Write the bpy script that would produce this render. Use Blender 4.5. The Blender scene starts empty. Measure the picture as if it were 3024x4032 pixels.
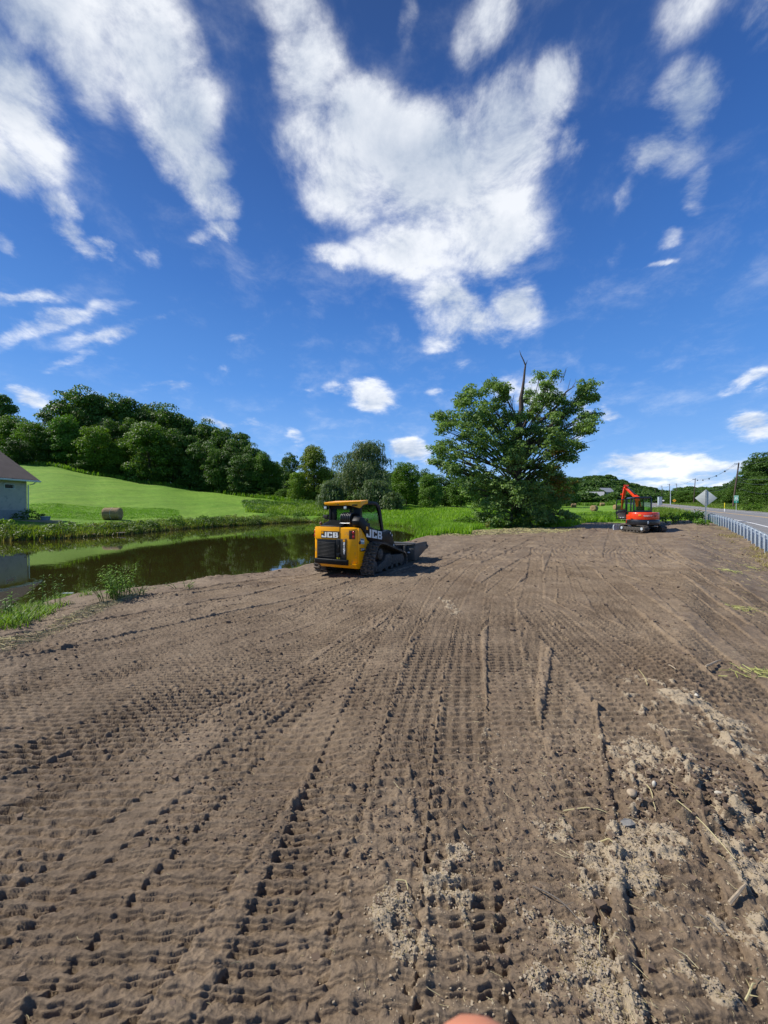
import bpy, math, random
import numpy as np
from mathutils import Vector, Matrix

# ------------------------------------------------------------------ camera
F_PX, CX, CY, HZ, CAM_H = 1514.0, 1512.0, 2016.0, 1996.0, 1.85
scene = bpy.context.scene
col = scene.collection
PITCH = math.atan((CY - HZ) / F_PX)
cam_d = bpy.data.cameras.new("camera")
cam = bpy.data.objects.new("camera", cam_d)
col.objects.link(cam)
cam.location = (0, 0, CAM_H)
cam.rotation_euler = (math.pi / 2 - PITCH, 0, 0)
cam_d.sensor_fit = 'VERTICAL'
cam_d.sensor_height = 36.0
cam_d.sensor_width = 36.0
cam_d.lens = 36.0 * F_PX / 4032.0
cam_d.clip_start = 0.01
cam_d.clip_end = 6000
cam_d.dof.use_dof = True
cam_d.dof.focus_distance = 9.0
cam_d.dof.aperture_fstop = 20.0
scene.camera = cam

# ------------------------------------------------------------------ sun, sky
SUN_AZ, SUN_EL = -82.0, 46.0          # azimuth from +Y (clockwise), elevation
scene.view_settings.view_transform = 'Standard'
scene.view_settings.look = 'None'
scene.view_settings.gamma = 1.0
scene.view_settings.exposure = 0.20
sun_dir = Vector((math.sin(math.radians(SUN_AZ)) * math.cos(math.radians(SUN_EL)),
                  math.cos(math.radians(SUN_AZ)) * math.cos(math.radians(SUN_EL)),
                  math.sin(math.radians(SUN_EL))))
sd = bpy.data.lights.new("sun", 'SUN')
sd.energy = 5.0
sd.angle = math.radians(0.5)
sd.color = (1.0, 0.955, 0.88)
sun = bpy.data.objects.new("sun", sd)
col.objects.link(sun)
sun.rotation_euler = (-sun_dir).to_track_quat('-Z', 'Y').to_euler()
sun.location = (0, 0, 30)

world = bpy.data.worlds.new("World")
scene.world = world
world.use_nodes = True
wt = world.node_tree
wt.nodes.clear()

def N(t, typ, **kw):
    n = t.nodes.new(typ)
    for k, v in kw.items():
        setattr(n, k, v)
    return n

def build_sky():
    t = wt
    L = t.links.new
    out = N(t, 'ShaderNodeOutputWorld')
    bg = N(t, 'ShaderNodeBackground')
    sky = N(t, 'ShaderNodeTexSky', sky_type='NISHITA')
    sky.sun_disc = False
    sky.sun_elevation = math.radians(SUN_EL)
    sky.sun_rotation = math.radians(SUN_AZ)
    sky.altitude = 300
    sky.air_density = 1.0
    sky.dust_density = 0.25
    sky.ozone_density = 3.0
    STR = 0.10
    tc = N(t, 'ShaderNodeTexCoord')
    nrm = N(t, 'ShaderNodeVectorMath', operation='NORMALIZE')
    L(tc.outputs['Generated'], nrm.inputs[0])
    D = nrm.outputs[0]
    sep = N(t, 'ShaderNodeSeparateXYZ'); L(D, sep.inputs[0])
    # perspective-like coordinates for the cloud noise
    den = N(t, 'ShaderNodeMath', operation='ADD'); L(sep.outputs[2], den.inputs[0]); den.inputs[1].default_value = 0.30
    mx = N(t, 'ShaderNodeMath', operation='MAXIMUM'); L(den.outputs[0], mx.inputs[0]); mx.inputs[1].default_value = 0.12
    inv = N(t, 'ShaderNodeMath', operation='DIVIDE'); inv.inputs[0].default_value = 1.0; L(mx.outputs[0], inv.inputs[1])
    q = N(t, 'ShaderNodeVectorMath', operation='SCALE'); L(D, q.inputs[0]); L(inv.outputs[0], q.inputs['Scale'])
    qs = N(t, 'ShaderNodeVectorMath', operation='MULTIPLY'); L(q.outputs[0], qs.inputs[0]); qs.inputs[1].default_value = (1.0, .95, 1.0)
    q = qs
    # warp
    wn = N(t, 'ShaderNodeTexNoise', noise_dimensions='3D'); wn.inputs['Scale'].default_value = 3.2
    wn.inputs['Detail'].default_value = 7; wn.inputs['Roughness'].default_value = 0.6
    L(q.outputs[0], wn.inputs['Vector'])
    wsub = N(t, 'ShaderNodeVectorMath', operation='SUBTRACT'); L(wn.outputs['Color'], wsub.inputs[0]); wsub.inputs[1].default_value = (0.5, 0.5, 0.5)
    wsc = N(t, 'ShaderNodeVectorMath', operation='SCALE'); L(wsub.outputs[0], wsc.inputs[0]); wsc.inputs['Scale'].default_value = 0.17
    wsc_el = N(t, 'ShaderNodeMapRange'); L(sep.outputs[2], wsc_el.inputs[0])
    wsc_el.inputs[1].default_value = 0.0; wsc_el.inputs[2].default_value = 0.45
    wsc_el.inputs[3].default_value = 0.07; wsc_el.inputs[4].default_value = 0.15
    L(wsc_el.outputs[0], wsc.inputs['Scale'])
    wd = N(t, 'ShaderNodeVectorMath', operation='ADD'); L(D, wd.inputs[0]); L(wsc.outputs[0], wd.inputs[1])
    # cloud blobs: (x, y, rx, ry, tilt, density) as seen from the field; turned into directions
    B = [
     (40,200,150,175,0,.98),(20,360,120,95,0,.95),(130,70,170,110,0,.92),(290,40,170,80,0,.85),(350,150,150,120,35,1.0),
     (410,270,125,125,40,.95),(450,380,85,75,30,.9),(490,505,52,36,20,.7),(430,510,55,18,10,.45),(150,440,70,60,35,.8),(175,515,65,42,30,.8),(235,525,38,22,20,.6),
     (90,300,130,130,20,.8),(230,130,150,130,35,.8),(480,440,60,60,20,.7),(20,120,120,120,0,.8),
     (620,50,95,110,10,.78),(670,190,105,150,20,.80),(650,330,70,80,0,.6),(700,440,70,75,0,.55),(745,390,110,140,0,.9),(690,300,90,120,0,.7),(790,300,110,110,0,.95),(860,340,150,140,0,1.0),(950,400,220,170,0,1.1),
     (1090,330,140,150,-20,1.0),(1180,235,65,115,-10,.9),(1225,330,45,60,0,.6),(1050,500,170,120,0,1.0),(880,540,150,85,0,1.0),(740,565,90,40,10,.7),
     (960,650,100,90,10,.9),(1110,660,80,95,25,.95),(1000,700,120,60,0,.8),(960,740,60,30,0,.6),(1070,740,40,25,0,.5),(870,70,30,110,5,.4),
     (1060,90,60,130,-5,.7),(1010,150,50,90,0,.5),
     (1450,60,110,95,0,.6),(1620,70,80,100,0,.6),(1450,240,100,100,15,.85),(1400,330,90,60,0,.75),(1480,330,90,70,0,.6),(1510,410,45,60,-15,.6),(1430,520,30,45,20,.55),(1405,597,45,16,-12,.6),(1350,430,28,60,0,.45),
     (120,690,230,34,-22,.62),(250,715,160,30,-16,.62),(60,640,130,26,-15,.55),(150,775,110,18,-20,.45),(20,545,45,30,0,.6),(320,540,34,28,30,.5),(515,740,42,24,0,.5),
     (800,850,62,44,0,1.0),(735,838,42,22,25,.6),(360,843,70,16,4,.55),(210,848,50,14,4,.5),(470,912,62,18,8,.75),(548,915,42,16,0,.6),(650,942,30,14,35,.5),
     (885,978,48,32,0,1.1),(930,1000,40,14,0,.6),(935,845,24,18,0,.5),(1003,803,22,16,0,.35),(1310,893,30,17,0,.6),(60,872,65,32,20,.85),(20,850,40,22,0,.6),(95,905,35,22,0,.7),
     (1380,1005,110,32,0,1.0),(1500,1012,150,32,0,.95),(1610,1000,80,24,0,.85),(1630,930,75,42,-15,.95),(1640,820,75,30,-25,.8),(1590,852,45,16,-20,.5),(1470,1045,240,18,0,.7),
     (1160,862,80,48,0,.9),(1255,905,26,60,0,.7),(1090,850,60,26,0,.6),(670,845,24,12,0,.35),(560,1010,80,10,0,.3),(480,806,30,10,10,.35),(680,680,26,26,0,.3),(1340,555,30,40,-30,.3),(1210,605,30,14,0,.25),(850,720,20,40,0,.3),
     (-250,300,220,220,0,.8),(1950,350,180,160,0,.7),(2100,900,250,60,0,.7),(-300,850,260,60,0,.8)]
    acc = None
    k = 3024.0 / 1659.0
    for (x, y, rx, ry, tilt, dn) in B:
        u = (x * k - CX) / F_PX; v = (HZ - y * k) / F_PX
        d0 = Vector((u, 1, v)); ln = d0.length; d0 = d0 / ln
        def dirof(xx, yy):
            return Vector(((xx * k - CX) / F_PX, 1, (HZ - yy * k) / F_PX)).normalized()
        ct, st = math.cos(math.radians(tilt)), math.sin(math.radians(tilt))
        ax = (dirof(x + ct * 10, y + st * 10) - d0); a_len = ax.length * rx / 10; ax.normalize()
        bx = (dirof(x - st * 10, y + ct * 10) - d0); b_len = bx.length * ry / 10
        nz = d0
        bx = nz.cross(ax).normalized()
        R = Matrix((ax, bx, nz)).transposed()
        e = R.to_euler()
        mp = N(t, 'ShaderNodeMapping', vector_type='TEXTURE')
        mp.inputs['Location'].default_value = d0
        mp.inputs['Rotation'].default_value = e
        mp.inputs['Scale'].default_value = (a_len * 1.25, b_len * 1.25, max(a_len, b_len) * 3)
        if acc is None:
            L(wd.outputs[0], mp.inputs['Vector'])
        else:                                  # a tiny dependence keeps the shader stack short
            ch = N(t, 'ShaderNodeVectorMath', operation='MULTIPLY_ADD')
            L(acc, ch.inputs[0]); ch.inputs[1].default_value = (1e-7, 1e-7, 1e-7); L(wd.outputs[0], ch.inputs[2])
            L(ch.outputs[0], mp.inputs['Vector'])
        ln_ = N(t, 'ShaderNodeVectorMath', operation='LENGTH'); L(mp.outputs[0], ln_.inputs[0])
        mr = N(t, 'ShaderNodeMapRange'); mr.interpolation_type = 'SMOOTHSTEP'
        L(ln_.outputs['Value'], mr.inputs[0])
        mr.inputs[1].default_value = 1.0; mr.inputs[2].default_value = 0.15
        mr.inputs[3].default_value = 0.0; mr.inputs[4].default_value = dn
        if acc is None:
            acc = mr.outputs[0]
        else:
            # union: acc + v - acc*v clipped softly
            m = N(t, 'ShaderNodeMath', operation='SMOOTH_MAX'); L(acc, m.inputs[0]); L(mr.outputs[0], m.inputs[1]); m.inputs[2].default_value = 0.25
            acc = m.outputs[0]
    n1 = N(t, 'ShaderNodeTexNoise', noise_dimensions='3D'); n1.inputs['Scale'].default_value = 6.5
    n1.inputs['Detail'].default_value = 9; n1.inputs['Roughness'].default_value = 0.64; n1.inputs['Lacunarity'].default_value = 2.1
    n1.inputs['Distortion'].default_value = 0.25
    L(q.outputs[0], n1.inputs['Vector'])
    n2 = N(t, 'ShaderNodeTexNoise', noise_dimensions='3D'); n2.inputs['Scale'].default_value = 2.6
    n2.inputs['Detail'].default_value = 6; n2.inputs['Roughness'].default_value = 0.55
    L(q.outputs[0], n2.inputs['Vector'])
    # density
    a1 = N(t, 'ShaderNodeMath', operation='MULTIPLY_ADD'); L(n1.outputs[0], a1.inputs[0]); a1.inputs[1].default_value = 2.2; a1.inputs[2].default_value = -1.10
    am = N(t, 'ShaderNodeMapRange'); L(acc, am.inputs[0]); am.inputs[1].default_value = 0.0; am.inputs[2].default_value = 0.6; am.inputs[3].default_value = 0.12; am.inputs[4].default_value = 1.0
    n2s = N(t, 'ShaderNodeMath', operation='MULTIPLY_ADD'); L(n2.outputs[0], n2s.inputs[0]); n2s.inputs[1].default_value = 1.1; n2s.inputs[2].default_value = -0.55
    a1s = N(t, 'ShaderNodeMath', operation='ADD'); L(a1.outputs[0], a1s.inputs[0]); L(n2s.outputs[0], a1s.inputs[1])
    a1m = N(t, 'ShaderNodeMath', operation='MULTIPLY'); L(a1s.outputs[0], a1m.inputs[0]); L(am.outputs[0], a1m.inputs[1])
    a1b = N(t, 'ShaderNodeMath', operation='ADD'); L(a1m.outputs[0], a1b.inputs[0]); L(acc, a1b.inputs[1])
    dens = N(t, 'ShaderNodeMapRange'); dens.interpolation_type = 'SMOOTHSTEP'; L(a1b.outputs[0], dens.inputs[0])
    dens.inputs[1].default_value = 0.16; dens.inputs[2].default_value = 1.12
    dens.inputs[3].default_value = 0.0; dens.inputs[4].default_value = 0.96
    # never cloud where no blob at all
    gate = N(t, 'ShaderNodeMapRange'); L(acc, gate.inputs[0]); gate.inputs[1].default_value = 0.01; gate.inputs[2].default_value = 0.22
    dm = N(t, 'ShaderNodeMath', operation='MULTIPLY'); L(dens.outputs[0], dm.inputs[0]); L(gate.outputs[0], dm.inputs[1])
    # cloud colour: thin parts bright, thick centre and undersides a little grey, detail relief
    rel = N(t, 'ShaderNodeMath', operation='MULTIPLY_ADD'); L(n2.outputs[0], rel.inputs[0]); rel.inputs[1].default_value = 1.7; rel.inputs[2].default_value = 0.0
    rel2 = N(t, 'ShaderNodeMath', operation='MULTIPLY_ADD'); L(n1.outputs[0], rel2.inputs[0]); rel2.inputs[1].default_value = 0.9; L(rel.outputs[0], rel2.inputs[2])
    thick = N(t, 'ShaderNodeMath', operation='MULTIPLY_ADD'); L(acc, thick.inputs[0]); thick.inputs[1].default_value = -0.42; L(rel2.outputs[0], thick.inputs[2])
    cr = N(t, 'ShaderNodeMapRange'); L(thick.outputs[0], cr.inputs[0]); cr.inputs[1].default_value = 0.70; cr.inputs[2].default_value = 1.20
    mixc = N(t, 'ShaderNodeMixRGB'); L(cr.outputs[0], mixc.inputs[0])
    mixc.inputs[1].default_value = (0.43, 0.51, 0.64, 1)
    mixc.inputs[2].default_value = (0.88, 0.91, 0.96, 1)
    # brighten low (far) clouds
    el = N(t, 'ShaderNodeMapRange'); L(sep.outputs[2], el.inputs[0]); el.inputs[1].default_value = 0.0; el.inputs[2].default_value = 0.6
    el.inputs[3].default_value = 1.08; el.inputs[4].default_value = 0.93
    elv = N(t, 'ShaderNodeVectorMath', operation='SCALE'); L(mixc.outputs[0], elv.inputs[0]); L(el.outputs[0], elv.inputs['Scale'])
    # blue sky: Nishita, pulled towards the deep polarised blue of a clear summer noon
    skb = N(t, 'ShaderNodeVectorMath', operation='SCALE'); L(sky.outputs[0], skb.inputs[0]); skb.inputs['Scale'].default_value = STR
    rp = N(t, 'ShaderNodeValToRGB'); L(sep.outputs[2], rp.inputs[0])
    cr_ = rp.color_ramp
    stops = [(0.0, (.46, .62, .86)), (.05, (.33, .54, .88)), (.12, (.19, .42, .86)), (.28, (.086, .275, .72)), (.47, (.043, .168, .53)), (.64, (.027, .106, .37)), (.80, (.020, .066, .23)), (1.0, (.016, .05, .18))]
    cr_.elements[0].position = 0.0; cr_.elements[0].color = (*stops[0][1], 1)
    cr_.elements[1].position = 1.0; cr_.elements[1].color = (*stops[-1][1], 1)
    for p_, c_ in stops[1:-1]:
        e_ = cr_.elements.new(p_); e_.color = (*c_, 1)
    hs = N(t, 'ShaderNodeMixRGB'); hs.inputs[0].default_value = 0.86; L(skb.outputs[0], hs.inputs[1]); L(rp.outputs[0], hs.inputs[2])
    mix = N(t, 'ShaderNodeMixRGB'); L(dm.outputs[0], mix.inputs[0]); L(hs.outputs[0], mix.inputs[1]); L(elv.outputs[0], mix.inputs[2])
    L(mix.outputs[0], bg.inputs['Color'])
    bg.inputs['Strength'].default_value = 1.0
    L(bg.outputs[0], out.inputs[0])
    world.cycles.sampling_method = 'MANUAL'
    world.cycles.sample_map_resolution = 512

build_sky()
scene.cycles.max_bounces = 8
scene.cycles.diffuse_bounces = 3
scene.cycles.glossy_bounces = 3
scene.cycles.transmission_bounces = 6
scene.cycles.transparent_max_bounces = 8
scene.cycles.use_denoising = True
scene.cycles.caustics_reflective = False
scene.cycles.caustics_refractive = False
# ------------------------------------------------------------------ helpers
rng = np.random.default_rng(7)
random.seed(7)

def at_z(px, py, z=0.0):
    """point of the level z seen towards (px, py) of the photograph, with the camera treated as level"""
    D = F_PX * (CAM_H - z) / (py - HZ)
    return np.array([(px - CX) / F_PX * D, D, z])

def at_d(px, D):
    return np.array([(px - CX) / F_PX * D, D])

def zpx(py, D):
    return CAM_H + (HZ - py) / F_PX * D

def hash2(ix, iy, seed):
    h = (ix.astype(np.int64) * 374761393 + iy.astype(np.int64) * 668265263 + seed * 974634777) & 0x7fffffff
    h = ((h ^ (h >> 13)) * 1274126177) & 0x7fffffff
    h = (h ^ (h >> 16)) & 0xffffff
    return h.astype(np.float64) / float(0xffffff)

def vnoise(x, y, seed=0):
    x = np.asarray(x, float); y = np.asarray(y, float)
    ix = np.floor(x); iy = np.floor(y)
    fx = x - ix; fy = y - iy
    fx = fx * fx * fx * (fx * (fx * 6 - 15) + 10); fy = fy * fy * fy * (fy * (fy * 6 - 15) + 10)
    ix = ix.astype(np.int64); iy = iy.astype(np.int64)
    a = hash2(ix, iy, seed); b = hash2(ix + 1, iy, seed); c = hash2(ix, iy + 1, seed); d = hash2(ix + 1, iy + 1, seed)
    return (a * (1 - fx) + b * fx) * (1 - fy) + (c * (1 - fx) + d * fx) * fy

def fbm(x, y, seed=0, octaves=4, gain=0.5):
    s = 0; a = 1.0; t = 0; f = 1.0
    for o in range(octaves):
        s = s + a * vnoise(x * f + 17.3 * o, y * f - 9.1 * o, seed + o)
        t += a; a *= gain; f *= 2.03
    return s / t - 0.5

def sstep(a, b, x):
    t = np.clip((x - a) / (b - a), 0, 1)
    return t * t * (3 - 2 * t)

def poly_sdf(P, poly):
    """signed distance (negative inside) of points P (n,2) to a closed polygon"""
    n = len(poly)
    d = np.full(len(P), 1e18); inside = np.zeros(len(P), bool)
    for i in range(n):
        a = poly[i]; b = poly[(i + 1) % n]
        e = b - a; w = P - a
        t = np.clip((w @ e) / (e @ e + 1e-12), 0, 1)
        q = w - t[:, None] * e
        d = np.minimum(d, (q ** 2).sum(1))
        c1 = (a[1] <= P[:, 1]) & (b[1] > P[:, 1]); c2 = (a[1] > P[:, 1]) & (b[1] <= P[:, 1])
        cr = e[0] * w[:, 1] - e[1] * w[:, 0]
        inside ^= (c1 & (cr > 0)) | (c2 & (cr < 0))
    d = np.sqrt(d)
    return np.where(inside, -d, d)

def np_mesh(name, verts, faces, mat=None, parent=None, smooth=False, attrs=None, loc=None):
    me = bpy.data.meshes.new(name)
    verts = np.ascontiguousarray(verts, dtype=np.float32)
    nf, k = faces.shape
    me.vertices.add(len(verts)); me.vertices.foreach_set("co", verts.ravel())
    me.loops.add(nf * k); me.loops.foreach_set("vertex_index", np.ascontiguousarray(faces, dtype=np.int32).ravel())
    me.polygons.add(nf)
    me.polygons.foreach_set("loop_start", np.arange(0, nf * k, k, dtype=np.int32))
    me.polygons.foreach_set("loop_total", np.full(nf, k, dtype=np.int32))
    me.polygons.foreach_set("use_smooth", np.full(nf, smooth, dtype=bool))
    if attrs:
        for an, av in attrs.items():
            at = me.attributes.new(an, 'FLOAT', 'POINT'); at.data.foreach_set("value", np.ascontiguousarray(av, dtype=np.float32))
    me.update(calc_edges=True)
    if mat: me.materials.append(mat)
    o = bpy.data.objects.new(name, me); col.objects.link(o)
    if parent is not None: o.parent = parent
    if loc is not None: o.location = loc
    return o

def tag(o, label=None, cat=None, group=None, kind=None):
    if label: o['label'] = label
    if cat: o['category'] = cat
    if group: o['group'] = group
    if kind: o['kind'] = kind
    return o

def empty(name, loc, rz=0, label=None, cat=None, group=None):
    o = bpy.data.objects.new(name, None); col.objects.link(o)
    o.location = loc; o.rotation_euler = (0, 0, rz); o.empty_display_size = 0.3
    return tag(o, label, cat, group)

def copy_tree(o, parent=None):
    c = o.copy(); col.objects.link(c); c.parent = parent
    for ch in [x for x in bpy.data.objects if x.parent == o]:
        copy_tree(ch, c)
    return c

class MB:
    """collects solids; build() links them as ONE mesh object"""
    def __init__(s): s.v = []; s.f = []
    def add(s, vs, fs):
        b = len(s.v); s.v += [tuple(v) for v in vs]; s.f += [tuple(i + b for i in f) for f in fs]; return s
    def box(s, x0, x1, y0, y1, z0, z1, M=None):
        vs = [Vector((x, y, z)) for z in (z0, z1) for y in (y0, y1) for x in (x0, x1)]
        if M is not None: vs = [M @ v for v in vs]
        return s.add(vs, [(0, 2, 3, 1), (4, 5, 7, 6), (0, 1, 5, 4), (2, 6, 7, 3), (0, 4, 6, 2), (1, 3, 7, 5)])
    def prism(s, poly, a0, a1, axis='X', M=None):
        """poly in the plane square to the axis: X:(y,z)  Y:(x,z)  Z:(x,y)"""
        def P(p, a):
            return Vector({'X': (a, p[0], p[1]), 'Y': (p[0], a, p[1]), 'Z': (p[0], p[1], a)}[axis])
        n = len(poly)
        ar = sum(poly[i][0] * poly[(i + 1) % n][1] - poly[(i + 1) % n][0] * poly[i][1] for i in range(n))
        if ar < 0: poly = poly[::-1]
        vs = [P(p, a0) for p in poly] + [P(p, a1) for p in poly]
        if M is not None: vs = [M @ v for v in vs]
        fs = [tuple(range(n))[::-1], tuple(range(n, 2 * n))] + [(i, (i + 1) % n, n + (i + 1) % n, n + i) for i in range(n)]
        if axis == 'Y': fs = [f[::-1] for f in fs]
        return s.add(vs, fs)
    def ring(s, outer, inner, a0, a1, axis='X'):
        def P(p, a):
            return {'X': (a, p[0], p[1]), 'Y': (p[0], a, p[1]), 'Z': (p[0], p[1], a)}[axis]
        n = len(outer)
        vs = [P(p, a0) for p in outer] + [P(p, a0) for p in inner] + [P(p, a1) for p in outer] + [P(p, a1) for p in inner]
        fs = []
        for i in range(n):
            j = (i + 1) % n
            fs += [(i, i + n, j + n, j), (2 * n + i, 2 * n + j, 3 * n + j, 3 * n + i), (i, j, 2 * n + j, 2 * n + i), (n + i, 3 * n + i, 3 * n + j, n + j)]
        return s.add(vs, fs)
    def cyl(s, p0, p1, r0, r1=None, n=12, cap=True):
        r1 = r0 if r1 is None else r1
        p0 = Vector(p0); p1 = Vector(p1); d = (p1 - p0).normalized()
        a = d.orthogonal().normalized(); b = d.cross(a)
        vs = []
        for p, r in ((p0, r0), (p1, r1)):
            for i in range(n):
                t = 2 * math.pi * i / n
                vs.append(p + (a * math.cos(t) + b * math.sin(t)) * r)
        fs = [(i, (i + 1) % n, n + (i + 1) % n, n + i) for i in range(n)]
        if cap: fs += [tuple(range(n))[::-1], tuple(range(n, 2 * n))]
        return s.add(vs, fs)
    def tube(s, pts, radii, n=8, cap=True):
        pts = [Vector(p) for p in pts]
        if not hasattr(radii, '__len__'): radii = [radii] * len(pts)
        vs = []; prev = None
        for i, p in enumerate(pts):
            d = (pts[min(i + 1, len(pts) - 1)] - pts[max(i - 1, 0)]).normalized()
            if prev is None: a = d.orthogonal().normalized()
            else: a = (prev - d * prev.dot(d)).normalized()
            prev = a; b = d.cross(a)
            for k in range(n):
                t = 2 * math.pi * k / n
                vs.append(p + (a * math.cos(t) + b * math.sin(t)) * radii[i])
        fs = []
        for i in range(len(pts) - 1):
            for k in range(n):
                fs.append((i * n + k, i * n + (k + 1) % n, (i + 1) * n + (k + 1) % n, (i + 1) * n + k))
        if cap: fs += [tuple(range(n))[::-1], tuple(range((len(pts) - 1) * n, len(pts) * n))]
        return s.add(vs, fs)
    def ball(s, c, r, n=10, m=7, sc=(1, 1, 1)):
        vs = [(c[0], c[1], c[2] + r * sc[2])]
        for i in range(1, m):
            ph = math.pi * i / m
            for k in range(n):
                t = 2 * math.pi * k / n
                vs.append((c[0] + r * sc[0] * math.sin(ph) * math.cos(t), c[1] + r * sc[1] * math.sin(ph) * math.sin(t), c[2] + r * sc[2] * math.cos(ph)))
        vs.append((c[0], c[1], c[2] - r * sc[2]))
        fs = [(0, 1 + k, 1 + (k + 1) % n) for k in range(n)]
        for i in range(m - 2):
            for k in range(n):
                a = 1 + i * n + k; b = 1 + i * n + (k + 1) % n
                fs.append((a, a + n, b + n, b))
        e = len(vs) - 1; o = 1 + (m - 2) * n
        fs += [(e, o + (k + 1) % n, o + k) for k in range(n)]
        return s.add(vs, fs)
    def build(s, name, mat, parent=None, bevel=0, smooth=False, seg=2, loc=None):
        me = bpy.data.meshes.new(name); me.from_pydata(s.v, [], s.f); me.update()
        if mat: me.materials.append(mat)
        o = bpy.data.objects.new(name, me); col.objects.link(o)
        if parent is not None: o.parent = parent
        if loc is not None: o.location = loc
        if bevel:
            b = o.modifiers.new("bevel", 'BEVEL'); b.width = bevel; b.segments = seg; b.limit_method = 'ANGLE'; b.angle_limit = math.radians(35)
            b.harden_normals = False
        if smooth or bevel:
            for p in me.polygons: p.use_smooth = True
            a = o.modifiers.new("edges", 'EDGE_SPLIT'); a.split_angle = math.radians(38)
        return o

# block lettering made of butted bars, cell 3 x 5
GLY = {'J': [(2, 1, 3, 5), (0, 0, 3, 1), (0, 1, 1, 2)],
       'C': [(0, 0, 1, 5), (1, 4, 3, 5), (1, 0, 3, 1), (2, 3.3, 3, 4), (2, 1, 3, 1.7)],
       'B': [(0, 0, 1, 5), (1, 4.1, 2.7, 5), (1, 2.05, 2.7, 2.95), (1, 0, 2.8, .9), (2, 2.95, 2.75, 4.1), (2, .9, 3, 2.05)],
       '2': [(0, 4, 3, 5), (2, 3, 3, 4), (0, 2, 3, 3), (0, 1, 1, 2), (0, 0, 3, 1)],
       '1': [(1.1, 0, 2.1, 5), (.5, 3.4, 1.1, 4.2)],
       '5': [(0, 4, 3, 5), (0, 3, 1, 4), (0, 2, 3, 3), (2, 1, 3, 2), (0, 0, 3, 1)],
       'T': [(0, 4, 3, 5), (1, 0, 2, 4)],
       'K': [(0, 0, .9, 5), (.9, 2, 2, 3), (2, 3, 3, 5), (2, 0, 3, 2)],
       'U': [(0, 0, .9, 5), (2.1, 0, 3, 5), (.9, 0, 2.1, .9)],
       'O': [(0, 0, .9, 5), (2.1, 0, 3, 5), (.9, 0, 2.1, .9), (.9, 4.1, 2.1, 5)],
       'A': [(0, 0, .9, 5), (2.1, 0, 3, 5), (.9, 2, 2.1, 2.8), (.9, 4.1, 2.1, 5)],
       'N': [(0, 0, .8, 5), (2.2, 0, 3, 5), (.8, 3, 1.5, 4.2), (1.5, 1.2, 2.2, 3)],
       'R': [(0, 0, .9, 5), (.9, 4.1, 3, 5), (2.1, 3, 3, 4.1), (.9, 2.1, 3, 3), (2.1, 0, 3, 2.1)],
       'H': [(0, 0, .9, 5), (2.1, 0, 3, 5), (.9, 2.1, 2.1, 3)],
       'M': [(0, 0, .8, 5), (2.4, 0, 3.2, 5), (.8, 3, 1.3, 4.6), (1.3, 2.2, 1.9, 3.8), (1.9, 3, 2.4, 4.6)],
       'I': [(1, 0, 2, 5)], 'L': [(0, 0, .9, 5), (.9, 0, 3, .9)],
       'E': [(0, 0, .9, 5), (.9, 0, 3, .9), (.9, 2.1, 2.6, 2.9), (.9, 4.1, 3, 5)],
       '3': [(0, 4.1, 3, 5), (2.1, 2.9, 3, 4.1), (.6, 2.1, 3, 2.9), (2.1, .9, 3, 2.1), (0, 0, 3, .9)]}

def letters(text, w, h, gap, thick, M, stack=False):
    """lettering in the local plane x (right) / z (up), thickness towards -y, placed by matrix M"""
    mb = MB(); x = 0; z = 0
    for ch in text:
        for (x0, z0, x1, z1) in GLY[ch]:
            mb.box(x + x0 / 3 * w, x + x1 / 3 * w, -thick, 0, z + z0 / 5 * h, z + z1 / 5 * h, M)
        if stack: z -= h + gap
        else: x += w + gap
    return mb

# ------------------------------------------------------------------ materials
def new_mat(name):
    m = bpy.data.materials.new(name); m.use_nodes = True
    t = m.node_tree; b = t.nodes['Principled BSDF']
    return m, t, b

def rgba(c): return (c[0], c[1], c[2], 1)

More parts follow.
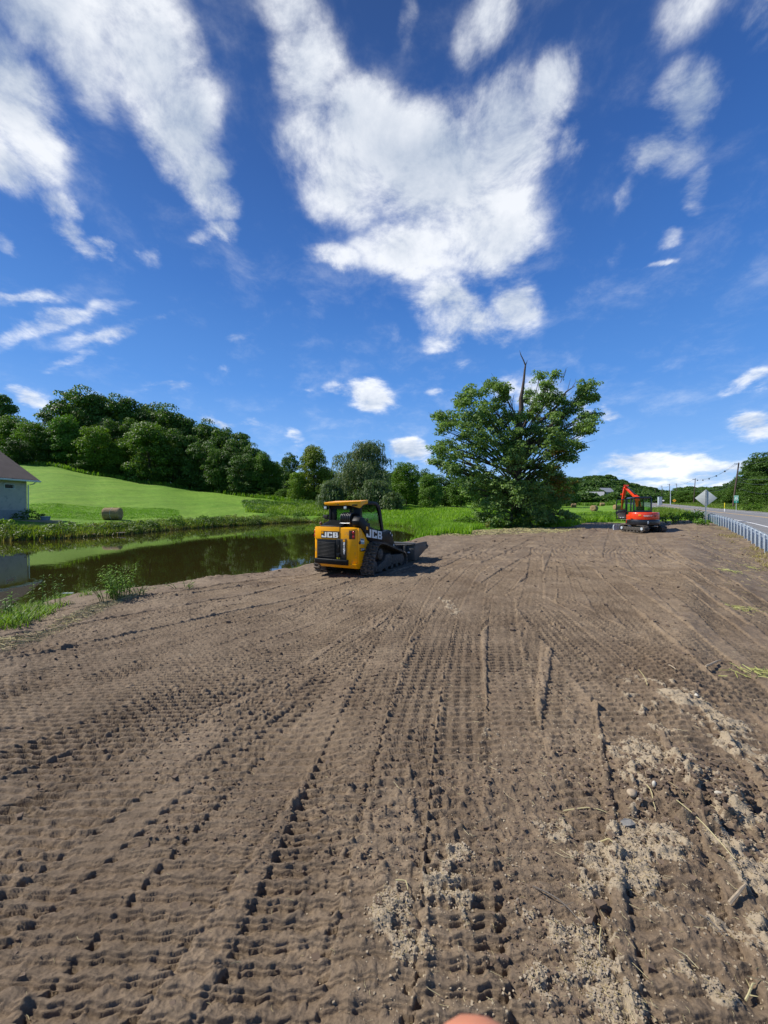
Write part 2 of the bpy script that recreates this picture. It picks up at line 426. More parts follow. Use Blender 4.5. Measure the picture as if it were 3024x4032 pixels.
def mat_paint(name, c, rough=0.4, metal=0.0, vary=0.12, scale=6.0, bump=0.0, bscale=60, dirt=None, dirt_amt=0.0, spec=0.5, coat=0.0):
    m, t, b = new_mat(name); L = t.links.new
    tc = N(t, 'ShaderNodeTexCoord')
    n = N(t, 'ShaderNodeTexNoise'); n.inputs['Scale'].default_value = scale; n.inputs['Detail'].default_value = 6; n.inputs['Roughness'].default_value = .6
    L(tc.outputs['Object'], n.inputs['Vector'])
    mr = N(t, 'ShaderNodeMapRange'); L(n.outputs[0], mr.inputs[0]); mr.inputs[1].default_value = .3; mr.inputs[2].default_value = .7
    mr.inputs[3].default_value = 1 - vary; mr.inputs[4].default_value = 1 + vary
    sc = N(t, 'ShaderNodeVectorMath', operation='SCALE'); sc.inputs[0].default_value = c[:3]; L(mr.outputs[0], sc.inputs['Scale'])
    src = sc.outputs[0]
    if dirt is not None:
        n2 = N(t, 'ShaderNodeTexNoise'); n2.inputs['Scale'].default_value = scale * 1.7; n2.inputs['Detail'].default_value = 9; n2.inputs['Roughness'].default_value = .7
        L(tc.outputs['Object'], n2.inputs['Vector'])
        r2 = N(t, 'ShaderNodeMapRange'); L(n2.outputs[0], r2.inputs[0]); r2.inputs[1].default_value = .62 - .35 * dirt_amt; r2.inputs[2].default_value = .72 - .25 * dirt_amt
        mx = N(t, 'ShaderNodeMixRGB'); L(r2.outputs[0], mx.inputs[0]); L(src, mx.inputs[1]); mx.inputs[2].default_value = rgba(dirt)
        src = mx.outputs[0]
    L(src, b.inputs['Base Color'])
    rr = N(t, 'ShaderNodeMapRange'); L(n.outputs[0], rr.inputs[0]); rr.inputs[3].default_value = max(rough - .08, .02); rr.inputs[4].default_value = min(rough + .12, 1)
    L(rr.outputs[0], b.inputs['Roughness'])
    b.inputs['Metallic'].default_value = metal
    b.inputs['Specular IOR Level'].default_value = spec
    if coat: b.inputs['Coat Weight'].default_value = coat; b.inputs['Coat Roughness'].default_value = .15
    if bump:
        bn = N(t, 'ShaderNodeTexNoise'); bn.inputs['Scale'].default_value = bscale; bn.inputs['Detail'].default_value = 5
        L(tc.outputs['Object'], bn.inputs['Vector'])
        bp = N(t, 'ShaderNodeBump'); bp.inputs['Strength'].default_value = bump; bp.inputs['Distance'].default_value = .02
        L(bn.outputs[0], bp.inputs['Height']); L(bp.outputs[0], b.inputs['Normal'])
    return m

def mat_leaf(name, dark, light, trans=0.28, hue_var=0.0, rough=0.55, patch=0.25):
    """leaves: colour differs leaf to leaf and clump to clump; object colour tints a copy"""
    m, t, b = new_mat(name); L = t.links.new
    g = N(t, 'ShaderNodeNewGeometry')
    tc = N(t, 'ShaderNodeTexCoord'); n = N(t, 'ShaderNodeTexNoise'); n.inputs['Scale'].default_value = .35; n.inputs['Detail'].default_value = 3
    L(tc.outputs['Object'], n.inputs['Vector'])
    a = N(t, 'ShaderNodeMath', operation='MULTIPLY_ADD'); L(n.outputs[0], a.inputs[0]); a.inputs[1].default_value = 1.6; a.inputs[2].default_value = -.55
    ad = N(t, 'ShaderNodeMath', operation='MULTIPLY_ADD'); L(g.outputs['Random Per Island'], ad.inputs[0]); ad.inputs[1].default_value = .65; L(a.outputs[0], ad.inputs[2])
    ad.use_clamp = True
    mx = N(t, 'ShaderNodeMixRGB'); L(ad.outputs[0], mx.inputs[0]); mx.inputs[1].default_value = rgba(dark); mx.inputs[2].default_value = rgba(light)
    oi = N(t, 'ShaderNodeObjectInfo')
    mu = N(t, 'ShaderNodeMixRGB', blend_type='MULTIPLY'); mu.inputs[0].default_value = 1; L(mx.outputs[0], mu.inputs[1]); L(oi.outputs['Color'], mu.inputs[2])
    L(mu.outputs[0], b.inputs['Base Color']); b.inputs['Roughness'].default_value = rough
    b.inputs['Specular IOR Level'].default_value = .35
    tr = N(t, 'ShaderNodeBsdfTranslucent')
    tm = N(t, 'ShaderNodeMixRGB', blend_type='MULTIPLY'); tm.inputs[0].default_value = 1; L(mu.outputs[0], tm.inputs[1]); tm.inputs[2].default_value = (1.25, 1.35, .6, 1)
    L(tm.outputs[0], tr.inputs['Color'])
    ms = N(t, 'ShaderNodeMixShader'); ms.inputs[0].default_value = trans
    L(b.outputs[0], ms.inputs[1]); L(tr.outputs[0], ms.inputs[2])
    L(ms.outputs[0], t.nodes['Material Output'].inputs['Surface'])
    return m
# ------------------------------------------------------------------ lie of the land
COLS = [
 (-1500, [(0,0),(8,-.1),(25,-.2),(36,1.0),(110,15),(200,22),(700,40)]),
 (0,     [(0,0),(12,-.2),(26,-.3),(31,.35),(38,1.15),(44,1.7),(110,15.3),(200,24),(700,50)]),
 (200,   [(0,0),(12,-.3),(29,-.3),(33,.3),(38,.85),(44,1.6),(112,14.2),(200,21),(700,50)]),
 (400,   [(0,0),(14,-.3),(31,-.3),(36,.2),(43,.62),(115,11.6),(200,18),(700,50)]),
 (600,   [(0,0),(15,-.3),(35,-.3),(45,.5),(118,9.3),(200,15),(700,45)]),
 (800,   [(0,0),(15,-.3),(41,-.3),(50,.25),(120,7.2),(200,12),(700,40)]),
 (1000,  [(0,0),(15,-.3),(52,-.3),(60,.15),(115,5.6),(200,10),(700,40)]),
 (1180,  [(0,0),(15,-.3),(60,-.3),(68,.15),(105,3.9),(200,8),(700,40)]),
 (1400,  [(0,0),(15,-.1),(60,-.3),(68,.2),(92,2.5),(200,7),(700,40)]),
 (1560,  [(0,0),(20,0),(56,-.3),(63,.2),(92,2.3),(200,6),(700,40)]),
 (1700,  [(0,0),(35,0),(60,.35),(110,2.2),(200,5),(700,40)]),
 (2050,  [(0,0),(36,0),(60,.4),(110,1.6),(200,3.3),(300,10),(450,22),(900,50)]),
 (2330,  [(0,0),(27,0),(60,.45),(98,1.1),(200,3.2),(260,9),(350,20),(500,26),(900,40)]),
 (2500,  [(0,0),(27,0),(60,.5),(100,1.5),(180,3.2),(300,6),(450,10),(900,40)]),
 (2600,  [(0,0),(27,.1),(40,.5),(100,1.5),(170,3.3),(300,5),(450,8),(900,40)]),
 (2700,  [(0,0),(27,.2),(35,.5),(60,.8),(120,2.3),(160,3),(250,9),(400,17),(900,40)]),
 (2850,  [(0,0),(18,-.1),(30,.4),(45,.7),(80,1.3),(120,2.2),(250,12),(900,40)]),
 (3024,  [(0,0),(17,-.25),(25,.1),(45,.7),(80,1.4),(100,2),(250,14),(900,40)]),
 (5000,  [(0,0),(14,-.4),(30,.1),(60,1.2),(250,14),(900,40)]),
]
_az = np.array([math.atan((c[0] - CX) / F_PX) for c in COLS])
_lr = np.linspace(math.log(0.2), math.log(4000), 260)
_tab = np.zeros((len(COLS), len(_lr)))
for i, (c, kn) in enumerate(COLS):
    rr = np.array([k[0] for k in kn]) / math.cos(_az[i]); zz = np.array([k[1] for k in kn])
    _tab[i] = np.interp(np.exp(_lr), rr, zz)
# soften the knots along r
for _ in range(3):
    _tab[:, 1:-1] = (_tab[:, :-2] + 2 * _tab[:, 1:-1] + _tab[:, 2:]) / 4

# road: the guardrail line and what lies right of it
_hd = lambda s: np.interp(s, [-60, -5, 0, 18, 60, 140, 260, 400], [37, 36.5, 35.5, 32.5, 31, 27, 20, 14])
_S = np.arange(0, 400, 1.0)
def _integrate():
    pts = {0: np.array([17.9, 18.0])}
    p = pts[0].copy()
    for s in range(0, 399):
        h = math.radians(float(_hd(s + .5))); p = p + np.array([math.sin(h), math.cos(h)]); pts[s + 1] = p.copy()
    p = pts[0].copy()
    for s in range(0, -60, -1):
        h = math.radians(float(_hd(s - .5))); p = p - np.array([math.sin(h), math.cos(h)]); pts[s - 1] = p.copy()
    ks = sorted(pts); return np.array(ks, float), np.array([pts[k] for k in ks])
RS, RP = _integrate()
ROAD_Z = lambda s: np.interp(s, [-60, -30, -10, 0, 6, 12, 18, 30, 50, 90, 150, 220, 400], [-1.2, -.9, -.5, -.28, .06, .35, .52, .72, .95, 1.6, 3.0, 4.6, 8])

def road_frame(s):
    """point of the guardrail line and its right-hand normal"""
    x = np.interp(s, RS, RP[:, 0]); y = np.interp(s, RS, RP[:, 1])
    h = np.radians(_hd(s))
    return x, y, np.cos(h), -np.sin(h)

def road_sq(x, y):
    """distance along (s) and to the right of (q) the guardrail line"""
    P = np.stack([x, y], 1)
    best = np.full(len(P), 1e18); S = np.zeros(len(P)); Q = np.zeros(len(P))
    for i in range(0, len(RS) - 1, 4):
        j = min(i + 4, len(RS) - 1)
        a, b = RP[i], RP[j]; e = b - a; L = math.hypot(*e); w = P - a
        t = np.clip((w @ e) / (L * L), 0, 1)
        dv = w - t[:, None] * e; d2 = (dv ** 2).sum(1)
        side = (w[:, 0] * e[1] - w[:, 1] * e[0]) / L
        m = d2 < best
        best[m] = d2[m]; S[m] = (RS[i] + t * (RS[j] - RS[i]))[m]; Q[m] = (np.sign(side) * np.sqrt(d2))[m]
    return S, Q

WATER_Z = -0.5
_pw = [(-900,2900),(-500,2640),(-200,2500),(0,2420),(222,2366),(410,2346),(578,2326),(800,2290),(995,2268),(1239,2228),(1450,2186),(1560,2160),(1636,2134),
       (1662,2118),(1640,2092),(1600,2074),(1500,2065),(1400,2061),(1227,2056),(1100,2060),(1000,2066),(900,2072),(742,2082),(600,2095),(500,2105),(400,2111),(250,2121),(100,2127),(0,2131),(-300,2142),(-900,2165)]
POND = np.array([at_z(a, b, WATER_Z)[:2] for a, b in _pw])
_near = [np.array(POND[i]) for i in range(2, 13)]        # the worked soil runs down the near bank almost to the water
_near = [p - p / np.linalg.norm(p) * .45 for p in _near]
_dw1 = []
_dw2 = [(1720,2110),(1800,2092),(1950,2084),(2050,2080),(2250,2078),(2300,2066),(2450,2061),(2620,2062),(2700,2068)]
DIRT = np.array([at_z(a, b, 0)[:2] for a, b in _dw1] + _near + [at_z(a, b, 0)[:2] for a, b in _dw2] + [[road_frame(s_)[0] + .25 * road_frame(s_)[2], road_frame(s_)[1] + .25 * road_frame(s_)[3]] for s_ in (11.5, 8, 4, 0, -4, -10, -16, -20)] + [[4.5, 0.5], [1.0, -3.5], [-9, -6], [-12, 3.0]])

def land(x, y, pond=True):
    x = np.asarray(x, float); y = np.asarray(y, float)
    r = np.hypot(x, y); a = np.arctan2(x, y)
    ia = np.clip(np.interp(a, _az, np.arange(len(_az))), 0, len(_az) - 1.0001)
    i0 = ia.astype(int); fa = ia - i0; fa = fa * fa * (3 - 2 * fa)
    ir = np.clip((np.log(np.maximum(r, .21)) - _lr[0]) / (_lr[1] - _lr[0]), 0, len(_lr) - 1.001)
    j0 = ir.astype(int); fr = ir - j0
    g = lambda i, j: _tab[i, j]
    z = (g(i0, j0) * (1 - fr) + g(i0, j0 + 1) * fr) * (1 - fa) + (g(i0 + 1, j0) * (1 - fr) + g(i0 + 1, j0 + 1) * fr) * fa
    z = z + fbm(x * .13, y * .13, 5, 3) * .35 * sstep(20, 60, r) * (1 - .0) + fbm(x * .03, y * .03, 9, 3) * 3.0 * sstep(140, 300, r)
    # road shelf
    near = (x > -5) & (r < 420)
    if near.any():
        xs, ys = x[near].ravel(), y[near].ravel()
        S, Q = road_sq(xs, ys)
        zr = ROAD_Z(S)
        w = sstep(-2.6, -.2, Q) * (1 - sstep(12.0, 17.0, Q)) * sstep(-59, -40, S) * (1 - sstep(330, 390, S))
        zz = z[near]
        z[near] = zz * (1 - w) + zr * w
    if pond:
        d = poly_sdf(np.stack([x.ravel(), y.ravel()], 1), POND).reshape(x.shape)
        d = d + fbm(x * .9, y * .9, 3, 3) * .5 * sstep(0, .6, np.abs(d) + .3)
        wid = 1.15 + .3 * sstep(20, 40, r)
        m = sstep(0.0, 1.0, d / wid)
        z = np.where(d > 0, (WATER_Z - .06) * (1 - m) + z * m, WATER_Z - .06 - np.minimum(-d * .35, 1.0))
    return z

def land1(x, y):
    return float(land(np.array([x]), np.array([y]))[0])

# ---- ground sheet
def build_ground():
    a = np.concatenate([np.arange(-180, -66, 3.0), np.arange(-66, 66.01, 0.16), np.arange(69, 180, 3.0)])
    a = np.radians(a); r = np.exp(np.arange(math.log(0.35), math.log(3500), 0.0125))
    A, R = np.meshgrid(a, r)
    X = R * np.sin(A); Y = R * np.cos(A)
    Z = land(X, Y)
    dd = poly_sdf(np.stack([X.ravel(), Y.ravel()], 1), DIRT).reshape(X.shape)
    Z = Z - .12 * sstep(0.1, -.6, dd)
    S, Q = road_sq(X.ravel(), Y.ravel()); S = S.reshape(X.shape); Q = Q.reshape(X.shape)
    Z = Z - .05 * (sstep(.9, 1.3, Q) * (1 - sstep(11.4, 11.9, Q)) * (np.abs(S - 170) < 226))
    Z = Z + fbm(X * 1.1, Y * 1.1, 21, 3) * .10 * sstep(.2, 1.2, dd) * ((Q < 0.3) | (Q > 12))
    gravel = (1 - sstep(.0, .55, np.abs(Q - .65))) + (1 - sstep(.3, .9, np.abs(Q - 12.2)))
    V = np.stack([X.ravel(), Y.ravel(), Z.ravel()], 1)
    n, m = X.shape
    V = np.vstack([V, [[0, 0, float(Z[0].mean())]]])
    I = np.arange(n * m).reshape(n, m)
    J = np.roll(I, -1, axis=1)
    F = np.stack([I[:-1], J[:-1], J[1:], I[1:]], -1).reshape(-1, 4)[:, ::-1]
    c = n * m
    cap = np.stack([np.full(m, c), I[0], J[0], J[0]], -1)
    gr = np.concatenate([gravel.ravel(), [0]])
    pd = poly_sdf(V[:, :2], POND)
    mud = (1 - sstep(.05, .8, pd))
    mud = np.maximum(mud, np.concatenate([((Q.ravel() > -1.5) & (Q.ravel() < 1.1) & (S.ravel() < 14)) * .7, [0]]))
    # mown-field stripes live in the material; here only the masks
    o = np_mesh("ground", V, F, MAT['grass'], smooth=True, attrs={'gravel': np.clip(gr, 0, 1), 'mud': mud})
    tag(o, kind='structure')
    return o

# ---- tracked soil
def _spots():
    out = []
    for px, py, r, w in [(2623,3041,130,1),(2528,3100,80,.9),(2750,3136,100,1),(2941,3247,110,1.1),(2990,3438,120,1.1),(2925,3660,90,.9),(2528,3311,110,1),(2401,3438,100,.95),(2306,3501,90,.9),(2496,3470,110,1),
                         (2401,3724,100,1),(2370,3850,100,1.05),(2274,3866,80,.8),(2433,3960,130,1.1),(2210,3724,70,.75),(1813,3517,95,.85),(1845,3628,80,.85),(1782,3390,50,.7),(1861,3787,80,.8),(1543,3597,70,.8),(1988,3660,70,.8),
                         (1620,3750,60,.7),(2687,3850,90,.8),(2877,3930,90,.85),(2068,3628,60,.7),(2712,2788,130,.95),(1941,2825,30,.6),(1930,2900,30,.6),(2878,2895,120,.75),(2620,2905,70,.6),(1775,2393,40,.55),(2200,3300,60,.7),(2150,3900,80,.75)]:
        c = at_z(px, py); D = c[1]
        out.append((c[0], c[1], r * D / F_PX, max(r * .8 * D * D / (F_PX * CAM_H), .03), w))
    return out
DRY_SPOTS = _spots()
def strip_list():
    """strips pressed by rubber tracks: x = x3 + b (y-3) + c (y-3)^2, from y0 to y1, width"""
    T = []
    RR = random.Random(4)
    j = lambda a_: RR.uniform(-a_, a_)
    n = 0
    for i in range(21):                                   # broad sweep from the near left towards the pond bank
        x3 = -9.6 + .46 * i + j(.05)
        T.append((x3, .80 - .010 * i + j(.03), .006 + j(.004), .3, 12.5 - .18 * i + j(1), .43))
    for i in range(15):                                   # towards the excavator
        x3 = -4.6 + .62 * i + j(.12)
        T.append((x3, .60 - .010 * i + j(.04), .0015 + j(.003), 5.5 + j(1.5), 26 + j(3), .42))
    for x3, b, c in [(.95, .44, -.002), (1.45, .50, -.004), (1.95, .47, -.004), (2.45, .40, .0), (2.95, .33, .004), (3.45, .33, .004), (3.95, .45, .0), (4.4, .6, -.01), (4.95, .62, -.01)]:
        T.append((x3, b, c, .5, 15 + j(3), .42))
    for x3, b, c, y0, y1 in [(5.4, .75, -.01, 1, 22), (6.1, .8, -.012, 1, 24), (3.0, .03, .0, 3.4, 8), (3.40, .03, .0, 3.4, 8), (2.1, .12, .002, 3.0, 7), (2.48, .12, .002, 3.0, 7)]:
        T.append((x3, b, c, y0, y1, .36))
    for x3, b, c, y0, y1 in [(-1.55, .60, -.006, .3, 8), (-.46, .21, .004, .3, 7), (-1.10, .44, -.004, .3, 11), (-.88, .38, .002, .3, 6), (-.66, .30, .010, .3, 12), (.62, .20, .010, .3, 9.5), (.18, .20, .012, .3, 12.5), (-.24, .15, .008, .3, 10), (1.05, .24, .01, .3, 8)]:
        T.append((x3, b, c, y0, y1, .43))
    for x3, b, c, y0, y1 in [(7.2, .62, -.004, 5, 25), (7.8, .62, -.004, 5, 25), (5.4, .3, .01, 6, 24), (6.0, .3, .01, 6, 24), (8.6, .9, -.01, 6, 20), (6.0, -.05, .012, 8, 24), (6.5, -.05, .012, 8, 24), (9.4, .55, 0, 8, 24), (10.2, .5, 0, 8, 24)]:
        T.append((x3, b, c, y0, y1, .38))
    # the loader's own last metres
    th = math.tan(math.radians(27.6))
    for off in (-.79, .79):
        cx = -1.10 + off * math.cos(math.radians(27.6)); cy = 10.87 - off * math.sin(math.radians(27.6))
        T.append((cx - th * (cy - 3) + .9, th - .22, .016, 6.5, cy + 2.0, .42))
    return T

def soil(X, Y, base_only=False):
    """height of the worked soil above the lie of the land, plus masks"""
    h = fbm(X * .7, Y * .7, 31, 3) * .045 + fbm(X * 2.6, Y * 2.6, 33, 3) * .012
    rag = fbm(X * 7, Y * 7, 35, 3); rag2 = fbm(X * 19, Y * 19, 39, 3)
    fine = fbm(X * 34, Y * 34, 37, 4)
    rough = h + rag * .024 + rag2 * .016 + np.maximum(fine, 0) * .020
    H = rough.copy()
    crumble = sstep(.0, 1.0, (X - .50 * Y + .75) / 2.0 + rag * 1.2 + fbm(X * 1.3, Y * 1.3, 41, 3) * 2.4) * (1 - sstep(4.0, 6.5, np.hypot(X, Y)))
    for k, (x3, b, c, y0, y1, w) in enumerate(strip_list()):
        yy = Y - 3
        xc = x3 + b * yy + c * yy * yy
        sl = b + 2 * c * yy; cs = 1 / np.sqrt(1 + sl * sl)
        u = (X - xc) * cs
        sel = (np.abs(u) < w / 2 + .14) & (Y > y0 - .4) & (Y < y1 + .4)
        if not sel.any(): continue
        u = u[sel]; ys = Y[sel]; yyS = yy[sel]
        s = yyS * np.sqrt(1 + (b + c * yyS) ** 2) + .37 * k
        rg = rag[sel]; rg2 = rag2[sel]; fn = fine[sel]
        au = np.abs(u) + rg2 * .03
        ends = sstep(y0, y0 + .2, ys + rg * .5) * (1 - sstep(y1 - .2, y1, ys + rg * .5))
        inside = (1 - sstep(w / 2 - .012, w / 2 + .006, au)) * ends
        tri = np.abs(((u / .105 + k * .3) % 1.0) - .5) * 2
        ph = (s + .014 * tri * 1.0 + rg * .012) / .086 + vnoise(s * .9, s * 0 + k, 77) * .35
        p = ph % 1.0
        lug = np.floor(ph)
        wear = .30 + 1.15 * np.clip(vnoise(X[sel] * 1.3, Y[sel] * 1.3, 90 + k) , 0, 1) * (1 - .6 * np.clip(rg2 * 3, 0, 1)) * (.68 + .32 * sstep(.30, .55, vnoise(X[sel] * .55, Y[sel] * .55, 95)))
        # gentle fall of the pressed pad, then two small sharp risers facing back along the track
        prof = -.021 * np.clip(p / .70, 0, 1) + .0125 * sstep(.70, .77, p) - .002 * sstep(.77, .84, p) + .0115 * sstep(.86, .93, p) - .001
        notch = sstep(w / 2 - .05, w / 2 - .025, au) * ((p > .12) & (p < .52)) * (hash2(lug.astype(np.int64), np.full(len(lug), k), 5) > .25)
        hs = h[sel] * .9 - .004 + prof * wear * 2.1 - .026 * notch + fn * .009 + rg2 * .007
        # shallow lane in the middle of the track, small raised keys
        hs = hs + .006 * np.exp(-(u / .03) ** 2) * (p < .6)
        cr = crumble[sel]
        hs = hs * (1 - .6 * cr) + (rough[sel] - .012) * .6 * cr
        berm = np.exp(-((au - w / 2 - .035) / .026) ** 2) * ends * (.003 + .045 * np.clip(rg - .08, 0, 1) + .025 * np.maximum(rg2, 0))
        Hs = H[sel]
        Hs = Hs * (1 - inside) + hs * inside + berm * (1 - inside)
        H[sel] = Hs
    # clods
    cl = vnoise(X * 11, Y * 11, 51); cl2 = vnoise(X * 23, Y * 23, 53)
    dens = sstep(.62, .85, vnoise(X * .8, Y * .8, 55) + .2 * crumble)
    H = H + dens * (np.maximum(cl - .72, 0) * .08 + np.maximum(cl2 - .66, 0) * .07)
    H = H + crumble * (np.maximum(cl2 - .5, 0) * .022 + np.maximum(vnoise(X * 47, Y * 47, 57) - .45, 0) * .020)
    # heap of broken sods, near right
    g = np.exp(-(((X - 1.95) / .55) ** 2 + ((Y - 2.35) / .28) ** 2))
    H = H + g * (.03 + .20 * np.maximum(cl - .45, 0) + .12 * np.maximum(cl2 - .5, 0)) - .05 * np.exp(-(((X - 2.45) / .25) ** 2 + ((Y - 2.25) / .10) ** 2))
    # spoil ridge behind the excavator and rough edge by the tree
    far = np.exp(-((Y - (27.9 + 1.2 * np.sin(X * .45))) / .85) ** 2) * sstep(12.0, 14.2, X) * (1 - sstep(24, 26.5, X))
    H = H + far * (.03 + .55 * np.maximum(fbm(X * .9, Y * .9, 61, 4) + .06, 0) + .10 * np.maximum(rag, 0) + .10 * np.maximum(fbm(X * 3.1, Y * 3.1, 62, 3), 0))
    far2 = np.exp(-((Y - 24.3 - .15 * X) / .5) ** 2) * sstep(16.5, 18, X) * (1 - sstep(21, 22.5, X))
    H = H + far2 * (.04 + .25 * np.maximum(fbm(X * 2.1, Y * 2.1, 64, 3) + .1, 0))
    edge = sstep(9, 14, np.hypot(X, Y))
    H = H + edge * (np.maximum(fbm(X * 1.8, Y * 1.8, 63, 4), 0) * .16)
    W = np.zeros_like(X)
    for cx_, cy_, rx_, ry_, w_ in DRY_SPOTS:              # where loose pale crust was scraped up
        g_ = ((X - cx_) / rx_) ** 2 + ((Y - cy_) / ry_) ** 2
        W = np.maximum(W, w_ * np.exp(-g_ * .5))
    patch = W + 1.1 * rag + .7 * fbm(X * 3.3, Y * 2.4, 65, 3) + .8 * rag2
    dry = sstep(.42, .82, patch) * sstep(-.16, .10, fine * 1.2 + rag2 * .9 + .4 * (patch - .4)) * sstep(.08, .2, W + .2 * rag)
    H = H + dry * (.010 + .020 * np.maximum(fine, 0))
    dry = np.clip(dry, 0, 1)
    return H, dry, crumble

def build_dirt():
    a = np.radians(np.arange(-66, 64, 0.105)); r = np.exp(np.concatenate([np.arange(math.log(0.9), math.log(3.0), 0.0019), np.arange(math.log(3.0), math.log(6.5), 0.0023), np.arange(math.log(6.5), math.log(14), 0.0022), np.arange(math.log(14), math.log(47), 0.005)]))
    A, R = np.meshgrid(a, r)
    X = R * np.sin(A); Y = R * np.cos(A)
    P = np.stack([X.ravel(), Y.ravel()], 1)
    d = poly_sdf(P, DIRT).reshape(X.shape)
    dn = d + fbm(X * 1.1, Y * 1.1, 71, 4) * 1.1 + fbm(X * 6, Y * 6, 73, 2) * .12
    keep = dn < .45
    H, dry, cr = soil(X, Y)
    LZ = land(X, Y)
    Z = LZ + .02 + H - sstep(-.10, .35, dn) * .22
    n, m = X.shape
    I = np.arange(n * m).reshape(n, m)
    F = np.stack([I[:-1, :-1], I[:-1, 1:], I[1:, 1:], I[1:, :-1]], -1).reshape(-1, 4)
    k = keep.ravel()
    ok = k[F].all(1)
    F = F[ok][:, ::-1]
    used = np.unique(F); mp = np.full(n * m, -1); mp[used] = np.arange(len(used)); F = mp[F]
    V = np.stack([X.ravel(), Y.ravel(), Z.ravel()], 1)[used]
    o = np_mesh("dirt", V, F, MAT['soil'], smooth=True, attrs={'dry': dry.ravel()[used], 'loose': cr.ravel()[used]})
    tag(o, kind='structure')
    return o

def dirt_z(x, y):
    x = np.atleast_1d(np.asarray(x, float)); y = np.atleast_1d(np.asarray(y, float))
    H, _, _ = soil(x, y)
    return land(x, y) + .02 + H

def build_water():
    c = POND
    vs = np.array([[p[0], p[1], WATER_Z] for p in c])
    # slightly larger than the pond so that the bank cuts its edge
    cen = vs.mean(0); mb = MB()
    x0, x1 = c[:, 0].min() - 3, c[:, 0].max() + 3; y0, y1 = c[:, 1].min() - 3, c[:, 1].max() + 3
    # grow outline by 1.2 m along vertex normals
    n = len(c); g = []
    ar = 0
    for i in range(n): ar += c[i][0] * c[(i + 1) % n][1] - c[(i + 1) % n][0] * c[i][1]
    sg = 1 if ar > 0 else -1
    for i in range(n):
        e = c[(i + 1) % n] - c[i - 1]; e = e / np.linalg.norm(e); g.append((c[i][0] + sg * e[1] * .8, c[i][1] - sg * e[0] * .8))
    me = bpy.data.meshes.new("water"); me.from_pydata([(p[0], p[1], WATER_Z) for p in g], [], [tuple(range(n)) if sg > 0 else tuple(range(n))[::-1]]); me.update()
    me.materials.append(MAT['water'])
    o = bpy.data.objects.new("water", me); col.objects.link(o); tag(o, kind='structure')

def build_road():
    s = np.arange(-55, 390, 1.0)
    def strip(name, q0, q1, dz, mat, kind='structure', s_=s):
        V = []; qs = np.linspace(q0, q1, 12 if q1 - q0 > 3 else 2)
        for ss in s_:
            x, y, nx, ny = road_frame(ss); z = float(ROAD_Z(ss))
            for q in qs:
                V.append((x + nx * q, y + ny * q, z + dz + .05 - .0014 * (q - 6) ** 2))
        k = len(qs); F = []
        for i in range(len(s_) - 1):
            for j in range(k - 1):
                F.append((i * k + j, i * k + j + 1, (i + 1) * k + j + 1, (i + 1) * k + j))
        o = np_mesh(name, np.array(V), np.array(F), mat, smooth=True); tag(o, kind=kind); return o
    strip("road", 1.0, 11.6, .0, MAT['asphalt'])
    # markings follow the crowned surface
    strip("road_edge_line", 2.45, 2.60, .006, MAT['linewhite'])
    strip("road_centre_line", 5.90, 6.02, .006, MAT['lineyellow'])
    strip("road_centre_line", 6.14, 6.26, .006, MAT['lineyellow'])
    strip("road_edge_line", 9.55, 9.70, .006, MAT['linewhite'])

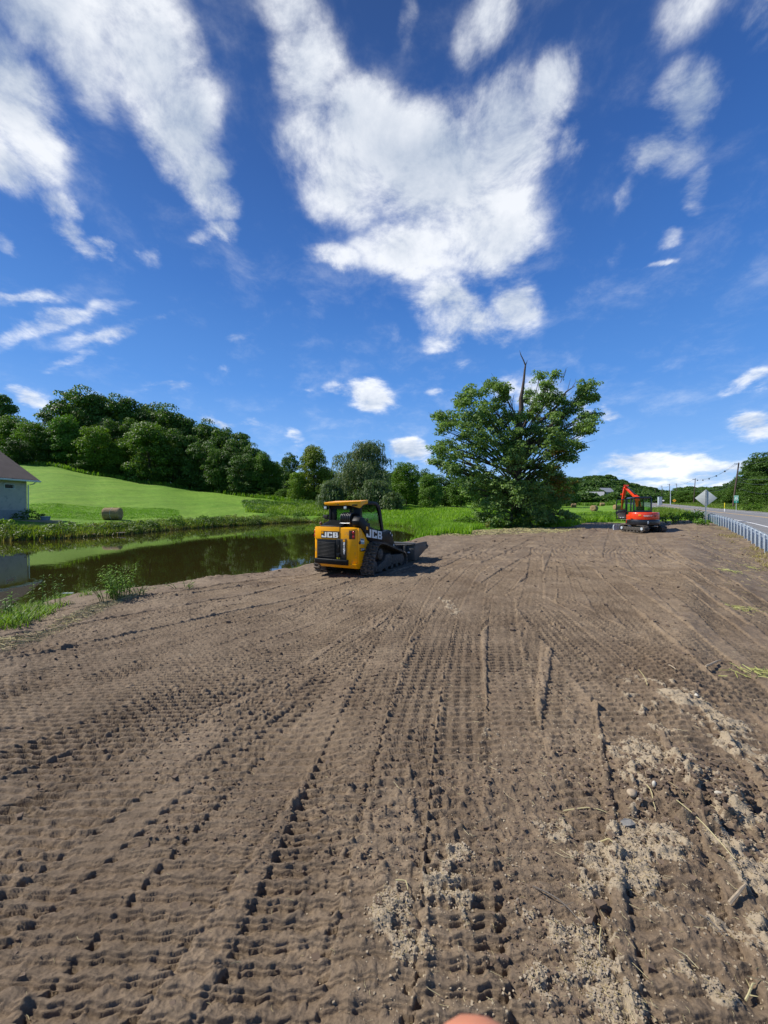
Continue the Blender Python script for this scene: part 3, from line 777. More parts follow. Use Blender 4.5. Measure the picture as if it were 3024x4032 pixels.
# ------------------------------------------------------------------ ground materials
MAT = {}
def make_ground_mats():
    # grass ground
    m, t, b = new_mat('grass_ground'); L = t.links.new
    tc = N(t, 'ShaderNodeTexCoord')
    n1 = N(t, 'ShaderNodeTexNoise'); n1.inputs['Scale'].default_value = .07; n1.inputs['Detail'].default_value = 5
    n2 = N(t, 'ShaderNodeTexNoise'); n2.inputs['Scale'].default_value = 1.3; n2.inputs['Detail'].default_value = 8; n2.inputs['Roughness'].default_value = .7
    n3 = N(t, 'ShaderNodeTexNoise'); n3.inputs['Scale'].default_value = 14; n3.inputs['Detail'].default_value = 4
    mpp = N(t, 'ShaderNodeMapping'); mpp.inputs['Rotation'].default_value = (0, 0, math.radians(-52)); mpp.inputs['Scale'].default_value = (.42, .03, .3)
    nst = N(t, 'ShaderNodeTexNoise'); nst.inputs['Scale'].default_value = 1.0; nst.inputs['Detail'].default_value = 2
    L(tc.outputs['Object'], mpp.inputs[0]); L(mpp.outputs[0], nst.inputs['Vector'])
    for n in (n1, n2, n3): L(tc.outputs['Object'], n.inputs['Vector'])
    r1 = N(t, 'ShaderNodeMapRange'); L(n1.outputs[0], r1.inputs[0]); r1.inputs[1].default_value = .35; r1.inputs[2].default_value = .65
    mA = N(t, 'ShaderNodeMixRGB'); L(r1.outputs[0], mA.inputs[0]); mA.inputs[1].default_value = (.108, .235, .014, 1); mA.inputs[2].default_value = (.155, .300, .020, 1)
    rs = N(t, 'ShaderNodeMapRange'); L(nst.outputs[0], rs.inputs[0]); rs.inputs[1].default_value = .36; rs.inputs[2].default_value = .64
    mS = N(t, 'ShaderNodeMixRGB'); L(rs.outputs[0], mS.inputs[0]); L(mA.outputs[0], mS.inputs[1]); mS.inputs[2].default_value = (.205, .335, .036, 1)
    mS0 = N(t, 'ShaderNodeMath', operation='MULTIPLY'); L(rs.outputs[0], mS0.inputs[0]); mS0.inputs[1].default_value = .8; L(mS0.outputs[0], mS.inputs[0])
    r2 = N(t, 'ShaderNodeMapRange'); L(n2.outputs[0], r2.inputs[0]); r2.inputs[1].default_value = .3; r2.inputs[2].default_value = .7; r2.inputs[3].default_value = .70; r2.inputs[4].default_value = 1.25
    r3 = N(t, 'ShaderNodeMapRange'); L(n3.outputs[0], r3.inputs[0]); r3.inputs[1].default_value = .3; r3.inputs[2].default_value = .7; r3.inputs[3].default_value = .75; r3.inputs[4].default_value = 1.25
    k = N(t, 'ShaderNodeMath', operation='MULTIPLY'); L(r2.outputs[0], k.inputs[0]); L(r3.outputs[0], k.inputs[1])
    s = N(t, 'ShaderNodeVectorMath', operation='SCALE'); L(mS.outputs[0], s.inputs[0]); L(k.outputs[0], s.inputs['Scale'])
    ag = N(t, 'ShaderNodeAttribute', attribute_name='gravel'); am = N(t, 'ShaderNodeAttribute', attribute_name='mud')
    g1 = N(t, 'ShaderNodeMath', operation='MULTIPLY_ADD'); L(n2.outputs[0], g1.inputs[0]); g1.inputs[1].default_value = .8; g1.inputs[2].default_value = -.25
    g2 = N(t, 'ShaderNodeMath', operation='ADD'); L(g1.outputs[0], g2.inputs[0]); L(ag.outputs['Fac'], g2.inputs[1])
    g3 = N(t, 'ShaderNodeMapRange'); L(g2.outputs[0], g3.inputs[0]); g3.inputs[1].default_value = .45; g3.inputs[2].default_value = .75
    mg = N(t, 'ShaderNodeMixRGB'); L(g3.outputs[0], mg.inputs[0]); L(s.outputs[0], mg.inputs[1]); mg.inputs[2].default_value = (.27, .25, .22, 1)
    mm = N(t, 'ShaderNodeMixRGB'); L(am.outputs['Fac'], mm.inputs[0]); L(mg.outputs[0], mm.inputs[1]); mm.inputs[2].default_value = (.065, .05, .032, 1)
    L(mm.outputs[0], b.inputs['Base Color']); b.inputs['Roughness'].default_value = .85; b.inputs['Specular IOR Level'].default_value = .2
    bp = N(t, 'ShaderNodeBump'); bp.inputs['Strength'].default_value = .9; bp.inputs['Distance'].default_value = .12
    ba = N(t, 'ShaderNodeMath', operation='MULTIPLY_ADD'); L(n2.outputs[0], ba.inputs[0]); ba.inputs[1].default_value = 1.6; L(n3.outputs[0], ba.inputs[2])
    L(ba.outputs[0], bp.inputs['Height']); L(bp.outputs[0], b.inputs['Normal'])
    MAT['grass'] = m
    # soil
    m, t, b = new_mat('soil'); L = t.links.new
    tc = N(t, 'ShaderNodeTexCoord'); ad = N(t, 'ShaderNodeAttribute', attribute_name='dry')
    def nz(sc, det=6, ro=.6):
        n = N(t, 'ShaderNodeTexNoise'); n.inputs['Scale'].default_value = sc; n.inputs['Detail'].default_value = det; n.inputs['Roughness'].default_value = ro
        L(tc.outputs['Object'], n.inputs['Vector']); return n
    a1, a2, a3, a4 = nz(.8, 9, .68), nz(3.5, 8, .65), nz(60, 6, .7), nz(9, 4)
    q = N(t, 'ShaderNodeMapRange'); L(a1.outputs[0], q.inputs[0]); q.inputs[1].default_value = .35; q.inputs[2].default_value = .65
    c0 = N(t, 'ShaderNodeMixRGB'); L(q.outputs[0], c0.inputs[0]); c0.inputs[1].default_value = (.150, .106, .068, 1); c0.inputs[2].default_value = (.238, .178, .118, 1)
    q2 = N(t, 'ShaderNodeMapRange'); L(a2.outputs[0], q2.inputs[0]); q2.inputs[1].default_value = .3; q2.inputs[2].default_value = .7; q2.inputs[3].default_value = .78; q2.inputs[4].default_value = 1.2
    q3 = N(t, 'ShaderNodeMapRange'); L(a3.outputs[0], q3.inputs[0]); q3.inputs[1].default_value = .3; q3.inputs[2].default_value = .7; q3.inputs[3].default_value = .68; q3.inputs[4].default_value = 1.32
    kk = N(t, 'ShaderNodeMath', operation='MULTIPLY'); L(q2.outputs[0], kk.inputs[0]); L(q3.outputs[0], kk.inputs[1])
    s = N(t, 'ShaderNodeVectorMath', operation='SCALE'); L(c0.outputs[0], s.inputs[0]); L(kk.outputs[0], s.inputs['Scale'])
    # grey-green clay smears
    cq = N(t, 'ShaderNodeMapRange'); cn = nz(1.7, 7, .7); L(cn.outputs[0], cq.inputs[0]); cq.inputs[1].default_value = .66; cq.inputs[2].default_value = .74; cq.inputs[4].default_value = .55
    c1 = N(t, 'ShaderNodeMixRGB'); L(cq.outputs[0], c1.inputs[0]); L(s.outputs[0], c1.inputs[1]); c1.inputs[2].default_value = (.26, .25, .205, 1)
    # dry pale crumbs
    dm = N(t, 'ShaderNodeMath', operation='MULTIPLY_ADD'); L(a3.outputs[0], dm.inputs[0]); dm.inputs[1].default_value = 1.5; dm.inputs[2].default_value = -.75
    dm2 = N(t, 'ShaderNodeMath', operation='ADD'); L(dm.outputs[0], dm2.inputs[0]); L(ad.outputs['Fac'], dm2.inputs[1])
    dq = N(t, 'ShaderNodeMapRange'); L(dm2.outputs[0], dq.inputs[0]); dq.inputs[1].default_value = .45; dq.inputs[2].default_value = .85
    c2 = N(t, 'ShaderNodeMixRGB'); L(dq.outputs[0], c2.inputs[0]); L(c1.outputs[0], c2.inputs[1]); c2.inputs[2].default_value = (.36, .29, .20, 1)
    L(c2.outputs[0], b.inputs['Base Color']); b.inputs['Roughness'].default_value = .8; b.inputs['Specular IOR Level'].default_value = .25
    bp = N(t, 'ShaderNodeBump'); bp.inputs['Strength'].default_value = .8; bp.inputs['Distance'].default_value = .018
    bb = N(t, 'ShaderNodeMath', operation='MULTIPLY_ADD'); L(a3.outputs[0], bb.inputs[0]); bb.inputs[1].default_value = .8; L(a4.outputs[0], bb.inputs[2])
    L(bb.outputs[0], bp.inputs['Height']); L(bp.outputs[0], b.inputs['Normal'])
    MAT['soil'] = m
    # water
    m, t, b = new_mat('pond_water'); L = t.links.new
    tc = N(t, 'ShaderNodeTexCoord')
    n = N(t, 'ShaderNodeTexNoise'); n.inputs['Scale'].default_value = .12; n.inputs['Detail'].default_value = 3; L(tc.outputs['Object'], n.inputs['Vector'])
    mx = N(t, 'ShaderNodeMixRGB'); L(n.outputs[0], mx.inputs[0]); mx.inputs[1].default_value = (.024, .021, .006, 1); mx.inputs[2].default_value = (.032, .026, .006, 1)
    L(mx.outputs[0], b.inputs['Base Color']); b.inputs['Roughness'].default_value = .015; b.inputs['IOR'].default_value = 1.7; b.inputs['Specular IOR Level'].default_value = .62
    mp = N(t, 'ShaderNodeMapping'); mp.inputs['Scale'].default_value = (1.0, 2.2, 1); L(tc.outputs['Object'], mp.inputs[0])
    w = N(t, 'ShaderNodeTexNoise'); w.inputs['Scale'].default_value = 1.6; w.inputs['Detail'].default_value = 3; L(mp.outputs[0], w.inputs['Vector'])
    bp = N(t, 'ShaderNodeBump'); bp.inputs['Strength'].default_value = .05; bp.inputs['Distance'].default_value = .02; L(w.outputs[0], bp.inputs['Height']); L(bp.outputs[0], b.inputs['Normal'])
    MAT['water'] = m
    MAT['asphalt'] = mat_paint('asphalt', (.20, .195, .19), .85, vary=.16, scale=1.2, bump=.3, bscale=90, spec=.25)
    MAT['linewhite'] = mat_paint('line_white', (.72, .72, .70), .6, vary=.08, scale=5)
    MAT['lineyellow'] = mat_paint('line_yellow', (.72, .47, .16), .6, vary=.10, scale=5)
make_ground_mats()
# ------------------------------------------------------------------ machine materials
MAT['orange'] = mat_paint('yellow_orange_paint', (1.0, .42, .0), .36, vary=.04, scale=4, dirt=(.40, .24, .08), dirt_amt=.16, spec=.3, coat=.08)
MAT['black'] = mat_paint('black_paint', (.007, .008, .010), .42, vary=.2, scale=4, dirt=(.03, .025, .022), dirt_amt=.1, spec=.2)
MAT['blackmatt'] = mat_paint('black_plastic', (.016, .016, .017), .6, vary=.2, scale=8)
MAT['rubber'] = mat_paint('rubber', (.028, .026, .024), .75, vary=.25, scale=9, bump=.4, bscale=50, dirt=(.17, .13, .095), dirt_amt=.5)
MAT['hose'] = mat_paint('hose_rubber', (.014, .014, .015), .35, vary=.15, scale=10)
MAT['undercar'] = mat_paint('muddy_steel', (.045, .042, .038), .7, vary=.25, scale=8, bump=.4, bscale=40, dirt=(.12, .095, .072), dirt_amt=.4)
MAT['bucket'] = mat_paint('worn_steel', (.085, .085, .082), .5, metal=.25, vary=.25, scale=5, bump=.2, bscale=30, dirt=(.13, .105, .08), dirt_amt=.15)
MAT['white'] = mat_paint('white_decal', (.82, .82, .82), .4, vary=.02)
MAT['decal'] = mat_paint('decal_black', (.022, .013, .012), .4, vary=.1)
MAT['red'] = mat_paint('red_lens', (.42, .01, .008), .15, vary=.15, scale=20, coat=.6)
MAT['metal'] = mat_paint('zinc_metal', (.55, .55, .55), .35, metal=.8, vary=.1)
MAT['lamp'] = mat_paint('lamp_glass', (.55, .57, .58), .12, metal=.4, vary=.25, scale=30, coat=.5)
MAT['rust'] = mat_paint('rusty_steel', (.10, .045, .025), .7, vary=.3, scale=12)
MAT['yellow'] = mat_paint('yellow_label', (.85, .68, .02), .5, vary=.05)
MAT['cyanlabel'] = mat_paint('pale_label', (.30, .42, .42), .5, vary=.2, scale=30)
def mat_glass(name, tint, alpha_trans=.75):
    m, t, b = new_mat(name); L = t.links.new
    tr = N(t, 'ShaderNodeBsdfTransparent'); tr.inputs[0].default_value = rgba(tint)
    gl = N(t, 'ShaderNodeBsdfGlossy'); gl.inputs['Roughness'].default_value = .03; gl.inputs[0].default_value = (.9, .95, .95, 1)
    fr = N(t, 'ShaderNodeFresnel'); fr.inputs[0].default_value = 1.5
    ge = N(t, 'ShaderNodeNewGeometry'); iv = N(t, 'ShaderNodeMath', operation='SUBTRACT'); iv.inputs[0].default_value = 1.0; L(ge.outputs['Backfacing'], iv.inputs[1])
    fm = N(t, 'ShaderNodeMath', operation='MULTIPLY'); L(fr.outputs[0], fm.inputs[0]); L(iv.outputs[0], fm.inputs[1])
    mx = N(t, 'ShaderNodeMixShader'); L(fm.outputs[0], mx.inputs[0]); L(tr.outputs[0], mx.inputs[1]); L(gl.outputs[0], mx.inputs[2])
    L(mx.outputs[0], t.nodes['Material Output'].inputs['Surface']); t.nodes.remove(b)
    return m
MAT['glass'] = mat_glass('tinted_glass', (.62, .78, .66))
MAT['glass2'] = mat_glass('cab_glass', (.62, .84, .68))

def oval_loop(poly, step):
    """resample a closed polygon by arc length after rounding its corners"""
    P = np.array(poly, float)
    for _ in range(3):
        Q = np.roll(P, -1, 0); P = np.stack([.75 * P + .25 * Q, .25 * P + .75 * Q], 1).reshape(-1, 2)
    Q = np.vstack([P, P[:1]]); seg = np.hypot(*np.diff(Q, axis=0).T); c = np.concatenate([[0], np.cumsum(seg)])
    n = int(round(c[-1] / step)); t = np.linspace(0, c[-1], n, endpoint=False)
    return np.stack([np.interp(t, c, Q[:, 0]), np.interp(t, c, Q[:, 1])], 1)

def track_belt(root, poly, x0, x1, pitch, lug_h, belt=.035, mat='rubber', name='track'):
    """a rubber track: a closed band in the (y,z) plane between x0 and x1 with lugs"""
    P = oval_loop(poly, pitch / 2)
    n = len(P); cen = P.mean(0)
    T = np.roll(P, -1, 0) - np.roll(P, 1, 0); T /= np.linalg.norm(T, axis=1)[:, None]
    Nn = np.stack([T[:, 1], -T[:, 0]], 1)
    if ((P - cen) * Nn).sum() < 0: Nn = -Nn
    Pi = P - Nn * belt; Po = P
    mb = MB()
    mb.ring([tuple(p) for p in Po - Nn * .0], [tuple(p) for p in Pi], x0, x1)
    for i in range(0, n - (n % 2), 2):
        for half, off in ((0, 0), (1, 1)):
            j = (i + off) % n
            a = P[j] - T[j] * pitch * .26; b = P[j] + T[j] * pitch * .26
            a2 = a + Nn[j] * lug_h + T[j] * pitch * .07; b2 = b + Nn[j] * lug_h - T[j] * pitch * .07
            xm = (x0 + x1) / 2
            xa, xb = (x0 - .004, xm + .03) if half == 0 else (xm - .03, x1 + .004)
            mb.prism([tuple(a - Nn[j] * .004), tuple(b - Nn[j] * .004), tuple(b2), tuple(a2)], xa, xb, 'X')
    return mb.build(name, MAT[mat], root, bevel=.006, seg=1)

def build_loader():
    H = math.radians(27.6)
    ox, oy = -1.10, 10.87
    oz = float(np.median(dirt_z(np.array([-.2, .7, -1.9, -1.0]), np.array([10.4, 12.0, 11.3, 12.9])))) + .02; print('LOADER Z', oz)
    root = empty('compact_track_loader', (ox, oy, oz), -H,
                 'yellow-orange compact track loader with black cab and muddy tracks on the soil beside the pond', 'track loader')
    O, K = MAT['orange'], MAT['black']
    # --- rear body
    mb = MB()
    mb.prism([(-.85, -.27), (-.74, -.40), (.37, -.40), (.585, -.29), (.612, -.2), (.612, .05), (-.85, .05)], .28, 1.31, 'Z')
    body = mb.build('body', O, root, bevel=.035)
    mb = MB()
    mb.prism([(-.285, 1.305), (-.13, 1.285), (.10, 1.08), (.38, .81), (.24, .56), (.06, .24), (-.285, .29)], .585, .628, 'X')
    mb.build('side_panel', O, root, bevel=.012)
    mb = MB(); mb.prism([(-.24, 1.305), (-.13, 1.285), (.38, .81), (.06, .24), (-.24, .29)], -.872, -.83, 'X')
    mb.build('side_panel', O, root, bevel=.012)
    mb = MB()
    mb.prism([(-.40, .33), (-.30, .20), (.25, .16), (.25, .30)], -.62, .60, 'X')
    mb.build('belly_plate', O, root, bevel=.01)
    # hood lid standing a little proud, with its seam on the right
    mb = MB(); mb.prism([(-.745, .985), (.088, .985), (.088, 1.325), (-.70, 1.325), (-.745, 1.29)], -.412, -.398, 'Y')
    mb.build('hood_lid', O, root, bevel=.01)
    mb = MB(); mb.box(.092, .102, -.405, -.385, .99, 1.315); mb.build('seam', MAT['blackmatt'], body)
    # chassis between the tracks
    mb = MB(); mb.prism([(-.1, .35), (0, .2), (1.75, .2), (1.95, .4), (1.7, .62), (.3, 1.0), (-.1, 1.0)], -.56, .56, 'X'); mb.build('chassis', MAT['undercar'], root, bevel=.02)
    # --- grille
    mb = MB(); mb.box(-.665, -.02, -.425, -.395, .435, .975); gr = mb.build('grille', K, root, bevel=.008)
    mb = MB()
    for k in range(11):
        z = .50 + k * .038
        mb.box(-.635, -.05, -.452, -.424, z, z + .017)
    for k in range(1): mb.box(-.645, -.04, -.434, -.423, .475, .495)
    mb.build('slats', MAT['blackmatt'], gr, bevel=.003, seg=1)
    mb = MB(); mb.box(-.015, .31, -.418, -.395, .445, 1.0); pn = mb.build('rear_panel', MAT['blackmatt'], root, bevel=.006)
    mb = MB(); mb.box(.005, .11, -.428, -.417, .63, .98); mb.box(.01, .115, -.455, -.417, .50, .60); mb.build('latch_cover', K, pn, bevel=.006)
    mb = MB(); mb.box(.055, .085, -.435, -.427, .76, .83); mb.build('latch', MAT['blackmatt'], pn, bevel=.003)
    mb = MB(); mb.box(.0, .105, -.424, -.4175, .455, .515); mb.build('warning_label', MAT['yellow'], pn)
    mb = MB(); mb.prism([(.03, .465), (.05, .465), (.05, .50)], -.4265, -.4235, 'Y'); mb.box(.06, .09, -.4265, -.4235, .465, .50); mb.build('warning_mark', MAT['blackmatt'], pn)
    M = Matrix.Translation((.215, -.4185, .845))
    letters('215T', .055, .072, .012, .004, M, stack=True).build('lettering', MAT['white'], pn)
    mb = MB(); mb.box(.205, .275, -.4225, -.4175, .935, .99); mb.build('emblem', O, pn)
    # --- bumper
    mb = MB(); mb.prism([(-.485, .43), (-.485, .36), (-.45, .295), (-.36, .295), (-.36, .445), (-.47, .445)], -.71, .372, 'X'); mb.build('bumper', K, root, bevel=.012)
    # --- rear lettering board
    mb = MB(); mb.box(-.525, .082, -.4175, -.4105, 1.008, 1.205); bd = mb.build('rear_badge', MAT['decal'], root, bevel=.002, seg=1)
    M = Matrix.Translation((-.505, -.4175, 1.030))
    letters('JCB', .165, .145, .028, .004, M).build('lettering', MAT['white'], bd)
    mb = MB(); mb.box(-.51, -.44, -.4225, -.4172, 1.135, 1.19); mb.box(-.495, -.455, -.4245, -.4222, 1.15, 1.178); mb.build('emblem', O, bd)
    # --- tail lights
    for (x, y, a) in ((.455, -.352, .49), (-.755, -.365, -.55)):
        R = Matrix.Translation((x, y, 1.12)) @ Matrix.Rotation(a * .95, 4, 'Z')
        mb = MB(); mb.box(-.085 if x > 0 else -.06, .085 if x > 0 else .06, -.012, .03, -.12, .12, R); h = mb.build('tail_light', MAT['rust'] if x > 0 else O, root, bevel=.01)
        for dz in (-.052, .058):
            mb = MB(); c = R @ Vector((.035 if x > 0 else .0, -.012, dz)); mb.ball((0, 0, 0), .043, sc=(1, .55, 1.15)); l = mb.build('lens', MAT['red'], h, smooth=True); l.location = c
    # hood cooling grid
    mb = MB(); mb.prism([(-.36, 1.315), (-.35, 1.35), (.14, 1.50), (.14, 1.33)], -.60, .10, 'X'); hg = mb.build('hood_grid', K, root, bevel=.008)
    mb = MB()
    for k in range(7):
        y = -.31 + k * .06; z = 1.362 + (y + .35) * .306; mb.box(-.54, .04, y, y + .022, z - .004, z + .006)
    mb.build('slats', MAT['blackmatt'], hg)
    mb = MB(); mb.tube([(-.67, -.2, 1.30), (-.67, -.2, 1.38), (-.69, -.24, 1.43)], [.035, .035, .042], n=12); mb.build('exhaust', MAT['rust'], root, smooth=True)
    # --- boom tower + arm (single, on the right)
    arm = [(-.20, 1.30), (-.30, 1.38), (-.32, 1.50), (-.22, 1.60), (-.06, 1.58), (.28, 1.33), (.66, 1.20), (1.0, 1.13), (1.2, 1.135), (1.42, 1.17), (1.53, 1.15), (1.66, 1.06), (1.76, .84), (1.92, .62), (1.88, .55), (1.55, .62), (1.25, .74), (.6, .82), (.2, .92), (-.10, 1.22)]
    mb = MB(); mb.prism(arm, .42, .66, 'X'); am = mb.build('boom_arm', K, root, bevel=.02)
    mb = MB(); mb.box(-.05, .62, -.12, .35, 1.29, 1.42); mb.prism([(-.1, 1.4), (-.1, 1.62), (.12, 1.62), (.3, 1.4)], .28, .46, 'X'); mb.build('boom_tower', K, root, bevel=.02)
    sh = Matrix.Identity(4)
    th = -math.atan2(.155, 1.0)
    # lettering on the arm: local x runs forward, plane faces right
    Mx = Matrix.Translation((.6605, .06, 1.045)) @ Matrix(((0, 1, 0, 0), (1, 0, 0, 0), (0, 0, 1, 0), (0, 0, 0, 1)))
    She = Matrix.Identity(4); She[2][0] = math.tan(th)
    flip = Matrix.Diagonal((1, -1, 1, 1))
    letters('JCB', .275, .235, .05, .004, Mx @ She @ flip).build('lettering', MAT['white'], am)
    mb = MB(); Mm = Mx @ She; mb.box(-.01, .085, .0, .004, .20, .285, Mm); mb.box(.01, .06, .004, .006, .22, .265, Mm); mb.build('emblem', O, am)
    mb = MB(); mb.box(.66, .664, 1.76, 1.80, .60, .70); mb.build('reflector', MAT['white'], am)
    for (y, z) in ((1.50, 1.06), (1.62, .98)):
        mb = MB(); mb.cyl((.655, y, z), (.69, y, z), .032); mb.build('pivot_pin', MAT['metal'], am, bevel=.004)
    mb = MB(); mb.cyl((.655, -.02, 1.22), (.672, -.02, 1.22), .03); mb.build('bolt', MAT['blackmatt'], am)
    # lift cylinder under the arm
    mb = MB(); mb.cyl((.52, .1, .88), (.52, .95, .72), .05); mb.cyl((.52, .95, .72), (.52, 1.4, .68), .028); mb.build('lift_cylinder', K, root, smooth=True)
    # --- cab
    mb = MB()
    outer = [(.13, 1.0), (.11, 1.40), (.11, 1.88), (.16, 1.97), (.40, 2.04), (.95, 2.03), (1.16, 2.00), (1.29, 1.92), (1.38, 1.78), (1.585, 1.10), (1.60, .98), (1.2, .95)]
    inner = [(.22, 1.44), (.23, 1.48), (.235, 1.83), (.26, 1.89), (.42, 1.935), (.9, 1.935), (1.08, 1.91), (1.17, 1.83), (1.24, 1.70), (1.44, 1.12), (1.42, 1.11), (.80, 1.22)]
    mb.ring(outer, inner, .355, .42); mb.ring(outer, inner, -.64, -.575)
    mb.box(-.575, .355, .13, .20, 1.0, 1.49); mb.box(-.575, .355, .12, .19, 1.82, 2.0)
    mb.box(-.575, -.40, .13, .19, 1.49, 1.82); mb.box(.06, .11, .13, .17, 1.49, 1.82)
    mb.box(.2, .355, .13, .19, 1.49, 1.82)
    mb.box(-.575, .355, 1.50, 1.58, .95, 1.12); mb.box(-.575, .355, 1.12, 1.24, 1.94, 2.02)
    mb.box(-.575, .355, .2, 1.5, .95, 1.0)
    cab = mb.build('cab_frame', K, root, bevel=.012)
    mb = MB(); mb.box(-.575, .355, .30, 1.14, 1.965, 2.035); mb.build('headliner', MAT['blackmatt'], cab)
    mb = MB(); mb.prism(inner, .385, .391, 'X'); mb.build('side_window', MAT['glass'], cab)
    mb = MB(); mb.prism(inner, -.611, -.605, 'X'); mb.build('side_window', MAT['glass'], cab)
    mb = MB(); mb.box(-.40, .06, .155, .161, 1.485, 1.825); mb.build('rear_window', MAT['glass2'], cab)
    mb = MB(); mb.prism([(1.17, 1.92), (1.185, 1.92), (1.53, 1.11), (1.515, 1.11)], -.575, .355, 'X'); mb.build('windscreen', MAT['glass'], cab)
    # seat and controls seen through the glass
    mb = MB(); mb.prism([(.28, 1.2), (.26, 1.55), (.32, 1.72), (.40, 1.70), (.42, 1.3), (.85, 1.27), (.85, 1.15), (.3, 1.12)], -.30, .12, 'X'); mb.build('seat', MAT['blackmatt'], cab, bevel=.03)
    mb = MB(); mb.box(.16, .30, .45, .85, 1.1, 1.33); mb.cyl((.22, .8, 1.3), (.22, .86, 1.47), .022); mb.ball((.22, .87, 1.50), .035); mb.box(.20, .33, .28, .42, 1.3, 1.62); mb.build('control_console', MAT['blackmatt'], cab, bevel=.01)
    mb = MB(); mb.tube([(.05, .35, 1.85), (.28, .7, 1.83), (.30, 1.0, 1.70)], .018); mb.build('grab_rail', K, cab, smooth=True)
    # roof
    mb = MB()
    top = [(-.72, -.03), (.12, -.03), (.43, .12), (.43, .56), (-.72, .56)]
    zz = lambda y: 2.02 + .055 * sstep(-.05, .5, y)
    vs = [(x, y, float(zz(y)) + (0 if abs(x) < .6 else -.02)) for x, y in top] + [(x * .985, y + (.03 if y < .2 else 0), 1.915 + (.0 if y < .3 else .05)) for x, y in top]
    mb.add(vs, [(0, 1, 2, 3, 4), (9, 8, 7, 6, 5), (0, 5, 6, 1), (1, 6, 7, 2), (2, 7, 8, 3), (3, 8, 9, 4), (4, 9, 5, 0)])
    mb.add([(.12, -.03, 1.99), (.43, .12, 1.99), (.44, .11, 1.85), (.12, -.01, 1.925), (.425, .135, 1.85), (.425, .5, 2.045), (.44, .50, 2.045)],
           [(0, 3, 2, 1), (1, 2, 6), (0, 1, 6), (2, 4, 5, 6)])
    roof = mb.build('cab_roof', O, root, bevel=.014)
    mb = MB(); mb.box(-.60, .36, .02, .14, 1.905, 1.94); mb.build('roof_lip', K, root, bevel=.005)
    mb = MB(); mb.box(-.28, -.20, -.012, .0, 1.93, 1.955); mb.build('roof_badge', MAT['blackmatt'], root)
    for x in (-.655, .03):
        mb = MB(); mb.box(x - .055, x + .055, -.04, .03, 1.80, 1.895); mb.box(x - .015, x + .015, -.01, .03, 1.895, 1.94); l = mb.build('work_light', MAT['blackmatt'], root, bevel=.008)
        mb = MB(); mb.box(x - .044, x + .044, -.047, -.038, 1.812, 1.883); mb.build('lamp_glass', MAT['lamp'], l, bevel=.004)
    # left mirror / side equipment
    mb = MB(); mb.tube([(-.64, .25, 1.60), (-.80, .22, 1.61)], .015); mb.box(-.90, -.74, .18, .24, 1.54, 1.64); mb.box(-.86, -.7, .2, .4, 1.5, 1.56); mb.build('side_mirror', MAT['blackmatt'], root, bevel=.01)
    mb = MB(); mb.ball((.47, 1.33, 1.83), .03, sc=(1, .6, 1.4)); mb.tube([(.42, 1.3, 1.83), (.47, 1.33, 1.83)], .008); mb.build('door_hinge', MAT['blackmatt'], root, smooth=True)
    # hoses looping over the tower
    for k in range(6):
        x = -.025 + k * .058
        pts = [(x, -.10, 1.40), (x - .01, -.155, 1.50), (x - .005, -.165, 1.60), (x, -.11, 1.675), (x + .01, -.02, 1.70), (x + .015, .08, 1.66), (x + .015, .12, 1.55), (x + .02, .1, 1.40)]
        mb = MB(); mb.tube(pts, .026, n=10); h = mb.build('hydraulic_hose', MAT['hose'], root, smooth=True)
    mb = MB(); mb.cyl((-.02, -.19, 1.42), (.26, -.19, 1.42), .012); mb.ball((.27, -.19, 1.42), .022); mb.ball((-.03, -.19, 1.42), .018); mb.build('hose_guard', MAT['metal'], root, smooth=True)
    # side decals
    sx = .6285
    def plate(name, y0, y1, z0, z1, m, parent=root, x=sx, sk=-.12):
        mb = MB(); mb.add([(x, y0, z0), (x, y1, z0 + sk * (y1 - y0)), (x, y1, z1 + sk * (y1 - y0)), (x, y0, z1), (x + .003, y0, z0), (x + .003, y1, z0 + sk * (y1 - y0)), (x + .003, y1, z1 + sk * (y1 - y0)), (x + .003, y0, z1)],
                          [(0, 1, 2, 3)[::-1], (4, 5, 6, 7), (0, 1, 5, 4), (1, 2, 6, 5), (2, 3, 7, 6), (3, 0, 4, 7)])
        return mb.build(name, m, parent)
    p = plate('side_label', -.21, .0, .875, 1.02, MAT['cyanlabel']); plate('label_text', -.19, -.02, .93, .965, MAT['white'], p, sx + .003); plate('label_text', -.19, -.05, .99, 1.005, MAT['blackmatt'], p, sx + .003)
    p = plate('model_plate', -.24, .02, .675, .765, MAT['decal'])
    M2 = Matrix.Translation((sx + .003, -.16, .690)) @ Matrix(((0, 1, 0, 0), (1, 0, 0, 0), (0, 0, 1, 0), (0, 0, 0, 1))) @ flip
    letters('215T', .034, .052, .011, .002, M2).build('lettering', MAT['white'], p)
    plate('emblem', -.23, -.18, .695, .745, O, p, sx + .003)
    plate('small_label', .05, .085, .40, .47, MAT['white'], sk=0)
    for (y, z, r, m) in ((-.245, .905, .045, 'rust'), (.03, .60, .014, 'rust'), (-.08, .42, .016, 'orange'), (.045, .30, .03, 'rust')):
        mb = MB(); mb.cyl((sx - .01, y, z), (sx + .018, y, z), r); mb.build('filler_cap' if r > .04 else 'bolt', MAT[m], root, bevel=.004)
    mb = MB(); mb.box(.63, .66, .34, .42, .80, .86); mb.build('side_reflector', MAT['red'], root, bevel=.005)
    # --- tracks
    loop = [(.48, .87), (.24, .86), (.10, .74), (-.02, .52), (-.13, .30), (-.15, .12), (-.06, -.01), (.12, -.015), (1.0, -.015), (1.86, -.015), (2.02, .05), (2.11, .20), (2.07, .36), (1.92, .46), (1.5, .58), (1.0, .725)]
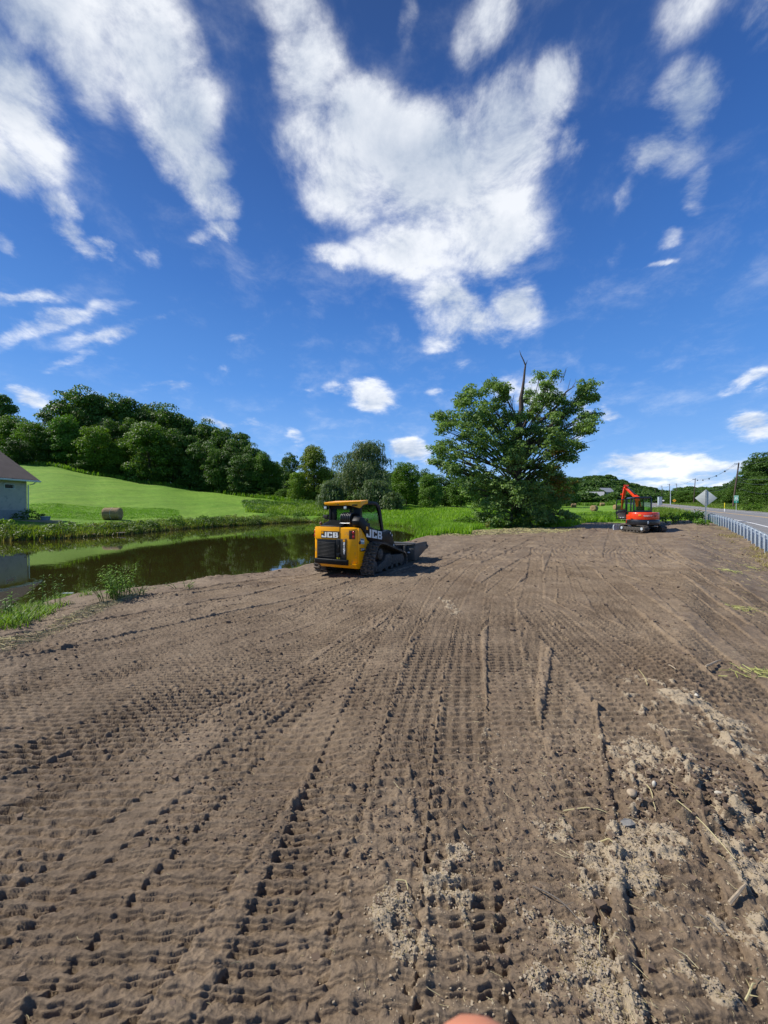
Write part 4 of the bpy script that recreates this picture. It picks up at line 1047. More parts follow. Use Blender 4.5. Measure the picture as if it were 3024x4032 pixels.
    for sgn in (1, -1):
        x0, x1 = (.585, .985) if sgn > 0 else (-.985, -.585)
        tk = track_belt(root, loop, x0, x1, .098, .028)
        xo = .93 * sgn
        xi = .66 * sgn
        fr = MB()
        fr.prism([(.08, .20), (.34, .26), (.60, .33), (.72, .50), (1.02, .50), (1.08, .44), (1.62, .42), (1.64, .17), (1.05, .14), (.5, .10), (.28, .06), (.14, .07)], min(xi, xo), max(xi, xo), 'X')
        fr.prism([(1.10, .44), (1.64, .415), (1.86, .385), (1.86, .17), (1.66, .15), (1.10, .17)], min(xi, xo) - .012, max(xi, xo) + .012, 'X')
        fr.build('track_frame', MAT['undercar'], tk, bevel=.012)
        m2 = MB(); m2.cyl((xi, .36, .55), (xo * 1.02, .36, .55), .15, n=28); m2.cyl((xo * 1.02, .36, .55), (xo * 1.035, .36, .55), .11, n=24); m2.build('sprocket', MAT['undercar'], tk, bevel=.01)
        for (y, r) in ((.06, .18), (1.86, .19)):
            m2 = MB(); m2.cyl((xi, y, r + .045), (xo * .98, y, r + .045), r, n=24); m2.cyl((xo * .98, y, r + .045), (xo * 1.0, y, r + .045), r * .55, n=18); m2.build('idler', MAT['undercar'], tk, bevel=.01)
        for y in (.45, .80, 1.15, 1.50):
            m2 = MB(); m2.cyl((xi, y, .115), (xo * .985, y, .115), .085, n=18); m2.build('roller', MAT['undercar'], tk, bevel=.008)
        if sgn > 0:
            m2 = MB(); m2.cyl((xo - .01, .22, .13), (xo + .008, .22, .13), .028); m2.build('bolt', MAT['blackmatt'], tk)
    # --- coupler and bucket
    mb = MB(); mb.prism([(1.75, .62), (1.95, .66), (2.35, .60), (2.48, .55), (2.48, .2), (2.3, .16), (1.9, .42)], -.45, .60, 'X'); mb.box(-.5, .62, 2.36, 2.50, .16, .62); mb.build('quick_hitch', MAT['blackmatt'], root, bevel=.015)
    mb = MB(); mb.box(.76, .80, 2.3, 2.49, .3, .6); mb.box(.80, .99, 2.44, 2.49, .33, .5); mb.build('hitch_plate', MAT['bucket'], root, bevel=.006)
    mb = MB(); mb.box(.84, .93, 2.436, 2.44, .36, .40); mb.build('white_tag', MAT['white'], root)
    mb = MB(); mb.cyl((.55, 2.2, .63), (.85, 2.25, .64), .02); mb.cyl((.3, 2.3, .62), (1.0, 2.4, .645), .014); mb.build('auxiliary_pipe', MAT['bucket'], root, smooth=True)
    b = MB(); W = 1.06
    side = [(2.50, .66), (3.46, .655), (3.60, .625), (3.74, .49), (3.70, .40), (3.56, .40), (2.62, .09), (2.52, .12)]
    b.prism([(2.50, .66), (2.50, .12), (2.56, .12), (2.56, .66)], -W + .02, W - .02, 'X')
    b.prism([(2.56, .12), (2.56, .16), (3.56, .44), (3.60, .40), (2.62, .09)], -W + .02, W - .02, 'X')
    b.prism([(2.47, .60), (2.47, .68), (2.66, .69), (2.66, .655), (2.56, .60)], -W + .02, W - .02, 'X')
    bk = b.build('bucket', MAT['bucket'], root, bevel=.008)
    for s_ in (-1, 1):
        b = MB(); b.prism(side, W - .02 if s_ > 0 else -W, W if s_ > 0 else -W + .02, 'X')
        b.prism([(2.50, .67), (3.46, .665), (3.60, .635), (3.58, .60), (3.45, .62), (2.51, .60)], (W - .005) * s_, (W + .02) * s_, 'X')
        b.cyl((W * s_ - .02, 3.62, .51), ((W + .035) * s_, 3.62, .51), .035); b.build('side_plate', MAT['bucket'], bk, bevel=.006)
    b = MB(); b.prism([(3.50, .38), (3.50, .42), (3.80, .50), (3.80, .47)], -W, W, 'X'); b.build('cutting_edge', MAT['bucket'], bk)
    return root
# ------------------------------------------------------------------ plants
MAT['leaf_dark'] = mat_leaf('leaves_dark', (.032, .075, .012), (.120, .205, .032), .32)
MAT['leaf_mid'] = mat_leaf('leaves_mid', (.045, .100, .012), (.160, .265, .034), .36)
MAT['leaf_lime'] = mat_leaf('leaves_lime', (.055, .13, .010), (.16, .30, .03), .35)
MAT['leaf_willow'] = mat_leaf('leaves_willow', (.070, .108, .042), (.170, .220, .090), .30)
MAT['leaf_oak'] = mat_leaf('leaves_oak', (.065, .135, .026), (.26, .375, .115), .42)
MAT['leaf_weed'] = mat_leaf('weeds', (.055, .10, .012), (.19, .24, .05), .35)
MAT['leaf_rust'] = mat_leaf('leaves_turning', (.10, .08, .012), (.30, .19, .03), .3)
MAT['blade'] = mat_leaf('grass_blades', (.090, .19, .014), (.22, .35, .035), .38)
MAT['blade_lime'] = mat_leaf('meadow_blades', (.115, .25, .010), (.29, .46, .03), .42)
MAT['blade_dry'] = mat_leaf('dry_blades', (.20, .16, .06), (.42, .36, .17), .3)
MAT['bark'] = mat_paint('bark', (.085, .068, .052), .9, vary=.35, scale=5, bump=.9, bscale=14)
MAT['deadwood'] = mat_paint('dead_wood', (.075, .055, .045), .85, vary=.4, scale=4, bump=.9, bscale=12)
MAT['twig'] = mat_paint('twig_bark', (.13, .11, .09), .85, vary=.25, scale=5)

def unit(v): return v / (np.linalg.norm(v, axis=1)[:, None] + 1e-9)

def leaf_quads(C, Nr, size, aspect=1.5, down=0.0, R=None):
    R = R or rng
    n = len(C); size = np.broadcast_to(size, (n,))
    Nr = unit(Nr)
    t = R.normal(size=(n, 3)); t[:, 2] -= down
    t = unit(t - (t * Nr).sum(1)[:, None] * Nr); b = np.cross(Nr, t)
    l = (size * aspect / 2)[:, None]; w = (size / 2)[:, None]
    V = np.stack([C - t * l, C + b * w * .9 + t * l * .1, C + t * l, C - b * w * .9 + t * l * .1], 1).reshape(-1, 3)
    F = np.arange(4 * n).reshape(n, 4)
    return V, F

def clump_leaves(clumps, dens, size, squash=.75, R=None, up=.35):
    """leaf positions and normals over the shells of overlapping clumps (x,y,z,r)"""
    R = R or rng; P = []; Q = []
    for (x, y, z, r) in clumps:
        n = max(12, int(dens * r * r))
        d = unit(R.normal(size=(n, 3))); d[:, 2] = np.where(d[:, 2] < -.35, -d[:, 2], d[:, 2])
        rad = r * (.45 + .6 * R.random(n) ** .5)
        p = d * rad[:, None]; p[:, 2] *= squash
        P.append(p + np.array([x, y, z])); Q.append(d * .8 + R.normal(size=(n, 3)) * .55 + np.array([0, 0, up]))
    return np.vstack(P), np.vstack(Q)

def tree_proto(name, H, W, seed, mat, low=.12, n_cl=64, leaf=.36, dens=26, shape='round', trunk_r=.25, lab=None):
    R = np.random.default_rng(seed)
    cl = []
    for i in range(n_cl):
        t = R.random()                                   # height in the crown
        if shape == 'round': rad = math.sin(math.pi * (.12 + .80 * t) ) ** .55
        elif shape == 'tall': rad = (math.sin(math.pi * (.22 + .72 * t))) ** .6 * .95
        else: rad = 1 - .8 * t
        an = R.random() * 6.283; u = R.random() ** .38 * (1.16 if R.random() < .3 else 1.0)
        r = W * (.06 + .15 * R.random() ** 1.4)
        z = low * H + r * .5 + t * (H * (1 - low) - r * (.6 + 1.2 * R.random()))
        cl.append((math.cos(an) * u * rad * (W / 2 - r * .55), math.sin(an) * u * rad * (W / 2 - r * .55), z, r))
    C, Q = clump_leaves(cl, dens, leaf, .72, R)
    sz = leaf * (.7 + .6 * R.random(len(C)))
    V, F = leaf_quads(C, Q, sz, 1.35, .2, R)
    root = empty(name, (0, 0, 0))
    tb = MB(); tb.tube([(0, 0, -.5), (0.05, 0, H * .2), (.1, .1, H * .5), (0, .1, H * .8)], [trunk_r * 1.3, trunk_r, trunk_r * .6, .05], n=8)
    for k in range(9):
        c = cl[R.integers(len(cl))]; z0 = H * (.18 + .4 * R.random())
        tb.tube([(0, 0, z0), (c[0] * .5, c[1] * .5, (z0 + c[2]) / 2 + .3), (c[0], c[1], c[2])], [trunk_r * .45, trunk_r * .28, .03], n=5)
    tb.build('trunk', MAT['bark'], root, smooth=True)
    np_mesh('crown', V, F, mat, root)
    return root

def place(proto, used, x, y, h, protoH, lab, cat='tree', group=None, wid=1.0, rz=None, tint=(1, 1, 1), sink=.3, z=None):
    o = proto if not used.get(proto.name) else copy_tree(proto)
    used[proto.name] = True
    z = land1(x, y) if z is None else z
    o.location = (x, y, z - sink); k = h / protoH
    o.scale = (k * wid, k * wid, k); o.rotation_euler = (0, 0, random.uniform(0, 6.28) if rz is None else rz)
    for c in o.children: c.color = (*tint, 1)
    for key in ('group',):
        if key in o: del o[key]
    tag(o, lab, cat, group)
    return o

def build_woods():
    used = {}
    HB = 18.0
    pA = tree_proto('broadleaf_tree', HB, 13, 1, MAT['leaf_dark'], .0, 150, .40, 30, 'round')
    pB = tree_proto('broadleaf_tree', HB, 12, 2, MAT['leaf_dark'], .0, 150, .40, 30, 'tall')
    pC = tree_proto('broadleaf_tree', HB, 15, 3, MAT['leaf_mid'], .0, 160, .38, 30, 'round')
    pD = tree_proto('broadleaf_tree', HB, 14, 4, MAT['leaf_mid'], .0, 160, .38, 30, 'tall')
    protos = dict(A=pA, B=pB, C=pC, D=pD)
    def T(p, px, ytop, D, label, group=None, wid=1.0, tint=(1, 1, 1), minh=4):
        x, y = at_d(px, D); z = land1(x, y); h = max(minh, zpx(ytop, D) - z + .3)
        place(protos[p], used, x, y, h, HB, label, 'tree', group, wid * (HB / h) ** .35, None, tint)
    # skyline row of the hilltop wood, left to right
    back = [('B',20,1560,120,.7,'tall dark tree standing apart at the left end of the hilltop wood'),
            ('A',305,1536,128,1.0,'tallest dark tree of the hilltop wood, at its left shoulder'),
            ('B',392,1563,130,.8,None),('A',455,1568,132,.8,None),('B',520,1578,134,.8,None),('A',590,1590,136,.85,None),('A',665,1608,134,.9,None),
            ('B',752,1655,132,.8,None),('A',815,1664,130,.8,None),('A',880,1688,126,.8,None),('B',940,1708,122,.85,None),('A',985,1752,118,.7,None)]
    words = ['second','third','fourth','fifth','sixth','seventh','eighth','ninth','tenth','eleventh']
    k = 0
    for p, px, yt, D, w, lb in back:
        g = 'tall trees along the skyline of the hilltop wood'
        if lb is None:
            lb = 'dark tall tree on the hilltop skyline, %s along from the tallest' % words[k]; k += 1
        T(p, px, yt, D, lb, g, w, (.95, 1, .95))
    # infill and front row by the edge of the mown field
    front = [('C',60,1650,116,1.0,(1,1,1),'spreading green tree left of the hilltop wood above the grey building roof'),
             ('C',135,1668,112,.9,(.95,1,.9),'green tree between the building roof and the tall hilltop trees'),
             ('A',205,1690,112,.8,(1,1.05,1),'rounded dark tree in front of the tallest hilltop tree'),
             ('D',262,1640,113,.8,(.95,1.1,.9),'mid green tree leaning against the left flank of the wood'),
             ('C',375,1688,112,.85,(1.25,1.2,.8),'bright yellow-green rounded tree at the front of the wood edge'),
             ('D',470,1735,114,.7,(1.15,1.12,.85),'small light green tree right of the yellow-green rounded one'),
             ('A',430,1650,122,.8,(1,1,1),'dark tree filling the gap behind the yellow-green rounded tree'),
             ('D',590,1668,114,1.05,(1.02,1.0,1.0),'big dull green spreading tree at the middle of the wood edge'),
             ('A',530,1660,124,.8,(1,1,1),'dark tree behind the small light green one'),
             ('A',685,1700,117,.9,(1,1,1),'dark tree at the field edge right of the big spreading one'),
             ('B',745,1720,118,.8,(1.1,1.1,1),'slim dark tree on the slope before the skyline dips'),
             ('A',800,1740,114,.9,(.9,.95,.9),'broad dark tree low on the slope of the wood'),
             ('C',860,1775,112,.7,(.8,.85,.8),'low dark tree with pale leaf sprays on the wood slope'),
             ('B',905,1760,112,.8,(.9,.9,.9),'dark leafy tree near the right end of the hill wood'),
             ('A',955,1790,108,.8,(.9,.95,.9),'last dark tree at the foot of the hill wood'),
             ('D',1030,1786,110,.75,(.95,1,.9),'green tree in the dip between the hill wood and the willow'),
             ('C',1080,1822,112,.7,(.9,.95,.8),'low green tree in the dip, beside the ivy-dark tall one'),
             ('A',1145,1786,108,.55,(.75,.85,.75),'narrow near-black tree rising in the dip'),
             ('C',1170,1862,98,.62,(1.5,1.35,.9),'small bright green tree in front of the narrow dark one'),
             ('D',1240,1760,100,.75,(1.45,1.1,1.0),'olive tree with a thin see-through crown left of the willow'),
             ('A',1205,1850,104,.7,(.9,.9,.9),'dark low tree behind the small bright green one'),
             ('C',1600,1828,96,.85,(1.0,1.05,.8),'leafy green tree right behind the willow'),
             ('D',1690,1868,90,.75,(1.1,1.15,1.1),'big-leaved green tree between the willow and the dead-topped tree'),
             ('A',1655,1850,106,.8,(.9,1,.9),'dark tree behind the big-leaved green tree'),
             ('A',1750,1872,104,.9,(.8,.9,.8),'dark tree half hidden by the left side of the dead-topped tree'),
             ('C',1815,1880,100,.9,(.8,.9,.8),'dim green tree behind the dead-topped tree'),
             ('A',1900,1885,108,1.0,(.8,.9,.8),'dark tree straight behind the dead-topped trunk'),
             ('C',1990,1895,112,1.0,(.8,.9,.8),'dim tree behind the right half of the dead-topped tree'),
             ('A',2090,1890,118,1.0,(.85,.9,.8),'dark tree behind the right edge of the dead-topped tree'),
             ('C',2180,1868,125,.95,(.85,.8,.75),'brownish green tree right of the dead-topped tree'),
             ('D',2232,1882,140,.9,(.75,.8,.75),'dusky green tree above the hay field by the hill')]
    for p, px, yt, D, w, ti, lb in front: T(p, px, yt, D, lb, 'trees along the edge of the fields', w, ti)
    # dark bushes under the wood, bottom fringe
    k = 0
    for px, yt, D in [(330,1815,109),(430,1842,111),(520,1860,112),(620,1878,113),(720,1895,113),(820,1905,112),(900,1912,111),(985,1930,108),(1060,1935,106),(1120,1940,104)]:
        T('C', px, yt, D, 'low dark bush under the wood edge, %s from the left' % (['first'] + words)[k], 'bushes under the wood edge', 1.1, (.85, .95, .85), minh=3); k += 1
    # right side, behind the road
    right = [('A',3010,1790,92,1.0,'big dark tree beyond the road at the right edge'),('B',2960,1832,98,.9,'dark tree behind the leaning pole'),('A',3080,1780,88,1.0,'dark tree just past the right edge of the road wood'),
             ('C',2925,1880,102,.8,'low dark tree left of the leaning pole'),('C',2990,1880,84,.8,'leafy dark tree behind the green road sign'),('A',2880,1918,150,1.1,'distant dark tree left of the green road sign'),
             ('A',2835,1925,160,1.1,'distant dark tree above the yellow post'),('C',2780,1925,165,1.1,'distant dark tree behind the grey diamond sign'),('A',2735,1925,170,1.1,'distant dark tree right of the second utility pole'),('C',3060,1900,80,.9,'dark understorey tree at the right edge'),
             ('A',3180,1800,84,1.1,'dark tree standing beyond the right edge of the picture'),('C',3330,1830,80,1.1,'second dark tree standing beyond the right edge of the picture'),('A',3520,1800,78,1.1,'third dark tree standing beyond the right edge of the picture'),
             ('C',2668,1938,150,1.3,'low tree between the straight dark pole and the second pole'),('C',2705,1934,142,1.3,'round low tree just left of the second pole'),('C',2752,1936,136,1.3,'low tree hidden behind the left of the diamond sign'),
             ('D',2800,1938,128,1.3,'low tree showing right of the diamond sign'),('C',2838,1936,120,1.3,'low green tree behind the yellow marker post'),('C',2872,1930,112,1.3,'low green tree left of the leaning pole foot'),('D',2905,1925,106,1.2,'green tree just behind the leaning pole foot')]
    for p, px, yt, D, w, lb in right: T(p, px, yt, D, lb, 'trees beyond the road', w, (.75, .82, .8))
    g = 'trees deep inside the hilltop wood'
    for k2, (px, yt, D) in enumerate([(60,1690,128),(150,1700,126),(250,1600,138),(345,1590,142),(440,1600,146),(560,1610,146),(630,1625,144),(710,1650,144),(780,1685,142),(850,1700,140),(915,1730,134),(1000,1800,128),(1060,1835,128),(1120,1840,126),(1300,1850,110),(1380,1850,112),(1500,1850,112),(1565,1862,108)]):
        T('AB'[k2 % 2], px, yt, D, 'dark tree deep in the wood behind the front trees, %s from the left' % (['first'] + words + ['twelfth', 'thirteenth', 'fourteenth', 'fifteenth', 'sixteenth', 'seventeenth', 'eighteenth'])[k2], g, 1.15, (.85, .92, .85))
    # yew-like bush by the building roof
    x, y = at_d(78, 104); place(pA, used, x, y, zpx(1728, 104) - land1(x, y), HB, 'blackish rounded evergreen bush above the building roof', 'tree', None, 1.5, None, (.5, .62, .5))

def build_willow(name, px, ytop, D, width, label, seed, tint=(1, 1, 1), strands=900, grp=None):
    R = np.random.default_rng(seed)
    x, y = at_d(px, D); z = land1(x, y); H = zpx(ytop, D) - z; W = width
    cl = []
    for i in range(75):
        d = unit(R.normal(size=(1, 3)))[0]; u = R.random() ** .4
        r = W * (.09 + .07 * R.random())
        zz = H * .52 + d[2] * u * (H * .46 - r * .6)
        tp = 1.0 - .25 * max(0, d[2])
        cl.append((d[0] * u * W * .44 * tp, d[1] * u * W * .40 * tp, zz, r))
    C, Q = clump_leaves(cl, 44, .3, .85, R, .2)
    V, F = leaf_quads(C, Q, .17 * (.7 + .6 * R.random(len(C))), 3.2, 1.2, R)
    # drooping strands
    Pp = []; Nn = []
    idx = R.integers(len(cl), size=strands)
    for i in idx:
        c = cl[i]; a = R.random() * 6.283; rr = c[3] * (.8 + .4 * R.random()); L_ = .8 + 1.8 * R.random(); n = 9
        tt = np.linspace(0, 1, n)
        p = np.stack([c[0] + math.cos(a) * (rr + .35 * np.sqrt(tt)), c[1] + math.sin(a) * (rr + .35 * np.sqrt(tt)), c[2] + c[3] * .4 - L_ * tt ** 1.2], 1) + R.normal(size=(n, 3)) * .08
        Pp.append(p); Nn.append(np.stack([np.full(n, math.cos(a)), np.full(n, math.sin(a)), np.full(n, .3)], 1) + R.normal(size=(n, 3)) * .5)
    V2, F2 = leaf_quads(np.vstack(Pp), np.vstack(Nn), .16, 3.4, 2.5, R)
    root = empty(name, (x, y, z - .2), 0, label, 'willow' if 'willow' in name else 'shrub', grp)
    tb = MB(); tb.tube([(0, 0, -.5), (.2, 0, H * .2), (-.2, .2, H * .6)], [W * .045, W * .035, .08], n=9)
    for k in range(12):
        c = cl[R.integers(len(cl))]; tb.tube([(0, 0, H * .15), (c[0] * .5, c[1] * .5, c[2] * .65), c[:3]], [W * .02, W * .012, .03], n=5)
    tb.build('trunk', MAT['bark'], root, smooth=True)
    cr = np_mesh('crown', np.vstack([V, V2]), np.vstack([F, F2 + len(V)]), MAT['leaf_willow'], root)
    cr.color = (*tint, 1)
    return root

def build_big_tree():
    R = np.random.default_rng(11); D = 37.0; k = D / F_PX / 1.952
    bx, by = at_d(1600 + 870 / 1.952, D); bz = land1(bx, by)
    root = empty('dead_topped_tree', (bx, by, bz), 0, 'large leafy tree with a bare dead leader sticking out of its top', 'tree')
    z0 = zpx(1350 + 1400 / 1.952, D) - bz
    def P(x, y, dy=0.0): return ((x - 870) * k, dy, (1400 - y) * k + z0)
    spec = [(640,360,80),(600,330,60),(490,430,85),(410,450,70),(340,480,75),(250,560,65),(225,660,70),(330,620,110),(480,560,120),(640,500,110),(720,430,55),(700,390,45),(600,650,130),(420,740,130),(260,830,90),(215,800,55),(190,930,55),(160,920,35),(350,900,120),(520,850,140),(700,700,130),(760,590,70),(680,900,140),(480,1030,100),(330,990,70),(250,960,60),
            (560,1130,130),(700,1080,140),(600,1250,110),(720,1260,120),(850,1180,120),(950,1080,120),(1050,1180,100),(1080,1290,95),(960,1310,110),(840,1300,110),(1130,1060,70),(1140,1200,60),(540,1330,70),(1120,1340,60),(1150,1290,45),(620,1370,60),(700,1385,60),(800,1385,70),(900,1390,60),(1000,1385,60),(1080,1375,50),(560,1390,45),(450,1130,70),(400,1080,60),(1170,1340,40),
            (950,820,115),(1060,770,110),(1180,700,100),(1290,650,95),(1370,700,55),(1395,690,35),(1380,570,70),(1300,490,100),(1390,430,70),(1440,440,30),(1340,340,60),(1300,370,50),(1200,560,100),(1150,450,70),(1080,420,90),(1090,300,65),(1120,260,40),(1025,370,60),(990,460,65),(990,540,60),(1060,580,80),(1120,860,80),(1180,900,40),(1200,890,25),(1240,815,32),(1160,790,60),(1020,650,85),(930,570,45),(905,690,75),(820,560,45),(840,820,90),(870,940,110),(780,800,110),(1000,950,100),(1100,960,60)]
    cl = []; limbs = []
    for (x, y, r) in spec:
        half = 4.6 * math.sqrt(max(.12, 1 - ((x - 790) / 700.0) ** 2)) * (1 if y > 600 else .75)
        m = 3 if r > 90 else 2 if r > 55 else 1
        for i in range(m):
            dy = (R.random() * 2 - 1) * half
            if i == 0: dy = -abs(dy) * .9
            jx, jy = R.normal(size=2) * r * .25
            a = P(x + jx, y + jy, dy); f_ = 1 + dy / D * .9; a = (a[0] * f_ * .965, a[1], a[2] * (1 - (1 - f_) * .8)); cl.append((a[0], a[1], a[2], r * k * (.74 + .3 * R.random())))
            if i == 0 or R.random() < .4: limbs.append((a[0], a[1], a[2], r * k))
    # fine structure: every clump is a bunch of tufts
    tf = []
    for (x, y, z, r) in cl:
        n = int(9 + r * 11)
        d = unit(R.normal(size=(n, 3))); q = d * (r * (.2 + .85 * R.random(n)))[:, None]; q[:, 2] *= .85
        for v in q: tf.append((x + v[0], y + v[1], z + v[2], .26 + .30 * R.random() ** 2))
    C, Q = clump_leaves(tf, 170, .16, .8, R, .35)
    V, F = leaf_quads(C, Q, .150 * (.6 + .7 * R.random(len(C))), 1.5, .5, R)
    print('big tree leaves', len(F))
    np_mesh('crown', V, F, MAT['leaf_oak'], root)
    # some turning leaves low on the right
    tf = []
    for (x, y, r) in [(1040,1090,70),(1060,1150,70),(1000,1040,50),(1090,1120,50),(1030,860,60),(1060,880,50)]:
        for i in range(16):
            a = P(x + R.normal() * r * .5, y + R.normal() * r * .5, -2.6 + R.normal() * .7); tf.append((a[0], a[1], a[2], .3))
    C, Q = clump_leaves(tf, 160, .16, .6, R, .4); V, F = leaf_quads(C, Q, .15, 1.4, .3, R)
    np_mesh('turning_foliage', V, F, MAT['leaf_rust'], root)
    tb = MB()
    tr = [P(850, 1420), P(845, 1250), P(855, 1080), P(850, 900), P(862, 740), P(868, 600), P(880, 500)]
    tb.tube(tr, [.62, .50, .45, .40, .34, .27, .22], n=14)
    for (x, y, z, r) in limbs:
        zt = tr[0][2] + (z - tr[0][2]) * R.uniform(.45, .75)
        t0 = np.interp(zt, [p[2] for p in tr], [p[0] for p in tr])
        mid = (t0 + (x - t0) * .5 + R.normal() * .2, y * .5 + R.normal() * .2, (zt + z) / 2 + .25 + R.normal() * .15)
        rr = .04 + .035 * math.hypot(x, y) / 4
        tb.tube([(t0, 0, zt), ((t0 * 2 + mid[0]) / 3, mid[1] * .3, (2 * zt + mid[2]) / 3), mid, ((mid[0] + x) / 2, (mid[1] + y) / 2, (mid[2] + z) / 2 + .1), (x, y, z)], [rr * 1.5, rr * 1.1, rr * .75, rr * .45, .015], n=6)
        for q in range(3):
            e = (x + R.normal() * r * .6, y + R.normal() * r * .6, z + R.normal() * r * .45)
            tb.tube([mid, ((mid[0] + e[0]) / 2, (mid[1] + e[1]) / 2, (mid[2] + e[2]) / 2 + .08), e], [rr * .4, rr * .25, .01], n=4)
    # the big bare limb reaching right
    tb.tube([P(860, 700), P(960, 660, -.3), P(1040, 590, -.5), P(1130, 500, -.8), P(1190, 400, -.9), P(1250, 360, -1)], [.20, .17, .14, .10, .07, .03], n=8)
    tb.tube([P(850, 860), P(940, 830, -.6), P(1060, 790, -1.2), P(1130, 760, -1.4)], [.17, .13, .09, .03], n=7)
    tb.tube([P(850, 800), P(720, 800, -.6), P(600, 790, -1.2)], [.15, .11, .03], n=7)
    tb.tube([P(860, 640), P(770, 570, -.3), P(700, 500, -.6)], [.13, .10, .03], n=7)
    for a, b, c in [((1200,400),(1215,340),(1225,300)),((1150,330),(1170,270),(1200,215)),((1170,300),(1190,240),(1185,225)),((1240,360),(1260,330),(1262,300)),((790,520),(790,460),(808,415)),((790,470),(770,440),(755,420))]:
        tb.tube([P(*a, -.8), P(*b, -.8), P(*c, -.8)], [.03, .02, .008], n=5)
    tb.build('trunk', MAT['bark'], root, smooth=True)
    lb = MB()
    lb.tube([P(880, 500), P(876, 430), P(888, 370), P(898, 290), P(905, 215), P(910, 175)], [.235, .19, .15, .11, .09, .07], n=10)
    lb.tube([P(910, 178), P(895, 140), P(875, 100), P(864, 62)], [.07, .055, .04, .006], n=7)
    lb.tube([P(910, 178), P(920, 155), P(926, 135)], [.05, .03, .006], n=6)
    lb.tube([P(878, 470), P(900, 445), P(925, 432), P(960, 437)], [.12, .09, .05, .01], n=7)
    lb.tube([P(884, 480), P(868, 460), P(872, 447)], [.06, .04, .01], n=6)
    lb.tube([P(905, 213), P(897, 209)], [.03, .01], n=5)
    lb.build('dead_leader', MAT['deadwood'], root, smooth=True)

# ---- grass blades and weeds
def blades(name, P, h, n_per, w, mat, lean=.35, seed=1, spread=.12, parent=None, label=None, kind='stuff', color=(1, 1, 1)):
    R = np.random.default_rng(seed)
    P = np.asarray(P, float); h = np.broadcast_to(h, (len(P),))
    B = np.repeat(P, n_per, 0); hh = np.repeat(h, n_per) * (.55 + .6 * R.random(len(B)))
    B = B + np.stack([R.normal(size=len(B)) * spread, R.normal(size=len(B)) * spread, np.zeros(len(B)) - .03], 1)
    a = R.random(len(B)) * 6.283; side = np.stack([np.cos(a), np.sin(a), np.zeros(len(B))], 1); out = np.stack([-np.sin(a), np.cos(a), np.zeros(len(B))], 1)
    le = (lean * (.3 + R.random(len(B))))[:, None] * hh[:, None]
    ww = (w * (.6 + .8 * R.random(len(B))))[:, None] / 2
    up = np.array([0, 0, 1.0])
    m = B + up * hh[:, None] * .55 + out * le * .3; t = B + up * hh[:, None] + out * le
    V = np.stack([B - side * ww, B + side * ww, m + side * ww * .85, m - side * ww * .85, t + side * ww * .12, t - side * ww * .12], 1).reshape(-1, 3)
    i = np.arange(len(B))[:, None] * 6
    F = np.concatenate([i + np.array([[0, 1, 2, 3]]), i + np.array([[3, 2, 4, 5]])], 1).reshape(-1, 4)
    o = np_mesh(name, V, F, mat, parent); o.color = (*color, 1)
    if kind: tag(o, label, kind=kind)
    return o

def scatter(poly_px, n, zref=0.0, seed=1, D=None):
    """random points inside a patch given by its outline; poly_px are (px, depth) pairs"""
    R = np.random.default_rng(seed)
    poly = np.array([at_d(a, d) for a, d in poly_px]); lo, hi = poly.min(0), poly.max(0)
    out = []
    while sum(len(o) for o in out) < n:
        p = lo + (hi - lo) * R.random((n * 3, 2)); s = poly_sdf(p, poly); out.append(p[s < 0])
    return np.vstack(out)[:n]

def on_land(p, off=0.0):
    return np.column_stack([p, land(p[:, 0], p[:, 1]) + off])

def shore(i0, i1, d0, d1, n, seed):
    """points along the pond outline between corners i0..i1, d0..d1 metres outwards"""
    R = np.random.default_rng(seed); c = POND; seg = [(i, (i + 1) % len(c)) for i in range(i0, i1)]
    L = np.array([np.linalg.norm(c[b] - c[a]) for a, b in seg]); cum = np.concatenate([[0], np.cumsum(L)])
    t = R.random(n) * cum[-1]; k = np.clip(np.searchsorted(cum, t) - 1, 0, len(seg) - 1)
    out = []
    area = sum(c[i][0] * c[(i + 1) % len(c)][1] - c[(i + 1) % len(c)][0] * c[i][1] for i in range(len(c)))
    sg = 1 if area > 0 else -1
    for j in range(n):
        a, b = seg[k[j]]; e = (c[b] - c[a]) / L[k[j]]; p = c[a] + e * (t[j] - cum[k[j]])
        out.append(p + sg * np.array([e[1], -e[0]]) * (d0 + (d1 - d0) * R.random()))
    return np.array(out)

def domes(name, P, r, leaf, dens, mat, seed=1, squash=.9, label=None, color=(1, 1, 1)):
    R = np.random.default_rng(seed); cl = [(p[0], p[1], p[2] + rr * .4, rr) for p, rr in zip(P, np.broadcast_to(r, (len(P),)))]
    C, Q = clump_leaves(cl, dens, leaf, squash, R, .4); V, F = leaf_quads(C, Q, leaf * (.6 + .7 * R.random(len(C))), 1.5, .0, R)
    o = np_mesh(name, V, F, mat); tag(o, label, kind='stuff'); o.color = (*color, 1)
    return o

def noisy(P, freq, thr, seed):
    return P[fbm(P[:, 0] * freq, P[:, 1] * freq, seed, 3) > thr]

